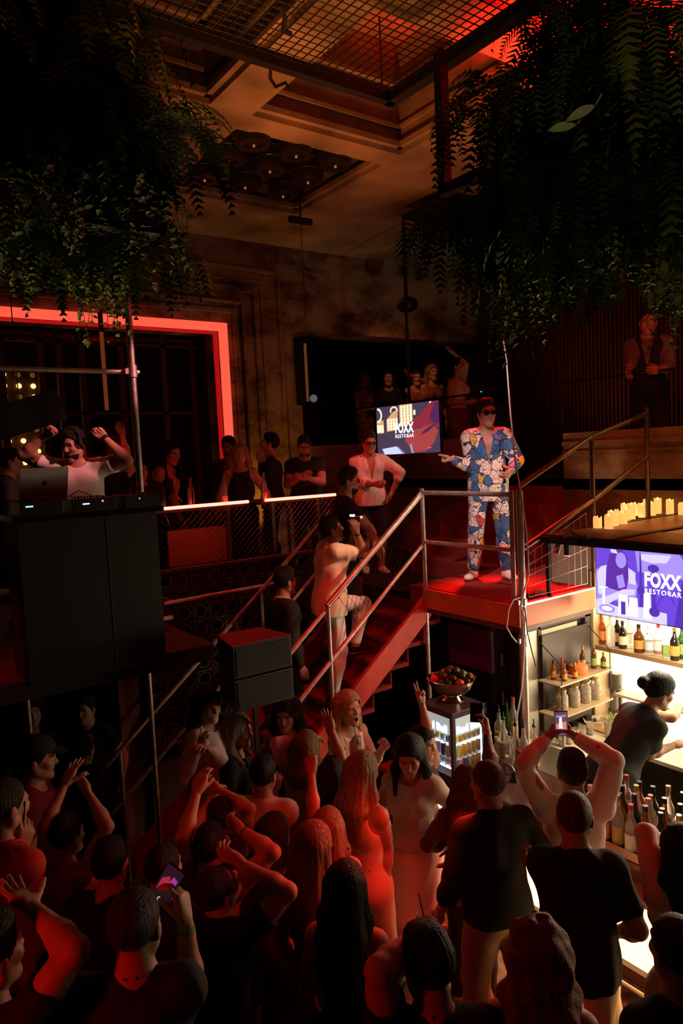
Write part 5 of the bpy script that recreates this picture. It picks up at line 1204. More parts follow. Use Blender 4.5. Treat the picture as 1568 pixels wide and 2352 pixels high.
hdr = mat('fridge_header', (0.42, 0.46, 0.48), rough=0.4, emit=(0.55, 0.65, 0.7), estr=0.55)
MB().box(-hx + 0.006, -hx + 0.012, -hy + 0.035, hy - 0.035, 0.38, fh - 0.05).build('header_left', hdr, t); MB().box(-hx + 0.035, hx - 0.04, -hy + 0.006, -hy + 0.012, 0.38, fh - 0.05).build('header_right', hdr, t)
text_mesh('Red Bull', 0.085, 'lettering', tx, t, np.stack([(0, -1, 0), (0, 0, 1), (-1, 0, 0), (-hx + 0.003, hy - 0.045, 0.40)], 1).astype(float), bold=0.004)
text_mesh('Red Bull', 0.085, 'lettering', tx, t, np.stack([(1, 0, 0), (0, 0, 1), (0, -1, 0), (-hx + 0.045, -hy + 0.003, 0.40)], 1).astype(float), bold=0.004)
MB().tube([(-hx - 0.012, -hy + 0.03, 0.22), (-hx - 0.012, -hy + 0.03, 0.40)], 0.006, 8).build('handle', steel_dark, t)
fridge_o = np.array(t.location)
canc = [mat('can_blue', (0.10, 0.12, 0.45), rough=0.3, metal=0.4), mat('can_silver', (0.6, 0.65, 0.7), rough=0.3, metal=0.5), mat('can_yellow', (0.75, 0.55, 0.10), rough=0.3, metal=0.3), mat('can_pink', (0.65, 0.2, 0.3), rough=0.3, metal=0.3), mat('can_teal', (0.25, 0.5, 0.55), rough=0.3, metal=0.3)]
cantop = mat('can_top', (0.6, 0.6, 0.62), rough=0.3, metal=1.0); cans = {}
cn = 0
for lev, z_ in enumerate((0.05, 0.17, 0.308)):
    hh = 0.095 if lev == 0 else 0.115
    for k in range(10):
        if k < 5: xx, yy = -hx + 0.068, -hy + 0.062 + k * 0.062
        else: xx, yy = -hx + 0.130 + (k - 5) * 0.0535, -hy + 0.062
        ci = ((0, 4, 1, 2, 2) if lev == 1 else (0, 0, 3, 1, 4) if lev == 0 else (1, 1, 2, 2, 4))[(k * 2 + lev) % 5] if k < 5 else ((2, 2, 1, 2, 1) if lev else (3, 0, 1, 2, 1))[(k - 5) % 5]
        lb = '%s slim can on the %s of the lit fridge' % (('blue', 'silver', 'yellow', 'pink', 'teal')[ci], ('bottom', 'middle shelf', 'top shelf')[lev])
        if ci not in cans:
            c_ = empty('drink_can'); MB().lathe([(0, 0), (0.022, 0), (0.0255, 0.006), (0.0255, 1.0 * 0.09), (0.021, 0.1)], n=14).build('can', canc[ci], c_, smooth=True); MB().lathe([(0.0215, 0.1), (0.019, 0.0985), (0, 0.0985)], n=12).build('lid', cantop, c_, smooth=True); cans[ci] = c_
        else: c_ = copy_tree(cans[ci])
        c_.location = tuple(fridge_o + np.array([xx, yy, z_ + 0.002])); tag(c_, lb, 'can', '%s cans on the %s of the fridge' % (('blue', 'silver', 'yellow', 'pink', 'teal')[ci], ('bottom', 'middle shelf', 'top shelf')[lev]))
# bowl with fruit
bz = CZT + fh; bc = np.array([4.17, 4.36, bz])
t = empty('fruit_bowl', bc); t.scale = (1.2, 1.2, 1.15); tag(t, 'polished metal footed bowl heaped with limes and oranges on the fridge', 'bowl')
chrome = mat('chrome', (0.75, 0.62, 0.52), rough=0.08, metal=1.0)
MB().lathe([(0.0, 0.0), (0.075, 0.0), (0.078, 0.006), (0.06, 0.02), (0.045, 0.035), (0.05, 0.045), (0.10, 0.06), (0.145, 0.10), (0.163, 0.15), (0.172, 0.168), (0.178, 0.17), (0.168, 0.172), (0.155, 0.15), (0.13, 0.105), (0.09, 0.07), (0.0, 0.062)], n=40).build('bowl', chrome, t, smooth=True)
rs = random.Random(5); fm_ = [mat('lime', (0.05, 0.075, 0.02), rough=0.35, bump=0.1, bscale=90), mat('orange_fruit', (0.75, 0.16, 0.03), rough=0.4, bump=0.15, bscale=90), mat('lime_brown', (0.12, 0.08, 0.03), rough=0.4, bump=0.1, bscale=90)]
fp = []
for (ring, n_, rr, zz) in ((0, 10, 0.125, 0.158), (1, 7, 0.078, 0.185), (2, 3, 0.032, 0.215), (3, 6, 0.075, 0.125)):
    for k in range(n_): a = 2 * math.pi * k / n_ + ring * 0.5 + rs.uniform(-.1, .1); fp.append((rr * math.cos(a), rr * math.sin(a), zz + rs.uniform(-0.006, 0.006)))
fr0 = {}
for k, p in enumerate(fp):
    ci = 1 if k in (7, 11, 4) else (2 if k % 4 == 1 else 0); nm = ('lime', 'orange', 'lime')[ci]
    if ci not in fr0: o = MB().sphere((0, 0, 0), 0.031 if ci != 1 else 0.033, 14, 10, sc3=(1, 1, 0.94)).build(nm, fm_[ci], None, smooth=True); fr0[ci] = o
    else: o = fr0[ci].copy(); COL.objects.link(o)
    o.location = tuple(bc + np.array(p) * 1.17); o.scale = (1.15,) * 3; o.rotation_euler = (rs.random() * 3, rs.random() * 3, 0)
    tag(o, ('green lime heaped in the metal bowl on the fridge', 'orange lying among the limes in the metal bowl', 'brownish lime heaped in the metal bowl on the fridge')[ci], 'fruit', ('limes in the bowl', 'oranges in the bowl', 'brownish limes in the bowl')[ci])
# ---------------------------------------------------------------- bottles between fridge and work station
JB = [(1158, 1745, .30, 'clear', 'pale', 'cap', 'clear pourer bottle closest to the fridge'), (1180, 1700, .32, 'clear', 'orange', 'cap_red', 'tall bottle with a red cap and orange juice behind the row'), (1207, 1690, .36, 'clear', None, None, 'tallest empty clear bottle at the foot of the pole'), (1215, 1675, .28, 'clear', None, 'cap_white', 'clear bottle with a white screw cap'), (1231, 1668, .29, 'clear', None, 'cap_gold', 'clear bottle with a gold band by the shelf'),
      (1172, 1775, .27, 'clear', 'pale', 'pour', 'pink-tinted clear bottle in the front row'), (1185, 1762, .30, 'clear', 'red', 'pour', 'bottle of red syrup in the front row'), (1204, 1770, .31, 'clear', 'yellow', 'pour', 'tall bottle of yellow juice with a black pourer'), (1228, 1758, .28, 'clear', 'red', 'pour', 'bottle of bright red juice at the right end of the row'), (1147, 1715, .27, 'clear', 'yellow', 'pour', 'slim pourer bottle half hidden behind the row'), (1165, 1700, .27, 'green', None, 'pour', 'green-necked pourer bottle behind the row')]
for px, py, hh, g_, lq_, cp_, lb_ in JB:
    p = at(px, py, z=CZT); p[2] = CZT
    bottle(lb_, p, hh * 1.25, 0.042, GL[g_], LQ[lq_] if lq_ else None, 0.75, None if cp_ in ('pour', 'cap') else cp_, None, 'syrup and juice bottles by the pole', pourer=cp_ in ('pour', 'cap'))
bottle('small white carton-shaped bottle beside the fridge', at(1141, 1745, z=CZT), 0.2, 0.04, GL['frost'], None, 0, 'cap_white', LB['cream'], 'syrup and juice bottles by the pole', square=True)
# speed rail of liquor bottles at the lower right
rs = random.Random(11); kinds = [('clear', 'pale', 'white', 'cap_pink', 'clear bottle with a pink cap'), ('dark', None, 'cream', 'cap_black', 'dark bottle with a cream label'), ('amber', 'amber', 'cream', 'cap_black', 'amber bottle with a cream label'), ('clear', 'red', 'white', 'cap_red', 'red liqueur bottle with a white label'), ('clear', None, 'gold', 'cap_gold', 'clear bottle with a gold cap'), ('brown', 'brown', 'orange', 'cap_black', 'brown bottle with an orange label')]
rows = [(1405, 1945, 1380), (1440, 1925, 0)]
spot = []
for r_ in range(4):
    for k in range(11):
        x_ = 4.06 + r_ * 0.115 + rs.uniform(-.010, .010); y_ = 2.93 - k * 0.102 - (r_ % 2) * 0.05; spot.append((x_, y_, r_, k))
seen = {}
for i, (x_, y_, r_, k) in enumerate(spot):
    kk = (i * 5 + r_ * 2) % 6; kd = kinds[kk]
    lb = kd[4] + (' in the front row', ' in the second row', ' in the third row', ' in the back row')[r_] + ' of the speed rail'
    b_ = bottle(lb, (x_, y_, CZT), 0.33 + 0.05 * rs.random(), 0.041, GL[kd[0]], LQ[kd[1]] if kd[1] else None, 0.6, kd[3], LB[kd[2]], lb.replace('bottle', 'bottles', 1))
t = empty('speed_rail', (4.3, 2.2, CZT)); tag(t, 'low metal rack edging the bottles along the counter', 'rack')
MB().box(-0.29, -0.285, -0.5, 0.79, 0, 0.06).box(0.185, 0.19, -0.5, 0.79, 0, 0.06).box(-0.29, 0.19, 0.785, 0.79, 0, 0.06).build('rim', brush, t)
# wall shelf contents
def jar(label, p, hh, r, m, group=None):
    t = empty('glass_jar', p); tag(t, label, 'jar', group); MB().lathe([(0, 0), (r, 0), (r * 1.03, hh * 0.2), (r, hh * 0.75), (r * 0.72, hh * 0.9), (r * 0.72, hh)], n=16).build('glass', GL['clear'], t, smooth=True)
    MB().lathe([(0, 0.004), (r * 0.92, 0.004), (r * 0.92, hh * 0.68), (0, hh * 0.7)], n=16).build('contents', m, t, smooth=True); MB().lathe([(r * 0.75, hh), (r * 0.75, hh + 0.014), (0, hh + 0.018)], n=16).build('lid', CAPS['cap_gold'], t, smooth=True)
dry = mat('dried_slices', (0.50, 0.28, 0.10), rough=0.7, var=0.8, vscale=60, bump=1.0, bscale=70)
for x_, lb in ((5.42, 'wire-clasp jar of dried slices, first on the lower wall shelf'), (5.60, 'jar of dried herbs, second on the lower wall shelf'), (5.77, 'jar of pale spice, third on the lower wall shelf'), (5.92, 'clear clasp jar at the far end of the lower wall shelf')): jar(lb, (x_, 4.2, 1.414), 0.19, 0.058, dry)
for i, (x_, y_, hh, cp_, lb) in enumerate(((5.40, 4.15, .16, 'cap_red', 'small red sauce bottle at the front left of the upper wall shelf'), (5.46, 4.22, .19, 'cap_red', 'taller red-capped sauce bottle on the upper wall shelf'), (5.53, 4.13, .15, 'cap_gold', 'small sauce bottle next to the orange pot'), (5.37, 4.25, .18, 'cap_black', 'dark sauce bottle against the board on the upper wall shelf'))): bottle(lb, (x_, y_, 1.714), hh, 0.024, GL['amber'], LQ['red'], 0.9, cp_, LB['orange'])
for x_, y_, lb in ((5.80, 4.24, 'slender brown beer bottle behind the orange pot'), (5.92, 4.2, 'green-labelled beer bottle on the upper wall shelf'), (5.99, 4.14, 'short bottle at the right end of the upper wall shelf')): bottle(lb, (x_, y_, 1.714), 0.23 if x_ < 5.98 else 0.15, 0.028, GL['brown'], None, 0, 'cap_gold', LB['green'])
t = empty('clay_pot', (5.68, 4.2, 1.714)); tag(t, 'orange lidded pot between the bottles on the upper wall shelf', 'pot')
pm = mat('orange_pot', (0.62, 0.17, 0.05), rough=0.45); MB().lathe([(0, 0), (0.075, 0), (0.085, 0.02), (0.085, 0.07)], n=22).build('bowl', pm, t, smooth=True); MB().lathe([(0.088, 0.07), (0.086, 0.085), (0.04, 0.10), (0.015, 0.105), (0.012, 0.12), (0.018, 0.128), (0, 0.132)], n=22).build('lid', pm, t, smooth=True)
for x_, lb in ((5.45, 'upturned glass beside the shelf foot, left'), (5.56, 'stemmed glass standing under the lower wall shelf'), (5.66, 'amber-filled tumbler under the lower wall shelf'), (5.78, 'tall clear beaker under the lower wall shelf'), (5.36, 'short glass nearest the pole under the wall shelf')):
    t = empty('glass', (x_, 4.16, 1.1)); tag(t, lb, 'glass'); MB().lathe([(0, 0), (0.03, 0), (0.035, 0.12), (0.032, 0.12), (0.028, 0.01)], n=14).build('glass_wall', GL['clear'], t, smooth=True); MB().lathe([(0, 0.012), (0.027, 0.012), (0.03, 0.07), (0, 0.07)], n=12).build('drink', LQ['yellow'] if 'amber' in lb else LQ['pale'], t, smooth=True)
# herbs in a glass, soda machine, pan, tray, dish
t = empty('herb_pot', (5.86, 3.98, 1.1)); tag(t, 'pale green herbs in a clear container on the back counter', 'plant')
MB().lathe([(0, 0), (0.055, 0), (0.07, 0.16), (0.066, 0.16), (0.05, 0.01)], n=18).build('container', GL['frost'], t, smooth=True)
m = MB(); rs = random.Random(3)
for k in range(90):
    a = rs.random() * 6.28; r_ = 0.085 * rs.random() ** .5; z_ = 0.16 + rs.random() * 0.075; c_ = np.array([r_ * math.cos(a), r_ * math.sin(a), z_]); u = nrm([math.cos(a + 1), math.sin(a + 1), rs.uniform(-.3, .6)]); v = nrm(np.cross(u, [rs.random(), rs.random(), 1])); m.add([c_ - u * .018, c_ + v * .01, c_ + u * .02, c_ - v * .01], [(0, 1, 2, 3)])
m.build('leaves', mat('herb_leaf', (0.30, 0.42, 0.10), rough=0.6), t)
t = empty('soda_machine', at(1415, 1640, z=1.1)); tag(t, 'grey upright soda machine on the back counter', 'machine')
bk_ = mat('machine_grey', (0.10, 0.085, 0.075), rough=0.35, metal=0.3)
MB().box(-0.055, 0.055, -0.06, 0.06, 0, 0.06).box(0.0, 0.055, -0.06, 0.06, 0.06, 0.28).build('base', bk_, t, bevel=0.006); MB().lathe([(0.06, 0.27), (0.066, 0.29), (0.066, 0.42), (0.06, 0.435), (0, 0.437)], n=24).build('head', bk_, t, smooth=True); MB().lathe([(0, 0.06), (0.035, 0.06), (0.037, 0.2), (0.015, 0.25), (0.015, 0.27)], (-0.02, 0, 0), n=16).build('bottle', GL['clear'], t, smooth=True)
p_ = at(1290, 1675, z=1.1)
t = empty('frying_pan', p_); tag(t, 'black flat pan with a ring handle on a dark board behind the bar', 'pan'); MB().lathe([(0, 0.02), (0.10, 0.02), (0.12, 0.03), (0.125, 0.05), (0.115, 0.05), (0.10, 0.035), (0.0, 0.03)], n=28).build('pan', dark_m, t, smooth=True); MB().lathe([(0.02, 0.034), (0.028, 0.045), (0.036, 0.034)], n=18).build('ring', steel_dark, t, smooth=True)
t = MB().box(-0.22, 0.2, -0.16, 0.16, 0, 0.018).build('cutting_board', mat('board_black', (0.04, 0.03, 0.025), rough=0.6), None, bevel=0.003); t.location = tuple(p_); tag(t, 'dark cutting board lying under the pan', 'board')
p_ = at(1362, 1662, z=1.1)
t = empty('white_dish', p_); tag(t, 'square white dish holding a few limes behind the bar', 'dish'); MB().lathe([(0, 0.0), (0.09, 0.0), (0.14, 0.05), (0.135, 0.052), (0.085, 0.008), (0, 0.008)], n=4).build('dish', mat('porcelain', (0.85, 0.82, 0.78), rough=0.25), t); 
for k in range(3): MB().sphere((0.03 * k - 0.03, 0.02 * (k % 2), 0.03), 0.02, 10, 7).build('lime', fm_[0], t, smooth=True)
for k, (px, py) in enumerate(((1420, 1652), (1438, 1655))):
    t = MB().sphere((0, 0, 0.03), 0.045, 14, 9, sc3=(1, 1.1, 0.7)).build('bread_roll', mat('roll', (0.75, 0.52, 0.3), rough=0.7, bump=0.3, bscale=30), None, smooth=True); t.location = tuple(at(px, py, z=1.102)); tag(t, ('left', 'right')[k] + ' pale bread roll on the board of the back counter', 'bread')
t = MB().box(-0.18, 0.18, -0.32, 0.32, 0, 0.012).build('serving_board', mat('board_wood', (0.55, 0.33, 0.15), rough=0.5, var=0.2, vscale=8, stretch=(1, 8, 1)), None, bevel=0.003); t.location = tuple(at(1405, 1672, z=1.1)); tag(t, 'pale wooden serving board lying on the back counter', 'board')
# siphon and tools on counter, cutlery
t = empty('soda_gun', at(1180, 1795, z=CZT)); tag(t, 'black drinks gun on its holder at the bar edge', 'tool'); MB().lathe([(0, 0), (0.035, 0), (0.03, 0.02), (0.018, 0.05), (0.02, 0.08), (0, 0.085)], n=14).build('holder', dark_m, t, smooth=True); MB().tube([(0.0, 0, 0.08), (0.0, 0.03, 0.11), (-0.02, 0.12, 0.15)], [0.018, 0.02, 0.006], 10).build('nozzle', steel_dark, t, smooth=True)
# ---------------------------------------------------------------- cables
m = MB().tube([at(x, y, y=3.88) for x, y in ((1150, 745), (1163, 830), (1172, 950), (1183, 1060), (1196, 1130), (1206, 1200), (1212, 1260), (1214, 1320), (1200, 1370), (1196, 1395), (1205, 1420), (1203, 1500), (1198, 1580), (1186, 1650))], 0.0065, 8)
tag(m.build('hanging_cable', cable_m, None, smooth=True), 'long pale cable hanging from the plants past the performer to the bar', 'cable')
m = MB().tube([at(x, y, y=3.86) for x, y in ((1195, 1372), (1178, 1378), (1168, 1400), (1163, 1440), (1175, 1462), (1186, 1475))], 0.005, 8)
tag(m.build('loose_cable', cable_m, None, smooth=True), 'short white cable loop hanging left of the pole under the stage edge', 'cable')
m = MB().tube([at(x, y, y=3.86) for x, y in ((1205, 1395), (1210, 1450), (1222, 1500), (1230, 1530))], 0.005, 8)
tag(m.build('power_cable', cable_b, None, smooth=True), 'black cable running down right of the pole', 'cable')
m = MB()
for k in range(4): m.tube([at(1270 + 12 * k + 9 * i, 1226 + 6 * math.sin(i * 1.1 + k) + 2 * k, z=3.17) for i in range(9)], 0.005, 6)
tag(m.build('coiled_cables', cable_b, None, smooth=True), 'tangle of black cables on the left corner of the raised stage', 'cable')
t = MB().lathe([(0, 0), (0.025, 0.0), (0.028, 0.01), (0.028, 0.09), (0.022, 0.1), (0, 0.1)], n=18).build('adapter', mat('adapter_peach', (0.7, 0.35, 0.25), rough=0.5), None, smooth=True)
t.location = tuple(at(1226, 1362, z=2.63)); t.rotation_euler = (1.45, 0, 0.9); tag(t, 'pale cylindrical adapter lying on the red stage near the pole', 'adapter')
# spot lamps under stage corner
for k, (px, py, lb, rot) in enumerate(((1281, 1258, 'left small metal spotlight clipped at the raised stage corner', (0.5, 0.3, 0)), (1302, 1262, 'right small spotlight glowing red at its rim', (0.1, 0.0, 0)))):
    p = at(px, py, y=3.97); t = empty('spotlight', p); tag(t, lb, 'lamp'); m = MB()
    m.tube([(0.0, 0, 0.05), (0.0, 0, -0.05)] if k else [(0.02, 0, 0.05), (-0.03, 0, -0.05)], 0.028, 14); m.build('housing', steel_dark if k == 0 else dark_m, t, smooth=True)
    MB().tube([(0, 0, -0.05), (0, 0, -0.055)] if k else [(-0.03, 0, -0.05), (-0.032, 0, -0.053)], 0.026, 14).build('lens', emi('lens_red', (1, 0.25, 0.2), 3.0) if k else steel, t); MB().tube([(0, 0, 0.05), (0.03, -0.02, 0.09)], 0.008, 8).build('clamp', dark_m, t)
t, o = rail('light_stand', 'thin black post holding the spotlights beside the raised stage', 'stand', [('post', [(5.0, 3.985, 2.6), (5.0, 3.985, 3.16)])], r=0.02, m=dark_m)
# ---------------------------------------------------------------- speakers
P_ = at(590, 1460, z=2.26)
t = empty('loudspeaker', (2.46, 4.72, 2.10)); t.scale = (0.76, 0.8, 0.98); tag(t, 'big black two-box loudspeaker with a red-lit top at the foot of the stairs', 'speaker')
sm = mat('speaker_box', (0.010, 0.009, 0.009), rough=0.5, bump=0.15, bscale=90)
for k in range(2): MB().prism([(-0.30, -0.22), (0.34, -0.22), (0.28, 0.25), (-0.2, 0.28)], 0.0 + k * 0.25, 0.24 + k * 0.25).build('cabinet', sm, t, bevel=0.006)
MB().prism([(-0.30, -0.22), (0.34, -0.22), (0.28, 0.25), (-0.2, 0.28)], 0.491, 0.496).build('red_light_sheet', mat('speaker_top_redlit', (0.30, 0.03, 0.025), rough=0.6), t)  # red light falling on the top, painted as a thin red sheet
MB().box(-0.27, 0.31, -0.228, -0.22, 0.02, 0.22).box(-0.27, 0.31, -0.228, -0.22, 0.27, 0.47).build('grille', mat('grille', (0.009, 0.009, 0.009), rough=0.7, bump=0.6, bscale=400), t)
MB().box(-0.0, 0.04, -0.02, 0.02, -1.86, 0.0).box(-0.2, 0.24, -0.03, 0.03, -1.86, -1.83).box(-0.01, 0.05, -0.2, 0.24, -1.86, -1.83).build('stand', dark_m, t)
t = empty('loudspeaker', (8.75, 8.1, 5.1)); tag(t, 'black wall loudspeaker with a tiny blue light above the upper guests', 'speaker')
MB().box(-0.1, 0.16, -0.28, 0.28, -0.35, 0.35).build('cabinet', sm, t, bevel=0.01); MB().box(-0.108, -0.10, -0.25, 0.25, -0.32, 0.32).build('grille', MATS['grille'], t); MB().sphere((-0.11, 0.02, -0.30), 0.012, 8, 6).build('indicator', emi('blue_led', (0.1, 0.2, 1.0), 12), t)
MB().box(0.15, 0.24, -0.05, 0.05, -0.05, 0.05).build('bracket', dark_m, t)
# ---------------------------------------------------------------- ceiling fixtures
def drum(label, p, s_=1.0, grp=None):
    t = empty('drum_lamp', p); tag(t, label, 'lamp', grp); r = 0.155 * s_
    MB().lathe([(0, 0.30), (r * 0.9, 0.30), (r, 0.28), (r, 0.21), (r * 1.03, 0.205), (r, 0.20), (r, 0.11), (r * 1.03, 0.105), (r, 0.10), (r, 0.03), (r * 0.9, 0), (r * 0.5, 0.0), (r * 0.45, 0.03), (0, 0.03)], n=26).build('shade', mat('drum_black', (0.02, 0.016, 0.014), rough=0.28), t, smooth=True)
    MB().sphere((0, 0, 0.0), 0.013, 10, 7).build('bulb', emi('ember', (1.0, 0.30, 0.10), 0.35), t, smooth=True); MB().tube([(0, 0, 0.30), (0, 0, 7.75 - p[2])], 0.006, 6).build('cord', cable_b, t)
    return t
dl = [(470, 415, 'black drum lamp at the left edge of the coffer near the plants'), (525, 372, 'black drum lamp second from the plants in the back row'), (583, 335, 'black drum lamp furthest back in the coffer'), (563, 432, 'black drum lamp hanging low left of the centre'), (620, 395, 'black drum lamp in the centre of the cluster'), (680, 360, 'black drum lamp behind and right of the centre one'), (650, 452, 'lowest black drum lamp at the front of the cluster'), (707, 420, 'black drum lamp right of the lowest one'), (770, 383, 'black drum lamp at the right end of the cluster')]
for px, py, lb in dl: p = at(px, py, z=6.66 if False else 6.70); drum(lb, p, 1.05, 'drum lamps in the ceiling coffer')
t = MB().box(-0.45, 0.45, -0.3, 0.3, 0, 0.05).box(-0.05, 0.05, -0.05, 0.05, 0.05, 0.2).build('ceiling_panel', dark_m); p = at(1030, 500, z=6.55); t.location = tuple(p); tag(t, 'flat black panel fixed under the ceiling left of the right-hand plants', 'panel')
t = empty('hanging_bar', at(690, 507, z=6.5)); tag(t, 'small dark bar fixture under the ceiling with a thin drop wire', 'lamp'); MB().box(-0.14, 0.14, -0.03, 0.03, -0.03, 0.03).tube([(0, 0, 0.03), (0, 0, 0.25)], 0.01, 6).build('bar', dark_m, t); MB().tube([(0, 0, -0.03), (0, 0, -1.8)], 0.004, 5).build('wire', cable_b, t)
t = empty('moving_head_lamp', at(935, 700, z=5.9)); tag(t, 'round dark stage lamp hanging below the ceiling at the centre', 'lamp'); MB().sphere((0, 0, 0), 0.15, 16, 10, sc3=(1, 1, .7)).build('head', dark_m, t, smooth=True); MB().tube([(0, 0, 0.1), (0, 0, 0.85)], 0.012, 8).build('stem', dark_m, t)
p = at(720, 915, y=8.62); t = empty('ball_lamp', p); tag(t, 'small round grey-white ball lamp beside the dark opening', 'lamp'); MB().sphere((0, 0, 0), 0.055, 18, 12).build('globe', emi('ball', (0.55, 0.6, 0.65), 0.16), t, smooth=True); MB().tube([(0, 0, 0.05), (0, 0.0, 1.1)], 0.006, 6).build('stem', dark_m, t)
p = at(702, 860, y=8.42); t = empty('light_bar', p); tag(t, 'upright dim orange light bar beside the round ball lamp', 'lamp'); MB().box(-0.02, 0.02, -0.02, 0.02, -0.37, 0.42).build('tube', emi('amber_tube2', (1.0, 0.28, 0.10), 0.11), t); MB().box(-0.14, -0.03, -0.03, 0.05, -0.42, 0.5).build('bracket', dark_m, t)
# ---------------------------------------------------------------- hanging scaffold frame with mesh and plants
t = empty('mesh_ceiling_frame', (3.22, 3.82, 6.25)); tag(t, 'black hanging frame filled with wire mesh high above the room', 'frame'); o0 = (3.22, 3.82, 6.25)
loc(MB().box(-3.2, 3.30, 3.78, 3.84, 6.22, 6.30).box(3.24, 3.32, -2.0, 3.84, 6.22, 6.30), o0).build('beam', dark_m, t)
m = MB()
for i in range(100): x_ = 3.22 - i * 0.058; m.tube([(x_, -0.6, 6.27), (x_, 3.8, 6.27)], 0.0045, 3, False)
for i in range(78): y_ = 3.78 - i * 0.056; m.tube([(-2.6, y_, 6.275), (3.24, y_, 6.275)], 0.0045, 3, False)
loc(m, o0).build('wire_mesh', mat('mesh_wire', (0.012, 0.008, 0.006), rough=0.8), t)
loc(MB().box(3.13, 3.19, 3.18, 3.24, 5.44, 6.24).box(3.13, 3.19, 0.2, 3.24, 5.42, 5.48).box(3.13, 3.19, 0.2, 0.26, 5.44, 6.24), o0).build('drop_frame', dark_m, t)
m = MB().tube([(3.2, 3.8, 6.3), (3.2, 3.8, 6.75)], 0.006, 6).tube([(0.3, 3.8, 6.3), (0.3, 3.8, 6.75)], 0.006, 6).tube([(3.28, 0.2, 6.3), (3.28, 0.2, 6.75)], 0.006, 6); loc(m, o0).build('wire', cable_b, t)
for k, (pts, lb) in enumerate(((((622, 155), (620, 180), (632, 200), (655, 190), (664, 205)), 'thin cable looped under the ceiling beam'), (((640, 10), (655, 40), (650, 70), (668, 78)), 'dark twig-like cable lying on the wire mesh'))):
    tag(MB().tube([at(a_, b_, z=6.74 if k == 0 else 6.27) for a_, b_ in pts], 0.012 if k == 0 else 0.014, 6).build('loose_wire', cable_b, None, smooth=True), lb, 'cable')
# plants
leafm = [mat('leaf_dark', (0.018, 0.04, 0.012), rough=0.75, spec=0.2, var=0.5, vscale=3), mat('leaf_mid', (0.07, 0.11, 0.02), rough=0.75, spec=0.2, var=0.5, vscale=4), mat('leaf_olive', (0.18, 0.19, 0.035), rough=0.7, spec=0.2, var=0.4, vscale=4), mat('leaf_pale', (0.55, 0.55, 0.28), rough=0.5), mat('leaf_brown', (0.16, 0.06, 0.02), rough=0.6)]
def fern(rs_, c, n, ln, out, droop, leaf=0.045, mi=(0, 1), name='fern', label='', group='', z0=0):
    V = []; Fc = []; MI = []
    for k in range(n):
        a = rs_.random() * 6.283; d = np.array([math.cos(a), math.sin(a), 0.25 + rs_.random() * 0.5]); p = np.array([rs_.uniform(-out, out) * .5, rs_.uniform(-out, out) * .5, 0]); L_ = ln * rs_.uniform(0.6, 1.15); st_ = 16; mm = mi[int(rs_.random() * len(mi))]
        pr = p
        for i in range(st_):
            d = nrm(d + np.array([0, 0, -droop * (0.10 + 0.02 * i)]) + np.array([rs_.uniform(-.08, .08), rs_.uniform(-.08, .08), 0])); q_ = pr + d * L_ / st_
            sd_ = nrm(np.cross(d, [0.01, 0.02, 1.0])); w = leaf * math.sin(math.pi * (i + 1.2) / (st_ + 1.5)) + 0.006
            for s_ in (-1, 1):
                b0 = len(V); tip = q_ + sd_ * s_ * w + d * w * 0.35 - np.array([0, 0, w * 0.2]); h_ = d * L_ / st_ * 0.32
                V += [q_ - h_, q_ + h_, tip + h_ * 0.4, tip - h_ * 0.2]; Fc.append((b0, b0 + 1, b0 + 2, b0 + 3)); MI.append(mm)
            pr = q_
    o = link_mesh(name, np.array(V), Fc, leafm, None, False, MI); o.location = tuple(float(v) for v in c)
    tag(o, label, 'plant', group); return o
def ivy(rs_, c, n, ln, out, leaf=0.03, mi=(0, 1), name='ivy', label='', group='', curl=0.05, rnd=False):
    V = []; Fc = []; MI = []
    for k in range(n):
        p = np.array([rs_.uniform(-out, out), rs_.uniform(-out, out), 0.0]); L_ = ln * rs_.uniform(0.35, 1.0); st_ = max(5, int(L_ / (leaf * 0.9))); dx, dy = rs_.uniform(-.2, .2), rs_.uniform(-.2, .2); mm = mi[int(rs_.random() * len(mi))]
        for i in range(st_):
            dx += rs_.uniform(-curl, curl); dy += rs_.uniform(-curl, curl); q_ = p + np.array([dx, dy, -1.0]) * L_ / st_
            b0 = len(V); w_ = 0.0022; V += [p + [w_, 0, 0], p - [w_, 0, 0], q_ - [w_, 0, 0], q_ + [w_, 0, 0]]; Fc.append((b0, b0 + 1, b0 + 2, b0 + 3)); MI.append(mm)
            a = rs_.random() * 6.283; u = np.array([math.cos(a), math.sin(a), rs_.uniform(-.9, .1)]); u = nrm(u); v = nrm(np.cross(u, [rs_.uniform(-.5, .5), rs_.uniform(-.5, .5), 1])); l_ = leaf * rs_.uniform(0.6, 1.25)
            b0 = len(V); dn = np.array([0, 0, -l_ * 0.15]); V += [q_, q_ + u * l_ * 0.45 + v * l_ * 0.42, q_ + u * l_ * 1.25 + dn, q_ + u * l_ * 0.45 - v * l_ * 0.42, q_ + u * l_ * .5 + np.array([0, 0, l_ * .12])]
            Fc += [(b0, b0 + 1, b0 + 4), (b0 + 1, b0 + 2, b0 + 4), (b0 + 2, b0 + 3, b0 + 4), (b0 + 3, b0, b0 + 4)]; MI += [mm] * 4
            p = q_
    o = link_mesh(name, np.array(V), Fc, leafm, None, False, MI); o.location = tuple(float(v) for v in c); tag(o, label, 'plant', group); return o
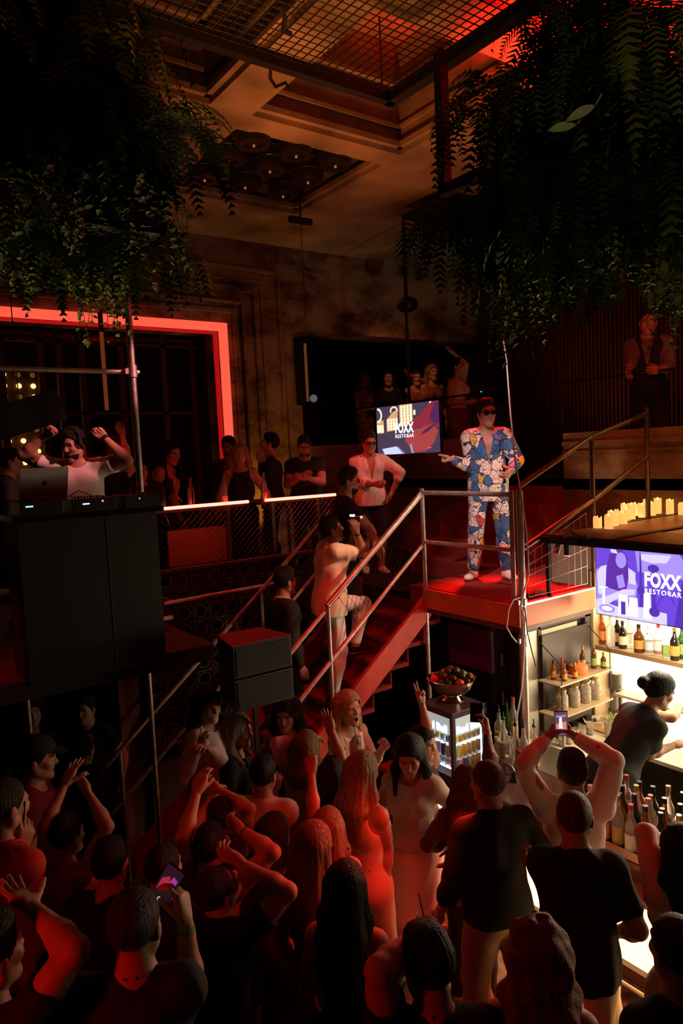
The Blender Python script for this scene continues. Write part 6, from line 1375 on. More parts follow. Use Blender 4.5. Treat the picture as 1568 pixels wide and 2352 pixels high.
def trough(name, label, x0, x1, y0, y1, z0, z1):
    t = empty(name, ((x0 + x1) / 2, (y0 + y1) / 2, z0)); tag(t, label, 'planter'); o0 = tuple(t.location)
    loc(MB().box(x0, x1, y0, y1, z0, z0 + 0.03).box(x0, x1, y0, y0 + .02, z0, z1).box(x0, x1, y1 - .02, y1, z0, z1).box(x0, x0 + .02, y0, y1, z0, z1).box(x1 - .02, x1, y0, y1, z0, z1), o0).build('box', dark_m, t)
    loc(MB().box(x0 + .03, x1 - .03, y0 + .03, y1 - .03, z0 + .03, z1 - .05), o0).build('soil', mat('soil', (0.03, 0.02, 0.012), rough=1.0), t)
    loc(MB().tube([(x0 + .1, y0 + .1, z1), (x0 + .1, y0 + .1, 6.25)], 0.008, 6).tube([(x1 - .1, y1 - .1, z1), (x1 - .1, y1 - .1, 6.25)], 0.008, 6), o0).build('hanger', cable_b, t)
trough('hanging_planter', 'long dark planter box buried in foliage at upper left', -0.9, 1.75, 4.1, 4.6, 5.25, 5.55)
trough('hanging_planter', 'dark planter box buried in foliage at upper right', 3.0, 3.5, 0.9, 2.75, 5.1, 5.4)
rs_ = random.Random(7)
for k in range(72):
    x_ = -0.95 + 2.75 * ((k * 0.618) % 1.0); y_ = 3.92 + 0.78 * ((k * 0.377) % 1.0); z_ = 5.28 + 1.1 * ((k * 0.29) % 1.0) ** 1.5
    f_ = k % 3
    grp = ('ferns of the upper left planter', 'trailing ivy of the upper left planter', 'bushy ferns high in the upper left foliage')[f_]
    lb = ('green fern arching from the upper left foliage mass', 'long ivy trailing from the upper left foliage mass', 'dense dark fern high in the upper left foliage mass')[f_]
    if f_ == 0: fern(rs_, (x_, y_, z_), 40, 0.62, 0.25, 1.0, 0.05, (0, 1, 2), 'fern', lb, grp)
    elif f_ == 1: ivy(rs_, (x_, y_, min(z_, 5.5)), 22, 0.50, 0.22, 0.046, (0, 1, 1, 4), 'ivy', lb, grp)
    else: fern(rs_, (x_, y_, z_ + 0.3), 50, 0.65, 0.3, 0.8, 0.07, (0, 0, 0), 'fern', lb, grp)
for k in range(5): fern(rs_, (1.55 + 0.12 * (k % 2), 4.3 + .1 * k, 5.75 + .22 * k), 40, 0.55, 0.2, 0.9, 0.05, (1, 2), 'fern', 'olive fern at the right edge of the upper left foliage', 'olive ferns at the right edge of the left foliage')
ivy(rs_, (1.50, 4.5, 5.25), 14, 0.65, 0.16, 0.04, (1, 2), 'ivy', 'yellow-green ivy tail hanging lowest by the scaffold pole', None)
ivy(rs_, (0.55, 4.4, 5.2), 12, 0.5, 0.16, 0.04, (1, 4), 'ivy', 'reddish-green ivy tail above the glowing frame at far left', None)
for k in range(78):
    y_ = 0.75 + 2.2 * ((k * 0.618) % 1.0); x_ = 2.88 + 0.72 * ((k * 0.377) % 1.0); z_ = 5.0 + 0.75 * ((k * 0.29) % 1.0) ** 1.4
    if y_ < 1.75: z_ -= 0.30
    if y_ < 1.4 and k % 2: continue
    if z_ > 5.35 and k % 3: continue
    f_ = k % 3
    grp = ('ferns of the upper right planter', 'trailing ivy of the upper right planter', 'bushy dark ferns in the upper right foliage')[f_]
    lb = ('green fern arching from the upper right foliage mass', 'long ivy trailing from the upper right foliage mass', 'dense dark fern inside the upper right foliage mass')[f_]
    if f_ == 0: fern(rs_, (x_, y_, z_), 36, 0.6, 0.2, 1.1, 0.045, (0, 1, 2), 'fern', lb, grp)
    elif f_ == 1: ivy(rs_, (x_, y_, min(z_, 5.25)), 22, 0.52, 0.16, 0.036, (0, 1, 1, 2), 'ivy', lb, grp)
    else: fern(rs_, (x_, y_, z_), 46, 0.5, 0.22, 1.0, 0.06, (0, 0, 0), 'fern', lb, grp)
ivy(rs_, at(1160, 600, y=2.9), 22, 0.62, 0.09, 0.035, (1, 2, 1), 'ivy', 'longest ivy tail ending at the pale cable above the performer', None)
ivy(rs_, at(1260, 560, y=2.6), 18, 0.42, 0.12, 0.03, (1, 2), 'ivy', 'loose ivy hanging beside the longest tail', None)
for k, (px, py) in enumerate(((1260, 40), (1340, 20), (1500, 60))): fern(rs_, at(px, py, y=2.3 - .2 * k), 34, 0.4, 0.15, 0.9, 0.05, (0, 0, 1), 'fern', 'dark fern silhouetted against the red-lit ceiling', 'ferns before the red ceiling')
for k, (px, py) in enumerate(((1355, 80), (1330, 140), (1460, 70), (1440, 30))): ivy(rs_, at(px, py - 70, y=2.4 - .15 * k), 14, 0.6, 0.12, 0.06, (0, 0), 'ivy', 'broad-leaved vine before the red-lit ceiling', 'vines before the red ceiling')
# pale leaves catching the light
def bigleaf(px, py, y_, l_, w_, ang, label, k=0):
    c = at(px, py, y=y_); m = MB(); n_ = 8
    rt = R[:, 0]; upv = R[:, 1]; u = rt * math.cos(ang) + upv * math.sin(ang); v = -rt * math.sin(ang) + upv * math.cos(ang); nn = R[:, 2]
    vs = []; fs = []
    for i in range(n_ + 1):
        s_ = i / n_; w2 = w_ * math.sin(math.pi * min(s_ * 0.97 + 0.03, 1)) ** 0.8
        for j in (-1, 0, 1): vs.append(u * (s_ - .5) * l_ + v * j * w2 / 2 + nn * (0.12 * w_ * abs(j) - 0.3 * l_ * (s_ - .5) ** 2))
    for i in range(n_):
        for j in range(2): a = i * 3 + j; fs.append((a, a + 1, a + 4, a + 3))
    m.add(vs, fs).tube([u * l_ * .5, u * l_ * .7 + upv * .03], 0.003, 5); o = m.build('leaf', leafm[3 if k == 0 else 2]); o.location = tuple(c); tag(o, label, 'leaf'); return o
bigleaf(1335, 258, 1.8, 0.13, 0.04, 0.5, 'larger pale leaf catching light on top of the right foliage'); bigleaf(1292, 292, 1.85, 0.115, 0.038, 0.2, 'pale yellow leaf lying left of the larger one on the right foliage')
bigleaf(1176, 775, 2.85, 0.10, 0.035, 1.1, 'pale leaf tip at the very bottom of the hanging tail')
for k, (px, py) in enumerate(((1516, 565), (1520, 615), (1518, 660), (1552, 683), (1555, 625))): bigleaf(px, py, 1.75, 0.075, 0.06, 0.3 + k * .2, ('striped round leaf high on the right vine', 'striped round leaf second down the right vine', 'striped round leaf third down the right vine', 'striped round leaf lowest at the right edge', 'folded striped leaf at the right edge')[k], 1)
# small cups at DJ side, bottles on balcony counter
for k, (px, py, lb, g_) in enumerate(((372, 1105, 'champagne bottle glinting at the left end of the balcony counter', 'green'), (437, 1085, 'tall glinting bottle on the balcony counter', 'clear'), (440, 1130, 'golden bottle tilted by the dark-haired guest', 'amber'), (516, 1118, 'clear drink bottle before the blonde in black', 'clear'), (605, 1075, 'tall clear tower bottle before the man in profile', 'clear'))):
    p = at(px, py + 30, y=7.02); p[2] = 3.44; bottle(lb, p, 0.3, 0.036, GL[g_], LQ['yellow'], .5, 'cap_gold')

# ---------------------------------------------------------------- things people hold or wear
camR, camU, camN = R[:, 0], R[:, 1], R[:, 2]
def phone(label, c, right, up, lit=None, w=0.073, hh=0.15, off=0.0):
    right = nrm(right); up = nrm(np.asarray(up) - right * (np.asarray(up) @ right)); nn = np.cross(right, up); c = np.asarray(c, float)
    t = empty('phone', c); tag(t, label, 'phone')
    MB().obox((0, 0, 0), right, up, nn, w / 2, hh / 2, 0.004).build('case', black_gloss, t, bevel=0.002)
    if lit:
        P = lambda u, v, k: right * (u - .5) * w * 0.92 + up * (v - .5) * hh * 0.94 + nn * (0.0045 + 0.0002 * k)
        for k, (pts, col, st) in enumerate(lit): MB().add([P(a, b, k) for a, b in pts], [tuple(range(len(pts)))]).build('screen', emi('ph_%d_%d_%d' % tuple(int(v * 99) for v in col), col, st), t)
    return t
def glass_cup(label, c, r=0.038, hh=0.095, straw=True, tilt=0.0, drink='red', stem=False):
    t = empty('drinking_glass', np.asarray(c) - [0, 0, hh * 0.5]); tag(t, label, 'glass')
    MB().lathe([(0, 0), (r * 0.78, 0), (r, hh), (r * 0.95, hh), (r * 0.72, 0.006), (0, 0.006)], n=18).build('tumbler', GL['clear'], t, smooth=True)
    MB().lathe([(0, 0.008), (r * 0.72, 0.008), (r * 0.86, hh * 0.66), (0, hh * 0.66)], n=16).build('drink', LQ[drink], t, smooth=True)
    if straw: MB().tube([(0.01, 0, 0.01), (-0.02, 0.01, hh * 1.9)], 0.0035, 6).build('straw', cable_b, t)
    return t
def between(P): a, b = P['hands'][1]['p'], P['hands'][-1]['p']; return (a + b) / 2
def glasses(P, dark=True):
    m = MB(); H = P['H']; o = P['base']
    for sd in (1, -1): 
        c = H(0.104, 0.031 * sd, 0.006) - o; m.obox(c, P['HL'], P['HU'], P['HF'], 0.027, 0.016 if dark else 0.018, 0.0025)
        m.tube([H(0.100, 0.058 * sd, 0.012) - o, H(0.0, 0.086 * sd, 0.008) - o], 0.0025, 6)
    m.tube([H(0.106, -0.01, 0.012) - o, H(0.106, 0.01, 0.012) - o], 0.003, 6)
    m.build('sunglasses' if dark else 'glasses', black_gloss if dark else steel_dark, P['root'])
# printed suit cloth
def suit_mat():
    m = bpy.data.materials.new('printed_suit'); m.use_nodes = True; nt = m.node_tree; b = nt.nodes['Principled BSDF']; b.inputs['Roughness'].default_value = 0.75
    tc = nt.nodes.new('ShaderNodeTexCoord'); N_ = lambda t: nt.nodes.new(t)
    nz = N_('ShaderNodeTexNoise'); nz.inputs['Scale'].default_value = 9; nz.inputs['Detail'].default_value = 2
    nt.links.new(tc.outputs['Object'], nz.inputs['Vector'])
    sub = N_('ShaderNodeVectorMath'); sub.operation = 'MULTIPLY_ADD'; nt.links.new(nz.outputs['Color'], sub.inputs[0]); sub.inputs[1].default_value = (0.13, 0.13, 0.13); nt.links.new(tc.outputs['Object'], sub.inputs[2])
    v1 = N_('ShaderNodeTexVoronoi'); v1.inputs['Scale'].default_value = 10.0; nt.links.new(sub.outputs[0], v1.inputs['Vector'])
    v2 = N_('ShaderNodeTexVoronoi'); v2.feature = 'DISTANCE_TO_EDGE'; v2.inputs['Scale'].default_value = 10.0; nt.links.new(sub.outputs[0], v2.inputs['Vector'])
    sp = N_('ShaderNodeSeparateColor'); nt.links.new(v1.outputs['Color'], sp.inputs[0])
    r = N_('ShaderNodeValToRGB'); r.color_ramp.interpolation = 'CONSTANT'; nt.links.new(sp.outputs[0], r.inputs[0])
    e = r.color_ramp.elements; e[0].position = 0.0; e[0].color = (0.045, 0.14, 0.36, 1); e[1].position = 0.24; e[1].color = (0.72, 0.60, 0.56, 1)
    for p_, c_ in ((0.48, (0.06, 0.19, 0.42, 1)), (0.58, (0.78, 0.66, 0.60, 1)), (0.83, (0.03, 0.08, 0.22, 1)), (0.90, (0.75, 0.40, 0.03, 1)), (0.955, (0.55, 0.03, 0.03, 1))): k = r.color_ramp.elements.new(p_); k.color = c_
    lt = N_('ShaderNodeMath'); lt.operation = 'LESS_THAN'; lt.inputs[1].default_value = 0.035; nt.links.new(v2.outputs['Distance'], lt.inputs[0])
    # thin drawn lines inside the patches
    v3 = N_('ShaderNodeTexVoronoi'); v3.feature = 'DISTANCE_TO_EDGE'; v3.inputs['Scale'].default_value = 24; nt.links.new(sub.outputs[0], v3.inputs['Vector'])
    l3 = N_('ShaderNodeMath'); l3.operation = 'LESS_THAN'; l3.inputs[1].default_value = 0.032; nt.links.new(v3.outputs['Distance'], l3.inputs[0])
    mx0 = N_('ShaderNodeMath'); mx0.operation = 'MAXIMUM'; nt.links.new(lt.outputs[0], mx0.inputs[0]); nt.links.new(l3.outputs[0], mx0.inputs[1])
    mx = N_('ShaderNodeMix'); mx.data_type = 'RGBA'; nt.links.new(mx0.outputs[0], mx.inputs[0]); nt.links.new(r.outputs[0], mx.inputs[6]); mx.inputs[7].default_value = (0.012, 0.02, 0.06, 1)
    nt.links.new(mx.outputs[2], b.inputs['Base Color']); return m
CL['print'] = suit_mat()
A_ = lambda px, py, **k: dict(px=(px, py), **k)
D_ = lambda p: depth(np.array(p, float))
# ---- on the red stage
P = person('performer', 'person in a blue and white printed suit and dark glasses on the red stage', top=(1117, 917, D_((5.36, 4.85, 4.3))), floor=2.6, h=1.8, yaw=184, head=(10, 4, 0),
           L=A_(1172, 1082, dd=-0.28, el=(1196, 1050), hand='cup', n=(-0.4, -1, 0.3)), Rt=A_(1036, 1055, dd=-0.10, el=(1072, 1062), hand='point', n=(0, 0, -1)), feet={1: (0.05, 0.15, 0, 18), -1: (-0.02, -0.17, 0, 28)},
           hair=('quiff', 'dark'), shirt=('jacket', 'print', -0.17, 'print'), pants=('pants', 'print'), shoes='shoe_white', q=0.8)
glasses(P); h_ = P['hands'][1]; h2 = P['hands'][-1]
t = empty('microphone', h_['p']); tag(t, 'small dark microphone held by the performer at the chest', 'microphone'); MB().tube([(0, 0, -0.09), (0, 0, 0.05)], [0.012, 0.015], 10).build('handle', dark_m, t, smooth=True); MB().sphere((0, 0, 0.07), 0.024, 12, 8).build('head', steel_dark, t, smooth=True)
# ---- on the stairs and landing
P = person('photographer', 'person in a beige t-shirt and light trousers photographing from the red stairs', top=(752, 1187), floor=1.57, h=1.74, yaw=66, lean=4, head=(-6, -14, 0),
           L=A_(812, 1216, dd=-0.02, el=(818, 1268), ed=0.1, hand='grip', n=(0, -1, 0)), Rt=A_(818, 1220, dd=-0.12, el=(822, 1275), hand='grip', n=(0, 1, 0)), feet={1: (0.30, 0.12, 0.36, 4), -1: (-0.06, -0.12, 0, 4)},
           hair=('short', 'dark'), shirt=('big', 'beige', -0.12), pants=('pants', 'lighttrouser'), shoes='sneaker_black', q=0.8, tone='tan')
wristband(P, -1, CL['black'], 0.03, 'bracelet', 0.032, 0.012)
c = between(P); t = empty('camera', c + np.array([0, 0, 0.035])); tag(t, 'small camera raised in both hands of the person on the stairs', 'camera'); MB().box(-0.05, 0.05, -0.035, 0.035, -0.03, 0.03).build('body', black_gloss, t, bevel=0.006); MB().tube([(0.03, 0, 0), (0.09, -0.0, 0.01)], 0.024, 16).build('lens', steel, t, smooth=True); MB().box(-0.03, 0.0, -0.02, 0.02, 0.03, 0.045).build('light', emi('camlight', (1, .85, .75), 6), t)
P = person('suit', 'person in a black suit with a pale collar low on the stairs', top=(655, 1303), floor=1.05, h=1.80, yaw=62, hair=('short', 'dark'), shirt=('jacket', 'black', -0.16, 'pink'), head=(10, 4, 0))
P = person('beardstairs', 'bearded person in a black polo shirt high on the stairs', top=(802, 1073, D_((4.31, 5.9, 3.77))), floor=1.91, h=1.8, yaw=78, head=(-12, 6, 0), lean=4,
           Rt=A_(862, 1246, dd=-0.35, el=(838, 1196), hand='relax', n=(0, 0, -1)), L=dict(to=(0.1, 0.05, -0.5)), hair=('short', 'dark'), beard='dark', shirt=('tee', 'black'), pants=('pants', 'black')); glasses(P, False)
P = person('whiteshirt', 'person in white shirt, black shorts and sunglasses below the left screen', top=(848, 992, 8.75), floor=2.42, h=1.78, yaw=172, head=(6, 10, 0),
           L=A_(900, 1130, dd=0.0, el=(905, 1100), hand='relax'), Rt=A_(862, 1112, dd=-0.25, el=(826, 1100), hand='grip', n=(0, 1, 0)), hair=('short', 'dark'), shirt=('long', 'white', -0.10, 0.35), pants=('shorts', 'black'), shoes='shoe_white', build=1.08, tone='tan', shirt_open=True); glasses(P)
glass_cup('tumbler of red drink held by the person in the white shirt', P['hands'][-1]['p'], straw=False)
# ---- balcony behind the neon rail
P = person('polobeard', 'bearded person in a dark polo shirt with glasses leaning behind the right neon strip', top=(697, 1002, 8.85), floor=2.42, yaw=178, head=(0, 22, 0), build=1.15, L=A_(703, 1098, dd=-0.25, el=(742, 1094), hand='relax'), Rt=A_(690, 1096, dd=-0.25, el=(664, 1092), hand='relax'), hair=('short', 'dark'), beard='dark', shirt=('tee', 'offblack')); glasses(P, False)
P = person('profileman', 'person in black seen in profile facing left behind the neon strips', top=(622, 996, 8.7), floor=2.42, yaw=-95, head=(0, -12, 0), hair=('short', 'black'), shirt=('long', 'black'), L=A_(598, 1060, dd=-0.1, el=(610, 1110), hand='relax'))
P = person('blondecami', 'blonde person in a black strappy top behind the left neon strip', top=(549, 1019, 8.2), floor=2.42, g='f', yaw=176, head=(4, 6, 0), hair=('long', 'blond', 0.36), shirt=('tank', 'black'), L=dict(to=(0.16, 0.2, -0.46)), Rt=dict(to=(0.15, -0.12, -0.46)))
P = person('beardback', 'bearded person in a dark shirt standing right behind the blonde in black', top=(522, 1003, 9.0), floor=2.42, yaw=172, head=(-20, 10, 0), hair=('short', 'dark'), beard='dark', shirt=('long', 'charcoal'))
P = person('leaner', 'dark-haired person in a sleeveless top leaning over the balcony counter', top=(398, 1012, 7.9), floor=2.42, g='f', yaw=100, lean=22, head=(-30, 20, 0), hair=('long', 'black', 0.3), shirt=('tank', 'black'), Rt=A_(402, 1140, dd=-0.05, el=(384, 1100), hand='relax'))
P = person('seated', 'dark figure standing low at the left end of the balcony counter', top=(322, 1058, 7.7), floor=2.42, g='f', h=1.55, yaw=150, hair=('long', 'black', 0.3), shirt=('long', 'black'))
P = person('backdancer', 'dancer with an arm thrown up behind the DJ, right of the scaffold pole', top=(262, 1005, 6.9), floor=2.48, g='f', yaw=150, hair=('short', 'dark'), shirt=('tank', 'black'), L=A_(280, 1000, dd=0.0, el=(292, 1050), hand='relax'))
P = person('djbackleft', 'dark-haired figure at the far left edge beside the DJ', top=(20, 1030, 6.6), floor=2.48, h=1.62, yaw=60, hair=('short', 'black'), shirt=('long', 'black'))
P = person('dj', 'bearded DJ in a white t-shirt with both fists in the air behind the laptop', top=(160, 984, 5.85), floor=2.48, h=1.75, yaw=176, head=(-24, 14, 0), build=1.22,
           L=A_(240, 1006, dd=-0.05, el=(262, 1056), hand='fist'), Rt=A_(106, 1000, dd=-0.05, el=(76, 1052), hand='fist'), hair=('short', 'black'), beard='black', shirt=('tee', 'white'), pants=('pants', 'black'), q=0.85)
wristband(P, 1, CL['black'], 0.0, 'watch', 0.036, 0.03)
m = MB(); H = P['H']; o = P['base']; m.tube([H(0.0 + 0.02, 0.098 * math.cos(a), 0.045 + 0.10 * math.sin(a)) - o for a in [math.pi * k / 12 for k in range(13)]], 0.011, 8)
for sd in (1, -1): m.tube([H(0.02, 0.085 * sd, 0.03) - o, H(0.02, 0.112 * sd, 0.03) - o], 0.038, 14)
m.build('headphones', CL['black'], P['root'], smooth=True)
# ---- upper mezzanine
mz = dict(floor=3.5, q=1.3)
P = person('mz1', 'long-haired person with folded arms on the upper level above the left screen', top=(836, 856, 12.0), g='f', yaw=150, hair=('long', 'ashblond', 0.4), shirt=('tank', 'brown'), pants=('skirt', 'gold'), L=dict(to=(0.2, -0.18, -0.26)), Rt=dict(to=(0.2, 0.18, -0.26)), **mz)
P = person('mz2', 'dark-clothed person with a pale face on the upper level between the dancers', top=(891, 852, 11.5), g='f', yaw=185, hair=('long', 'black', 0.35), shirt=('long', 'black'), **mz)
P = person('mz3', 'person on the upper level making a two-finger sign with a bent arm', top=(955, 852, 11.0), g='f', yaw=170, hair=('short', 'dark'), shirt=('tank', 'brown'), Rt=A_(943, 862, dd=-0.1, el=(940, 892), hand='peace'), L=dict(to=(0.15, 0.15, -0.3)), **mz)
P = person('mz4', 'fair-haired person between two dancers on the upper level', top=(992, 838, 11.0), g='f', yaw=160, hair=('long', 'ashblond', 0.3), shirt=('crop', 'brown'), **mz)
P = person('mz5', 'person in a gold skirt on the upper level with one arm raised high', top=(1053, 822, 10.2), g='f', yaw=135, hair=('short', 'black'), shirt=('tank', 'peach'), pants=('skirt', 'gold'), L=A_(1042, 812, dd=0.0, el=(1066, 850), hand='open'), Rt=dict(to=(0.2, 0.1, -0.3)), **mz)
P = person('waiter', 'waiter in a dark vest at the upper level rail on the right', top=(1487, 708, 7.75), floor=3.5, yaw=-150, head=(6, 14, 0), hair=('short', 'dark'), shirt=('vest', 'black', -0.05, 'grey'), L=A_(1512, 848, dd=-0.3, el=(1548, 828), hand='relax'), Rt=A_(1442, 852, dd=-0.25, el=(1452, 822), hand='relax'), build=1.05)
t, o = rail('mezzanine_rail', 'thin black rail in front of the guests on the upper level', 'railing', [('top_rail', [(7.1, 11.2, 4.65), (7.1, 1.0, 4.60)]), ('post', [(7.1, 8.4, 3.5), (7.1, 8.4, 4.65)]), ('post', [(7.1, 5.4, 3.5), (7.1, 5.4, 4.62)]), ('post', [(7.1, 3.2, 3.5), (7.1, 3.2, 4.61)])], r=0.014, m=dark_m)
t = empty('table_lamp', (7.3, 3.75, 4.61)); tag(t, 'small glowing lamp at the upper rail by the right edge', 'lamp'); MB().box(-0.04, 0.04, -0.09, 0.09, 0.0, 0.03).build('shade', emi('desk_glow', (1.0, 0.6, 0.35), 3), t); MB().tube([(0, 0, 0), (0, 0, -0.3)], 0.01, 6).build('arm', dark_m, t)
# ---- bartender
P = person('bartender', 'bartender with dark tied hair in a dark shirt bending over the bright back counter', top=(1526, 1546, 5.75), floor=FLOOR, g='f', h=1.72, yaw=78, lean=36, head=(-4, 20, 0), hair=('bun', 'black'), shirt=('tee', 'charcoal'), pants=('wide', 'charcoal'), build=1.1,
           Rt=A_(1548, 1712, dd=0.12, el=(1482, 1712), ed=-0.1, hand='relax', n=(0, 0, -1)), L=A_(1560, 1625, dd=0.35, el=(1548, 1660), hand='relax', n=(0, 0, -1)))
# ---- at the bar
P = person('phonewhite', 'person in a pale long-sleeved shirt holding a phone overhead at the bar', top=(1313, 1727), h=1.80, yaw=4, head=(0, -6, 0), build=1.12,
           L=A_(1262, 1690, dd=0.08, el=(1218, 1772), ed=0.0, hand='grip', n=(0.2, -1, 0)), Rt=A_(1316, 1688, dd=0.08, el=(1372, 1762), ed=0.0, hand='grip', n=(0.2, 1, 0)), feet={1: (0, 0.13, 0, 15), -1: (-0.12, -0.2, 0, 25)}, hair=('short', 'dark'), shirt=('long', 'cream', -0.12, 0.9), pants=('pants', 'beige'), shoes='shoe_white', q=0.75, tone='tan')
c = atd(1288, 1662, P['d'] + 0.06); phone('phone with a lit screen held overhead in front of the bar', c, camR * 0.99 + camU * 0.05, (0, 0, 1.0) , [([(0, 0), (1, 0), (1, 1), (0, 1)], (0.16, 0.06, 0.09), 1.0), ([(0.1, 0.12), (0.9, 0.2), (0.9, 0.6), (0.1, 0.5)], (0.7, 0.25, 0.22), 1.0), ([(0.3, 0.3), (0.6, 0.3), (0.55, 0.8), (0.35, 0.8)], (0.95, 0.7, 0.7), 1.2), ([(0.1, 0.78), (0.9, 0.8), (0.9, 0.88), (0.1, 0.86)], (0.25, 0.3, 0.6), 1.0)], w=0.085, hh=0.16)
P = person('blacktee', 'tall person in a long black t-shirt seen from behind at the glowing bar front', top=(1317, 1819), h=1.86, yaw=12, build=1.0, L=A_(1238, 2004, dd=0.22, el=(1262, 2020), hand='grip', n=(0, 0, 1)), Rt=dict(to=(0.15, -0.04, -0.42)), hair=('buzz', 'brown'), shirt=('big', 'black', -0.12), pants=('pants', 'beige'), shoes='shoe_white', q=0.75, feet={1: (0.1, 0.1, 0, 10), -1: (-0.05, -0.12, 0, 12)})
P = person('blackshirt', 'stocky person in a loose black shirt and khaki trousers turned towards the fridge', top=(1118, 1748), h=1.83, yaw=-20, head=(10, 0, 0), build=1.05, lean=3, L=dict(to=(0.12, 0.12, -0.5)), Rt=dict(to=(-0.1, -0.16, -0.5), hand='relax'), hair=('buzz', 'brown'), shirt=('hoodie', 'black', -0.05, 0.55), pants=('wide', 'khaki'), shoes='shoe_black', q=0.8, feet={1: (0.0, 0.14, 0, 10), -1: (-0.22, -0.14, 0, 30)})
P = person('phonewoman', 'person in a dark red sequin top lifting a phone towards the fridge', top=(1070, 1762), g='f', h=1.66, yaw=10, head=(0, -6, 0), hair=('long', 'brown', 0.42, False), shirt=('long', 'sequin'), pants=('slim', 'black'),
           Rt=A_(1118, 1672, dd=0.02, el=(1132, 1735), hand='phone', n=(0, 1, 0)), L=dict(to=(0.2, -0.1, -0.25), hand='grip', eh=(-.3, 1, -.3)))
wristband(P, -1, CAPS['cap_white'], 0.01, 'bracelet', 0.028, 0.02)
phone('dark phone held up in front of the lit fridge', P['hands'][-1]['p'] + camU * 0.05 - camR * 0.03, camR * 0.98 + camN * 0.15, (0, 0, 1.0), None, w=0.08, hh=0.13)
glass_cup('glass with a straw held at chest height by the person in sequins', P['hands'][1]['p'], straw=True)
glass_cup('tumbler of amber drink standing on the red ledge by the fridge', at(1022, 1838, z=1.13), straw=True, drink='orange')
# ---- dancing crowd, right half
P = person('peace', 'person with dark hair and a sequin dress raising two fingers beside the fridge', top=(975, 1672), g='f', h=1.62, yaw=150, head=(20, 8, 0), hair=('long', 'black', 0.32), shirt=('dress', 'sequin'), shoes='heel',
           L=A_(968, 1612, dd=0.02, el=(984, 1685), hand='peace', n=(1, 0, 0)), feet={1: (0.12, 0.12, 0, 10), -1: (0, -0.1, 0, 10)})
wristband(P, 1, CAPS['cap_gold'], 0.04, 'bracelet', 0.027, 0.006)
P = person('whitedress', 'person with long dark hair and white dress with lace sleeves', top=(937, 1702), g='f', h=1.79, yaw=-160, head=(10, 22, 0), hair=('long', 'black', 0.34), shirt=('long', 'lacewhite', 0.06), pants=('midi', 'pink'), L=dict(to=(0.15, 0.14, -0.34), hand='relax'), Rt=dict(to=(0.12, -0.05, -0.42)), q=0.8)
P = person('blondback', 'person with long straight blonde hair in a pale backless dress and a wristwatch', top=(832, 1729), g='f', h=1.78, yaw=42, hair=('long', 'blond', 0.40, False), shirt=('pencil', 'peach'), Rt=A_(882, 2052, dd=-0.05, el=(886, 1960), hand='relax'), L=dict(to=(0.15, 0.05, -0.45)), q=0.75)
wristband(P, -1, CL['black'], 0.02, 'watch', 0.030, 0.03)
P = person('openhand', 'person in a brown dress stretching one open hand up beside the open-mouthed blonde', top=(762, 1742), g='f', h=1.58, yaw=20, head=(0, -10, 0), hair=('long', 'dark', 0.3), shirt=('longdress', 'brown'), L=dict(to=(0.2, 0.1, -0.3)), Rt=A_(752, 1640, dd=0.1, el=(790, 1742), hand='open', n=(1, 0, 0)))
P = person('openmouth', 'open-mouthed person with long blonde hair and a white top facing right', top=(798, 1589, 5.75), g='f', floor=FLOOR, h=1.72, yaw=132, head=(-14, -4, 0), mouth=0.020, hair=('long', 'blond', 0.45), shirt=('tank', 'white'), pants=('slim', 'black'),
           L=A_(880, 1716, dd=-0.25, el=(852, 1742), hand='pinch', n=(0, -1, 0)), Rt=A_(812, 1728, dd=-0.32, el=(768, 1740), hand='grip', n=(0, 1, 0)), q=0.75)
glass_cup('glass of red cocktail with a black straw held by the open-mouthed blonde', P['hands'][-1]['p'])
P = person('braceletfist', 'person with fair hair and a raised fist with a thin bracelet', top=(752, 1858), g='f', h=1.62, yaw=10, hair=('long', 'ashblond', 0.25), shirt=('dress', 'wine'), L=A_(714, 1770, dd=0.05, el=(738, 1862), hand='fist', n=(1, 0, 0)))
wristband(P, 1, CAPS['cap_gold'], 0.05, 'bracelet', 0.028, 0.006)
P = person('redhead', 'person with long copper hair over a dark dress, seen from behind', top=(716, 1893), g='f', h=1.77, yaw=30, head=(0, -6, 0), hair=('long', 'auburn', 0.40, False), shirt=('longdress', 'wine'), q=0.75)
P = person('hair790', 'person in black with long black hair in the lower centre', top=(792, 1982), g='f', h=1.75, yaw=15, hair=('long', 'black', 0.42, False), shirt=('tank', 'black'), pants=('slim', 'black'), q=0.8)
P = person('man970', 'broad person in black holding up a small glass with a straw', top=(972, 2130), h=1.88, yaw=-5, build=1.1, head=(25, 5, 0), hair=('short', 'black'), shirt=('tee', 'black'), L=A_(938, 2160, dd=0.1, el=(905, 2240), hand='grip', n=(0.2, -1, 0)), q=0.75)
glass_cup('small tumbler with a long black straw raised above the crowd at the bottom centre', P['hands'][1]['p'] + np.array([0, 0, 0.03]))
P = person('auburn', 'person with very long wavy auburn hair at the bottom right centre', top=(1235, 2122), g='f', h=1.84, yaw=14, hair=('curly', 'auburn', 0.42, False), shirt=('tank', 'black'), pants=('slim', 'black'), q=0.8)
P = person('rightdress', 'person in a long-sleeved pink dress reaching towards the bottles at right', top=(1562, 1898), g='f', h=1.78, yaw=-6, hair=('long', 'black', 0.40, False), shirt=('longdress', 'pink', None, 'sleeve'), L=A_(1502, 1925, dd=0.35, el=(1482, 1980), hand='open', n=(1, 0, 0)))
P = person('rightedge', 'short-haired person in black cut off by the lower right corner', top=(1552, 2105), h=1.85, yaw=-10, hair=('buzz', 'dark'), shirt=('tee', 'black'), build=1.05)
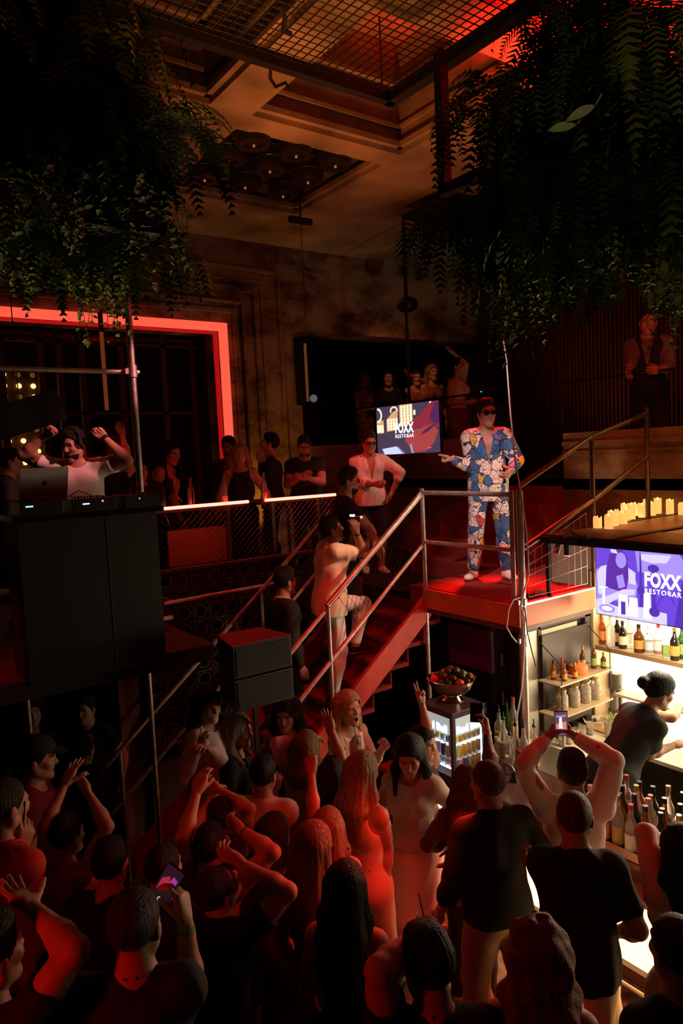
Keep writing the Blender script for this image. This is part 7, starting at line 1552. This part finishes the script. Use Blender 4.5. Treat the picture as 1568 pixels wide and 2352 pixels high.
# ---- dancing crowd, left half
P = person('tallwoman', 'smiling person with long dark hair and a pink blouse holding a drink', top=(478, 1585), g='f', h=1.66, floor=0.54, yaw=118, head=(-20, 4, 0), hair=('long', 'black', 0.40), shirt=('blouse', 'pink'), pants=('slim', 'black'), L=A_(478, 1722, dd=-0.2, el=(508, 1742), hand='cup', n=(0, -1, 0)), Rt=A_(458, 1718, dd=-0.2, el=(410, 1742), hand='cup', n=(0, 1, 0)))
glass_cup('faint glass of red drink held by the person in the pink blouse', between(P), straw=True)
P = person('blondbob', 'person with a light blonde bob and black coat looking to the right', top=(548, 1640, 5.45), g='f', h=1.68, floor=FLOOR, yaw=98, head=(0, 6, 0), hair=('long', 'ashblond', 0.22), shirt=('long', 'black'), pants=('slim', 'black'))
P = person('darksmile', 'dark-haired smiling person in black in front of the stair rail', top=(652, 1606, 5.75), g='f', h=1.66, floor=FLOOR, yaw=-165, head=(6, 10, 0), hair=('curly', 'black', 0.22), shirt=('tank', 'black'), pants=('slim', 'black'))
P = person('lilacshirt', 'blonde person in a lilac shirt with one bare arm folded over the head', top=(703, 1680), g='f', h=1.68, yaw=20, hair=('long', 'ashblond', 0.24), shirt=('blouse', 'lilac', -0.06, 0.0), pants=('slim', 'black'), L=A_(704, 1696, dd=0.06, el=(678, 1672), ed=0.0, hand='relax', n=(0, 0, -1)))
P = person('pinktee', 'person in a pinkish t-shirt with dark hair pointing one finger up', top=(602, 1738), h=1.70, yaw=12, hair=('short', 'black'), shirt=('tee', 'pink'), Rt=A_(630, 1812, dd=0.12, el=(645, 1892), hand='point', n=(1, 0, 0)), L=dict(to=(0.2, 0.05, -0.4)))
P = person('handsup', 'person with both hands up and a green wristband left of centre', top=(480, 1898), h=1.66, yaw=14, hair=('short', 'black'), shirt=('tee', 'wine'), L=A_(452, 1818, dd=0.1, el=(428, 1890), hand='relax', n=(1, 0, 0)), Rt=A_(553, 1905, dd=0.1, el=(575, 1975), hand='relax', n=(1, 0, 0)))
wristband(P, -1, mat('band_green', (0.12, 0.35, 0.06), rough=0.6), 0.03, 'wristband', 0.031, 0.02, 'green paper wristband')
P = person('claphands', 'dark-haired person clapping raised hands behind the green wristband', top=(505, 1838), g='f', h=1.62, yaw=20, hair=('short', 'dark'), shirt=('tank', 'wine'), Rt=A_(500, 1812, dd=0.05, el=(530, 1870), hand='relax'), L=A_(486, 1830, dd=0.05, el=(470, 1880), hand='cup'))
P = person('baldarm', 'person in black, head tilted back, one bare arm thrown forward', top=(478, 2010), h=1.74, yaw=35, lean=4, head=(-10, -30, 10), hair=('buzz', 'dark'), shirt=('tee', 'black'), Rt=A_(555, 1985, dd=0.05, el=(650, 2045), ed=0.0, hand='relax', n=(1, 0, 0)), q=0.75)
P = person('frontbuzz', 'person with a shaved neck holding up a phone, nearest the camera', top=(305, 2040, 2.45), floor=0.70, h=1.80, yaw=2, head=(0, 2, 0), hair=('buzz', 'shaved'), shirt=('tee', 'black'), build=1.1, Rt=A_(425, 2112, dd=0.22, el=(440, 2420), ed=0.0, hand='phone', n=(0.2, 1, 0), d=(0.25, 0.25, 1.0)), q=0.6)
wristband(P, -1, MATS['band_green'], 0.035, 'wristband', 0.034, 0.02, 'green paper wristband'); wristband(P, -1, mat('band_coral', (0.7, 0.18, 0.1), rough=0.6), 0.056, 'wristband', 0.035, 0.02, 'coral wristband')
phone('phone with a dark pink picture held up by the person nearest the camera', P['hands'][-1]['p'] + camU * 0.045 - camR * 0.02, camR * 0.82 - camU * 0.5 + camN * 0.2, camU * 0.85 + camR * 0.5, [([(0, 0), (1, 0), (1, 1), (0, 1)], (0.01, 0.006, 0.012), 1.0), ([(0.1, 0.3), (0.5, 0.35), (0.7, 0.6), (0.4, 0.75), (0.1, 0.6)], (0.35, 0.02, 0.05), 1.0), ([(0.55, 0.5), (0.9, 0.45), (0.9, 0.75), (0.6, 0.8)], (0.30, 0.04, 0.28), 1.0), ([(0.5 + 0.09 * math.cos(a), 0.12 + 0.05 * math.sin(a)) for a in [k * 0.628 for k in range(10)]], (0.75, 0.68, 0.5), 1.0), ([(0.5 + 0.05 * math.cos(a), 0.12 + 0.027 * math.sin(a)) for a in [k * 0.628 for k in range(10)]], (0.01, 0.01, 0.01), 0.2)], w=0.08, hh=0.155)
P = person('armleft', 'person at bottom left with bare bent arm and yellow wristband', top=(-30, 2105, 2.35), floor=0.70, h=1.78, yaw=30, hair=('short', 'dark'), shirt=('tee', 'black'), Rt=A_(72, 2085, dd=0.12, el=(175, 2225), ed=-0.05, hand='open', n=(0.3, 0.6, 0.8)), q=0.6)
wristband(P, -1, mat('band_yellow', (0.6, 0.42, 0.08), rough=0.6), 0.14, 'wristband', 0.043, 0.022, 'yellow paper wristband')
P = person('phoneleft', 'person in a red shirt with cropped hair at the left edge', top=(12, 1788, 3.6), floor=0.5, h=1.75, yaw=25, head=(-10, 4, 0), hair=('buzz', 'dark'), shirt=('tee', 'red'), Rt=A_(50, 1945, dd=0.02, el=(30, 2050), hand='phone', n=(0.2, 1, 0)), q=0.75)
wristband(P, -1, MATS['band_green'], 0.02, 'wristband', 0.034, 0.012, 'thin green wristband')
phone('phone with a bright blue-white picture at the far left edge', P['hands'][-1]['p'] + camU * 0.06, camR * 0.55 + camN * 0.8, camU + camR * 0.08, [([(0, 0), (1, 0), (1, 1), (0, 1)], (0.02, 0.02, 0.07), 1.0), ([(0.55, 0.05), (0.9, 0.05), (0.9, 0.4), (0.6, 0.3)], (0.75, 0.85, 1.0), 2.5), ([(0.1, 0.5), (0.45, 0.5), (0.45, 0.85), (0.1, 0.85)], (0.15, 0.18, 0.45), 1.5), ([(0.65, 0.45), (0.9, 0.45), (0.9, 0.6), (0.65, 0.6)], (0.1, 0.2, 0.95), 2.0), ([(0.2, 0.88), (0.7, 0.88), (0.7, 0.92), (0.2, 0.92)], (0.4, 0.9, 0.4), 1.5), ([(0.62, 0.65), (0.8, 0.65), (0.8, 0.72), (0.62, 0.72)], (0.9, 0.7, 0.1), 1.5)], w=0.075, hh=0.155)
P = person('capman', 'person in a dark cap looking right at the left edge behind the phone', top=(88, 1693, 4.8), floor=FLOOR, h=1.75, yaw=75, head=(0, 6, 0), hair=('short', 'black'), shirt=('tee', 'wine'), pants=('pants', 'black'))
m = MB(); H = P['H']; o = P['base']
vs = []; fs = []
for i in range(6):
    for k in range(18): a = 2 * math.pi * k / 18; r_ = math.cos(i * 0.31); vs.append(H(-0.005 + 0.108 * r_ * math.cos(a), 0.092 * r_ * math.sin(a), 0.055 + 0.095 * math.sin(i * 0.31)) - o)
for i in range(5):
    for k in range(18): fs.append((i * 18 + k, i * 18 + (k + 1) % 18, (i + 1) * 18 + (k + 1) % 18, (i + 1) * 18 + k))
fs.append(tuple(5 * 18 + k for k in range(18))); m.add(vs, fs)
vs = [H(f_, l_, u_) - o for (f_, l_, u_) in ((0.09, -0.06, 0.058), (0.15, -0.045, 0.045), (0.17, 0, 0.04), (0.15, 0.045, 0.045), (0.09, 0.06, 0.058), (0.10, 0, 0.062))]; vs += [v - P['HU'] * 0.006 for v in vs]
m.add(vs, [(0, 1, 2, 5), (5, 2, 3, 4), (11, 8, 7, 6), (10, 9, 8, 11), (0, 6, 7, 1), (1, 7, 8, 2), (2, 8, 9, 3), (3, 9, 10, 4)]); m.build('cap', CL['black'], P['root'], smooth=True)
P = person('tankgirl', 'person in a red strappy top with both arms up, at left', top=(150, 1872), g='f', h=1.70, yaw=25, hair=('short', 'black'), shirt=('tank', 'red'), pants=('slim', 'black'), L=A_(150, 1800, dd=0.1, el=(118, 1870), hand='open', n=(1, 0, 0)), Rt=A_(200, 1818, dd=0.12, el=(228, 1915), hand='relax', n=(1, 0, 0)))
P = person('upreach', 'dark figure reaching one hand up with a ring-like gesture in front of the doorway', top=(200, 1800, 6.0), floor=FLOOR, h=1.66, yaw=15, hair=('short', 'black'), shirt=('tee', 'black'), Rt=A_(190, 1725, dd=0.0, el=(175, 1800), hand='cup', n=(1, 0, 0)))
P = person('bouncer', 'person in a black t-shirt with arms down facing the camera before the dark doorway', top=(193, 1598, 6.4), floor=FLOOR, h=1.82, yaw=186, hair=('short', 'black'), shirt=('tee', 'black'), pants=('pants', 'black'), L=dict(to=(0.02, 0.12, -0.5)), build=1.08)
P = person('doorguard', 'shadowy broad person with big dark hair standing at the left side of the doorway', top=(70, 1602, 6.3), floor=FLOOR, h=1.80, yaw=150, hair=('curly', 'black', 0.15), shirt=('long', 'black'))
P = person('darkmid', 'person in black with cropped dark hair between the raised arms left of centre', top=(372, 1940), h=1.72, yaw=20, hair=('buzz', 'black'), shirt=('tee', 'black'))
P = person('darkmid2', 'person in black behind the shaved head with the phone', top=(250, 1930), h=1.72, yaw=10, hair=('short', 'black'), shirt=('tee', 'black'))
P = person('gown', 'person in a wine red gown with dark hair behind the person with copper hair', top=(628, 1870), g='f', h=1.60, yaw=30, hair=('long', 'dark', 0.25), shirt=('longdress', 'wine'))
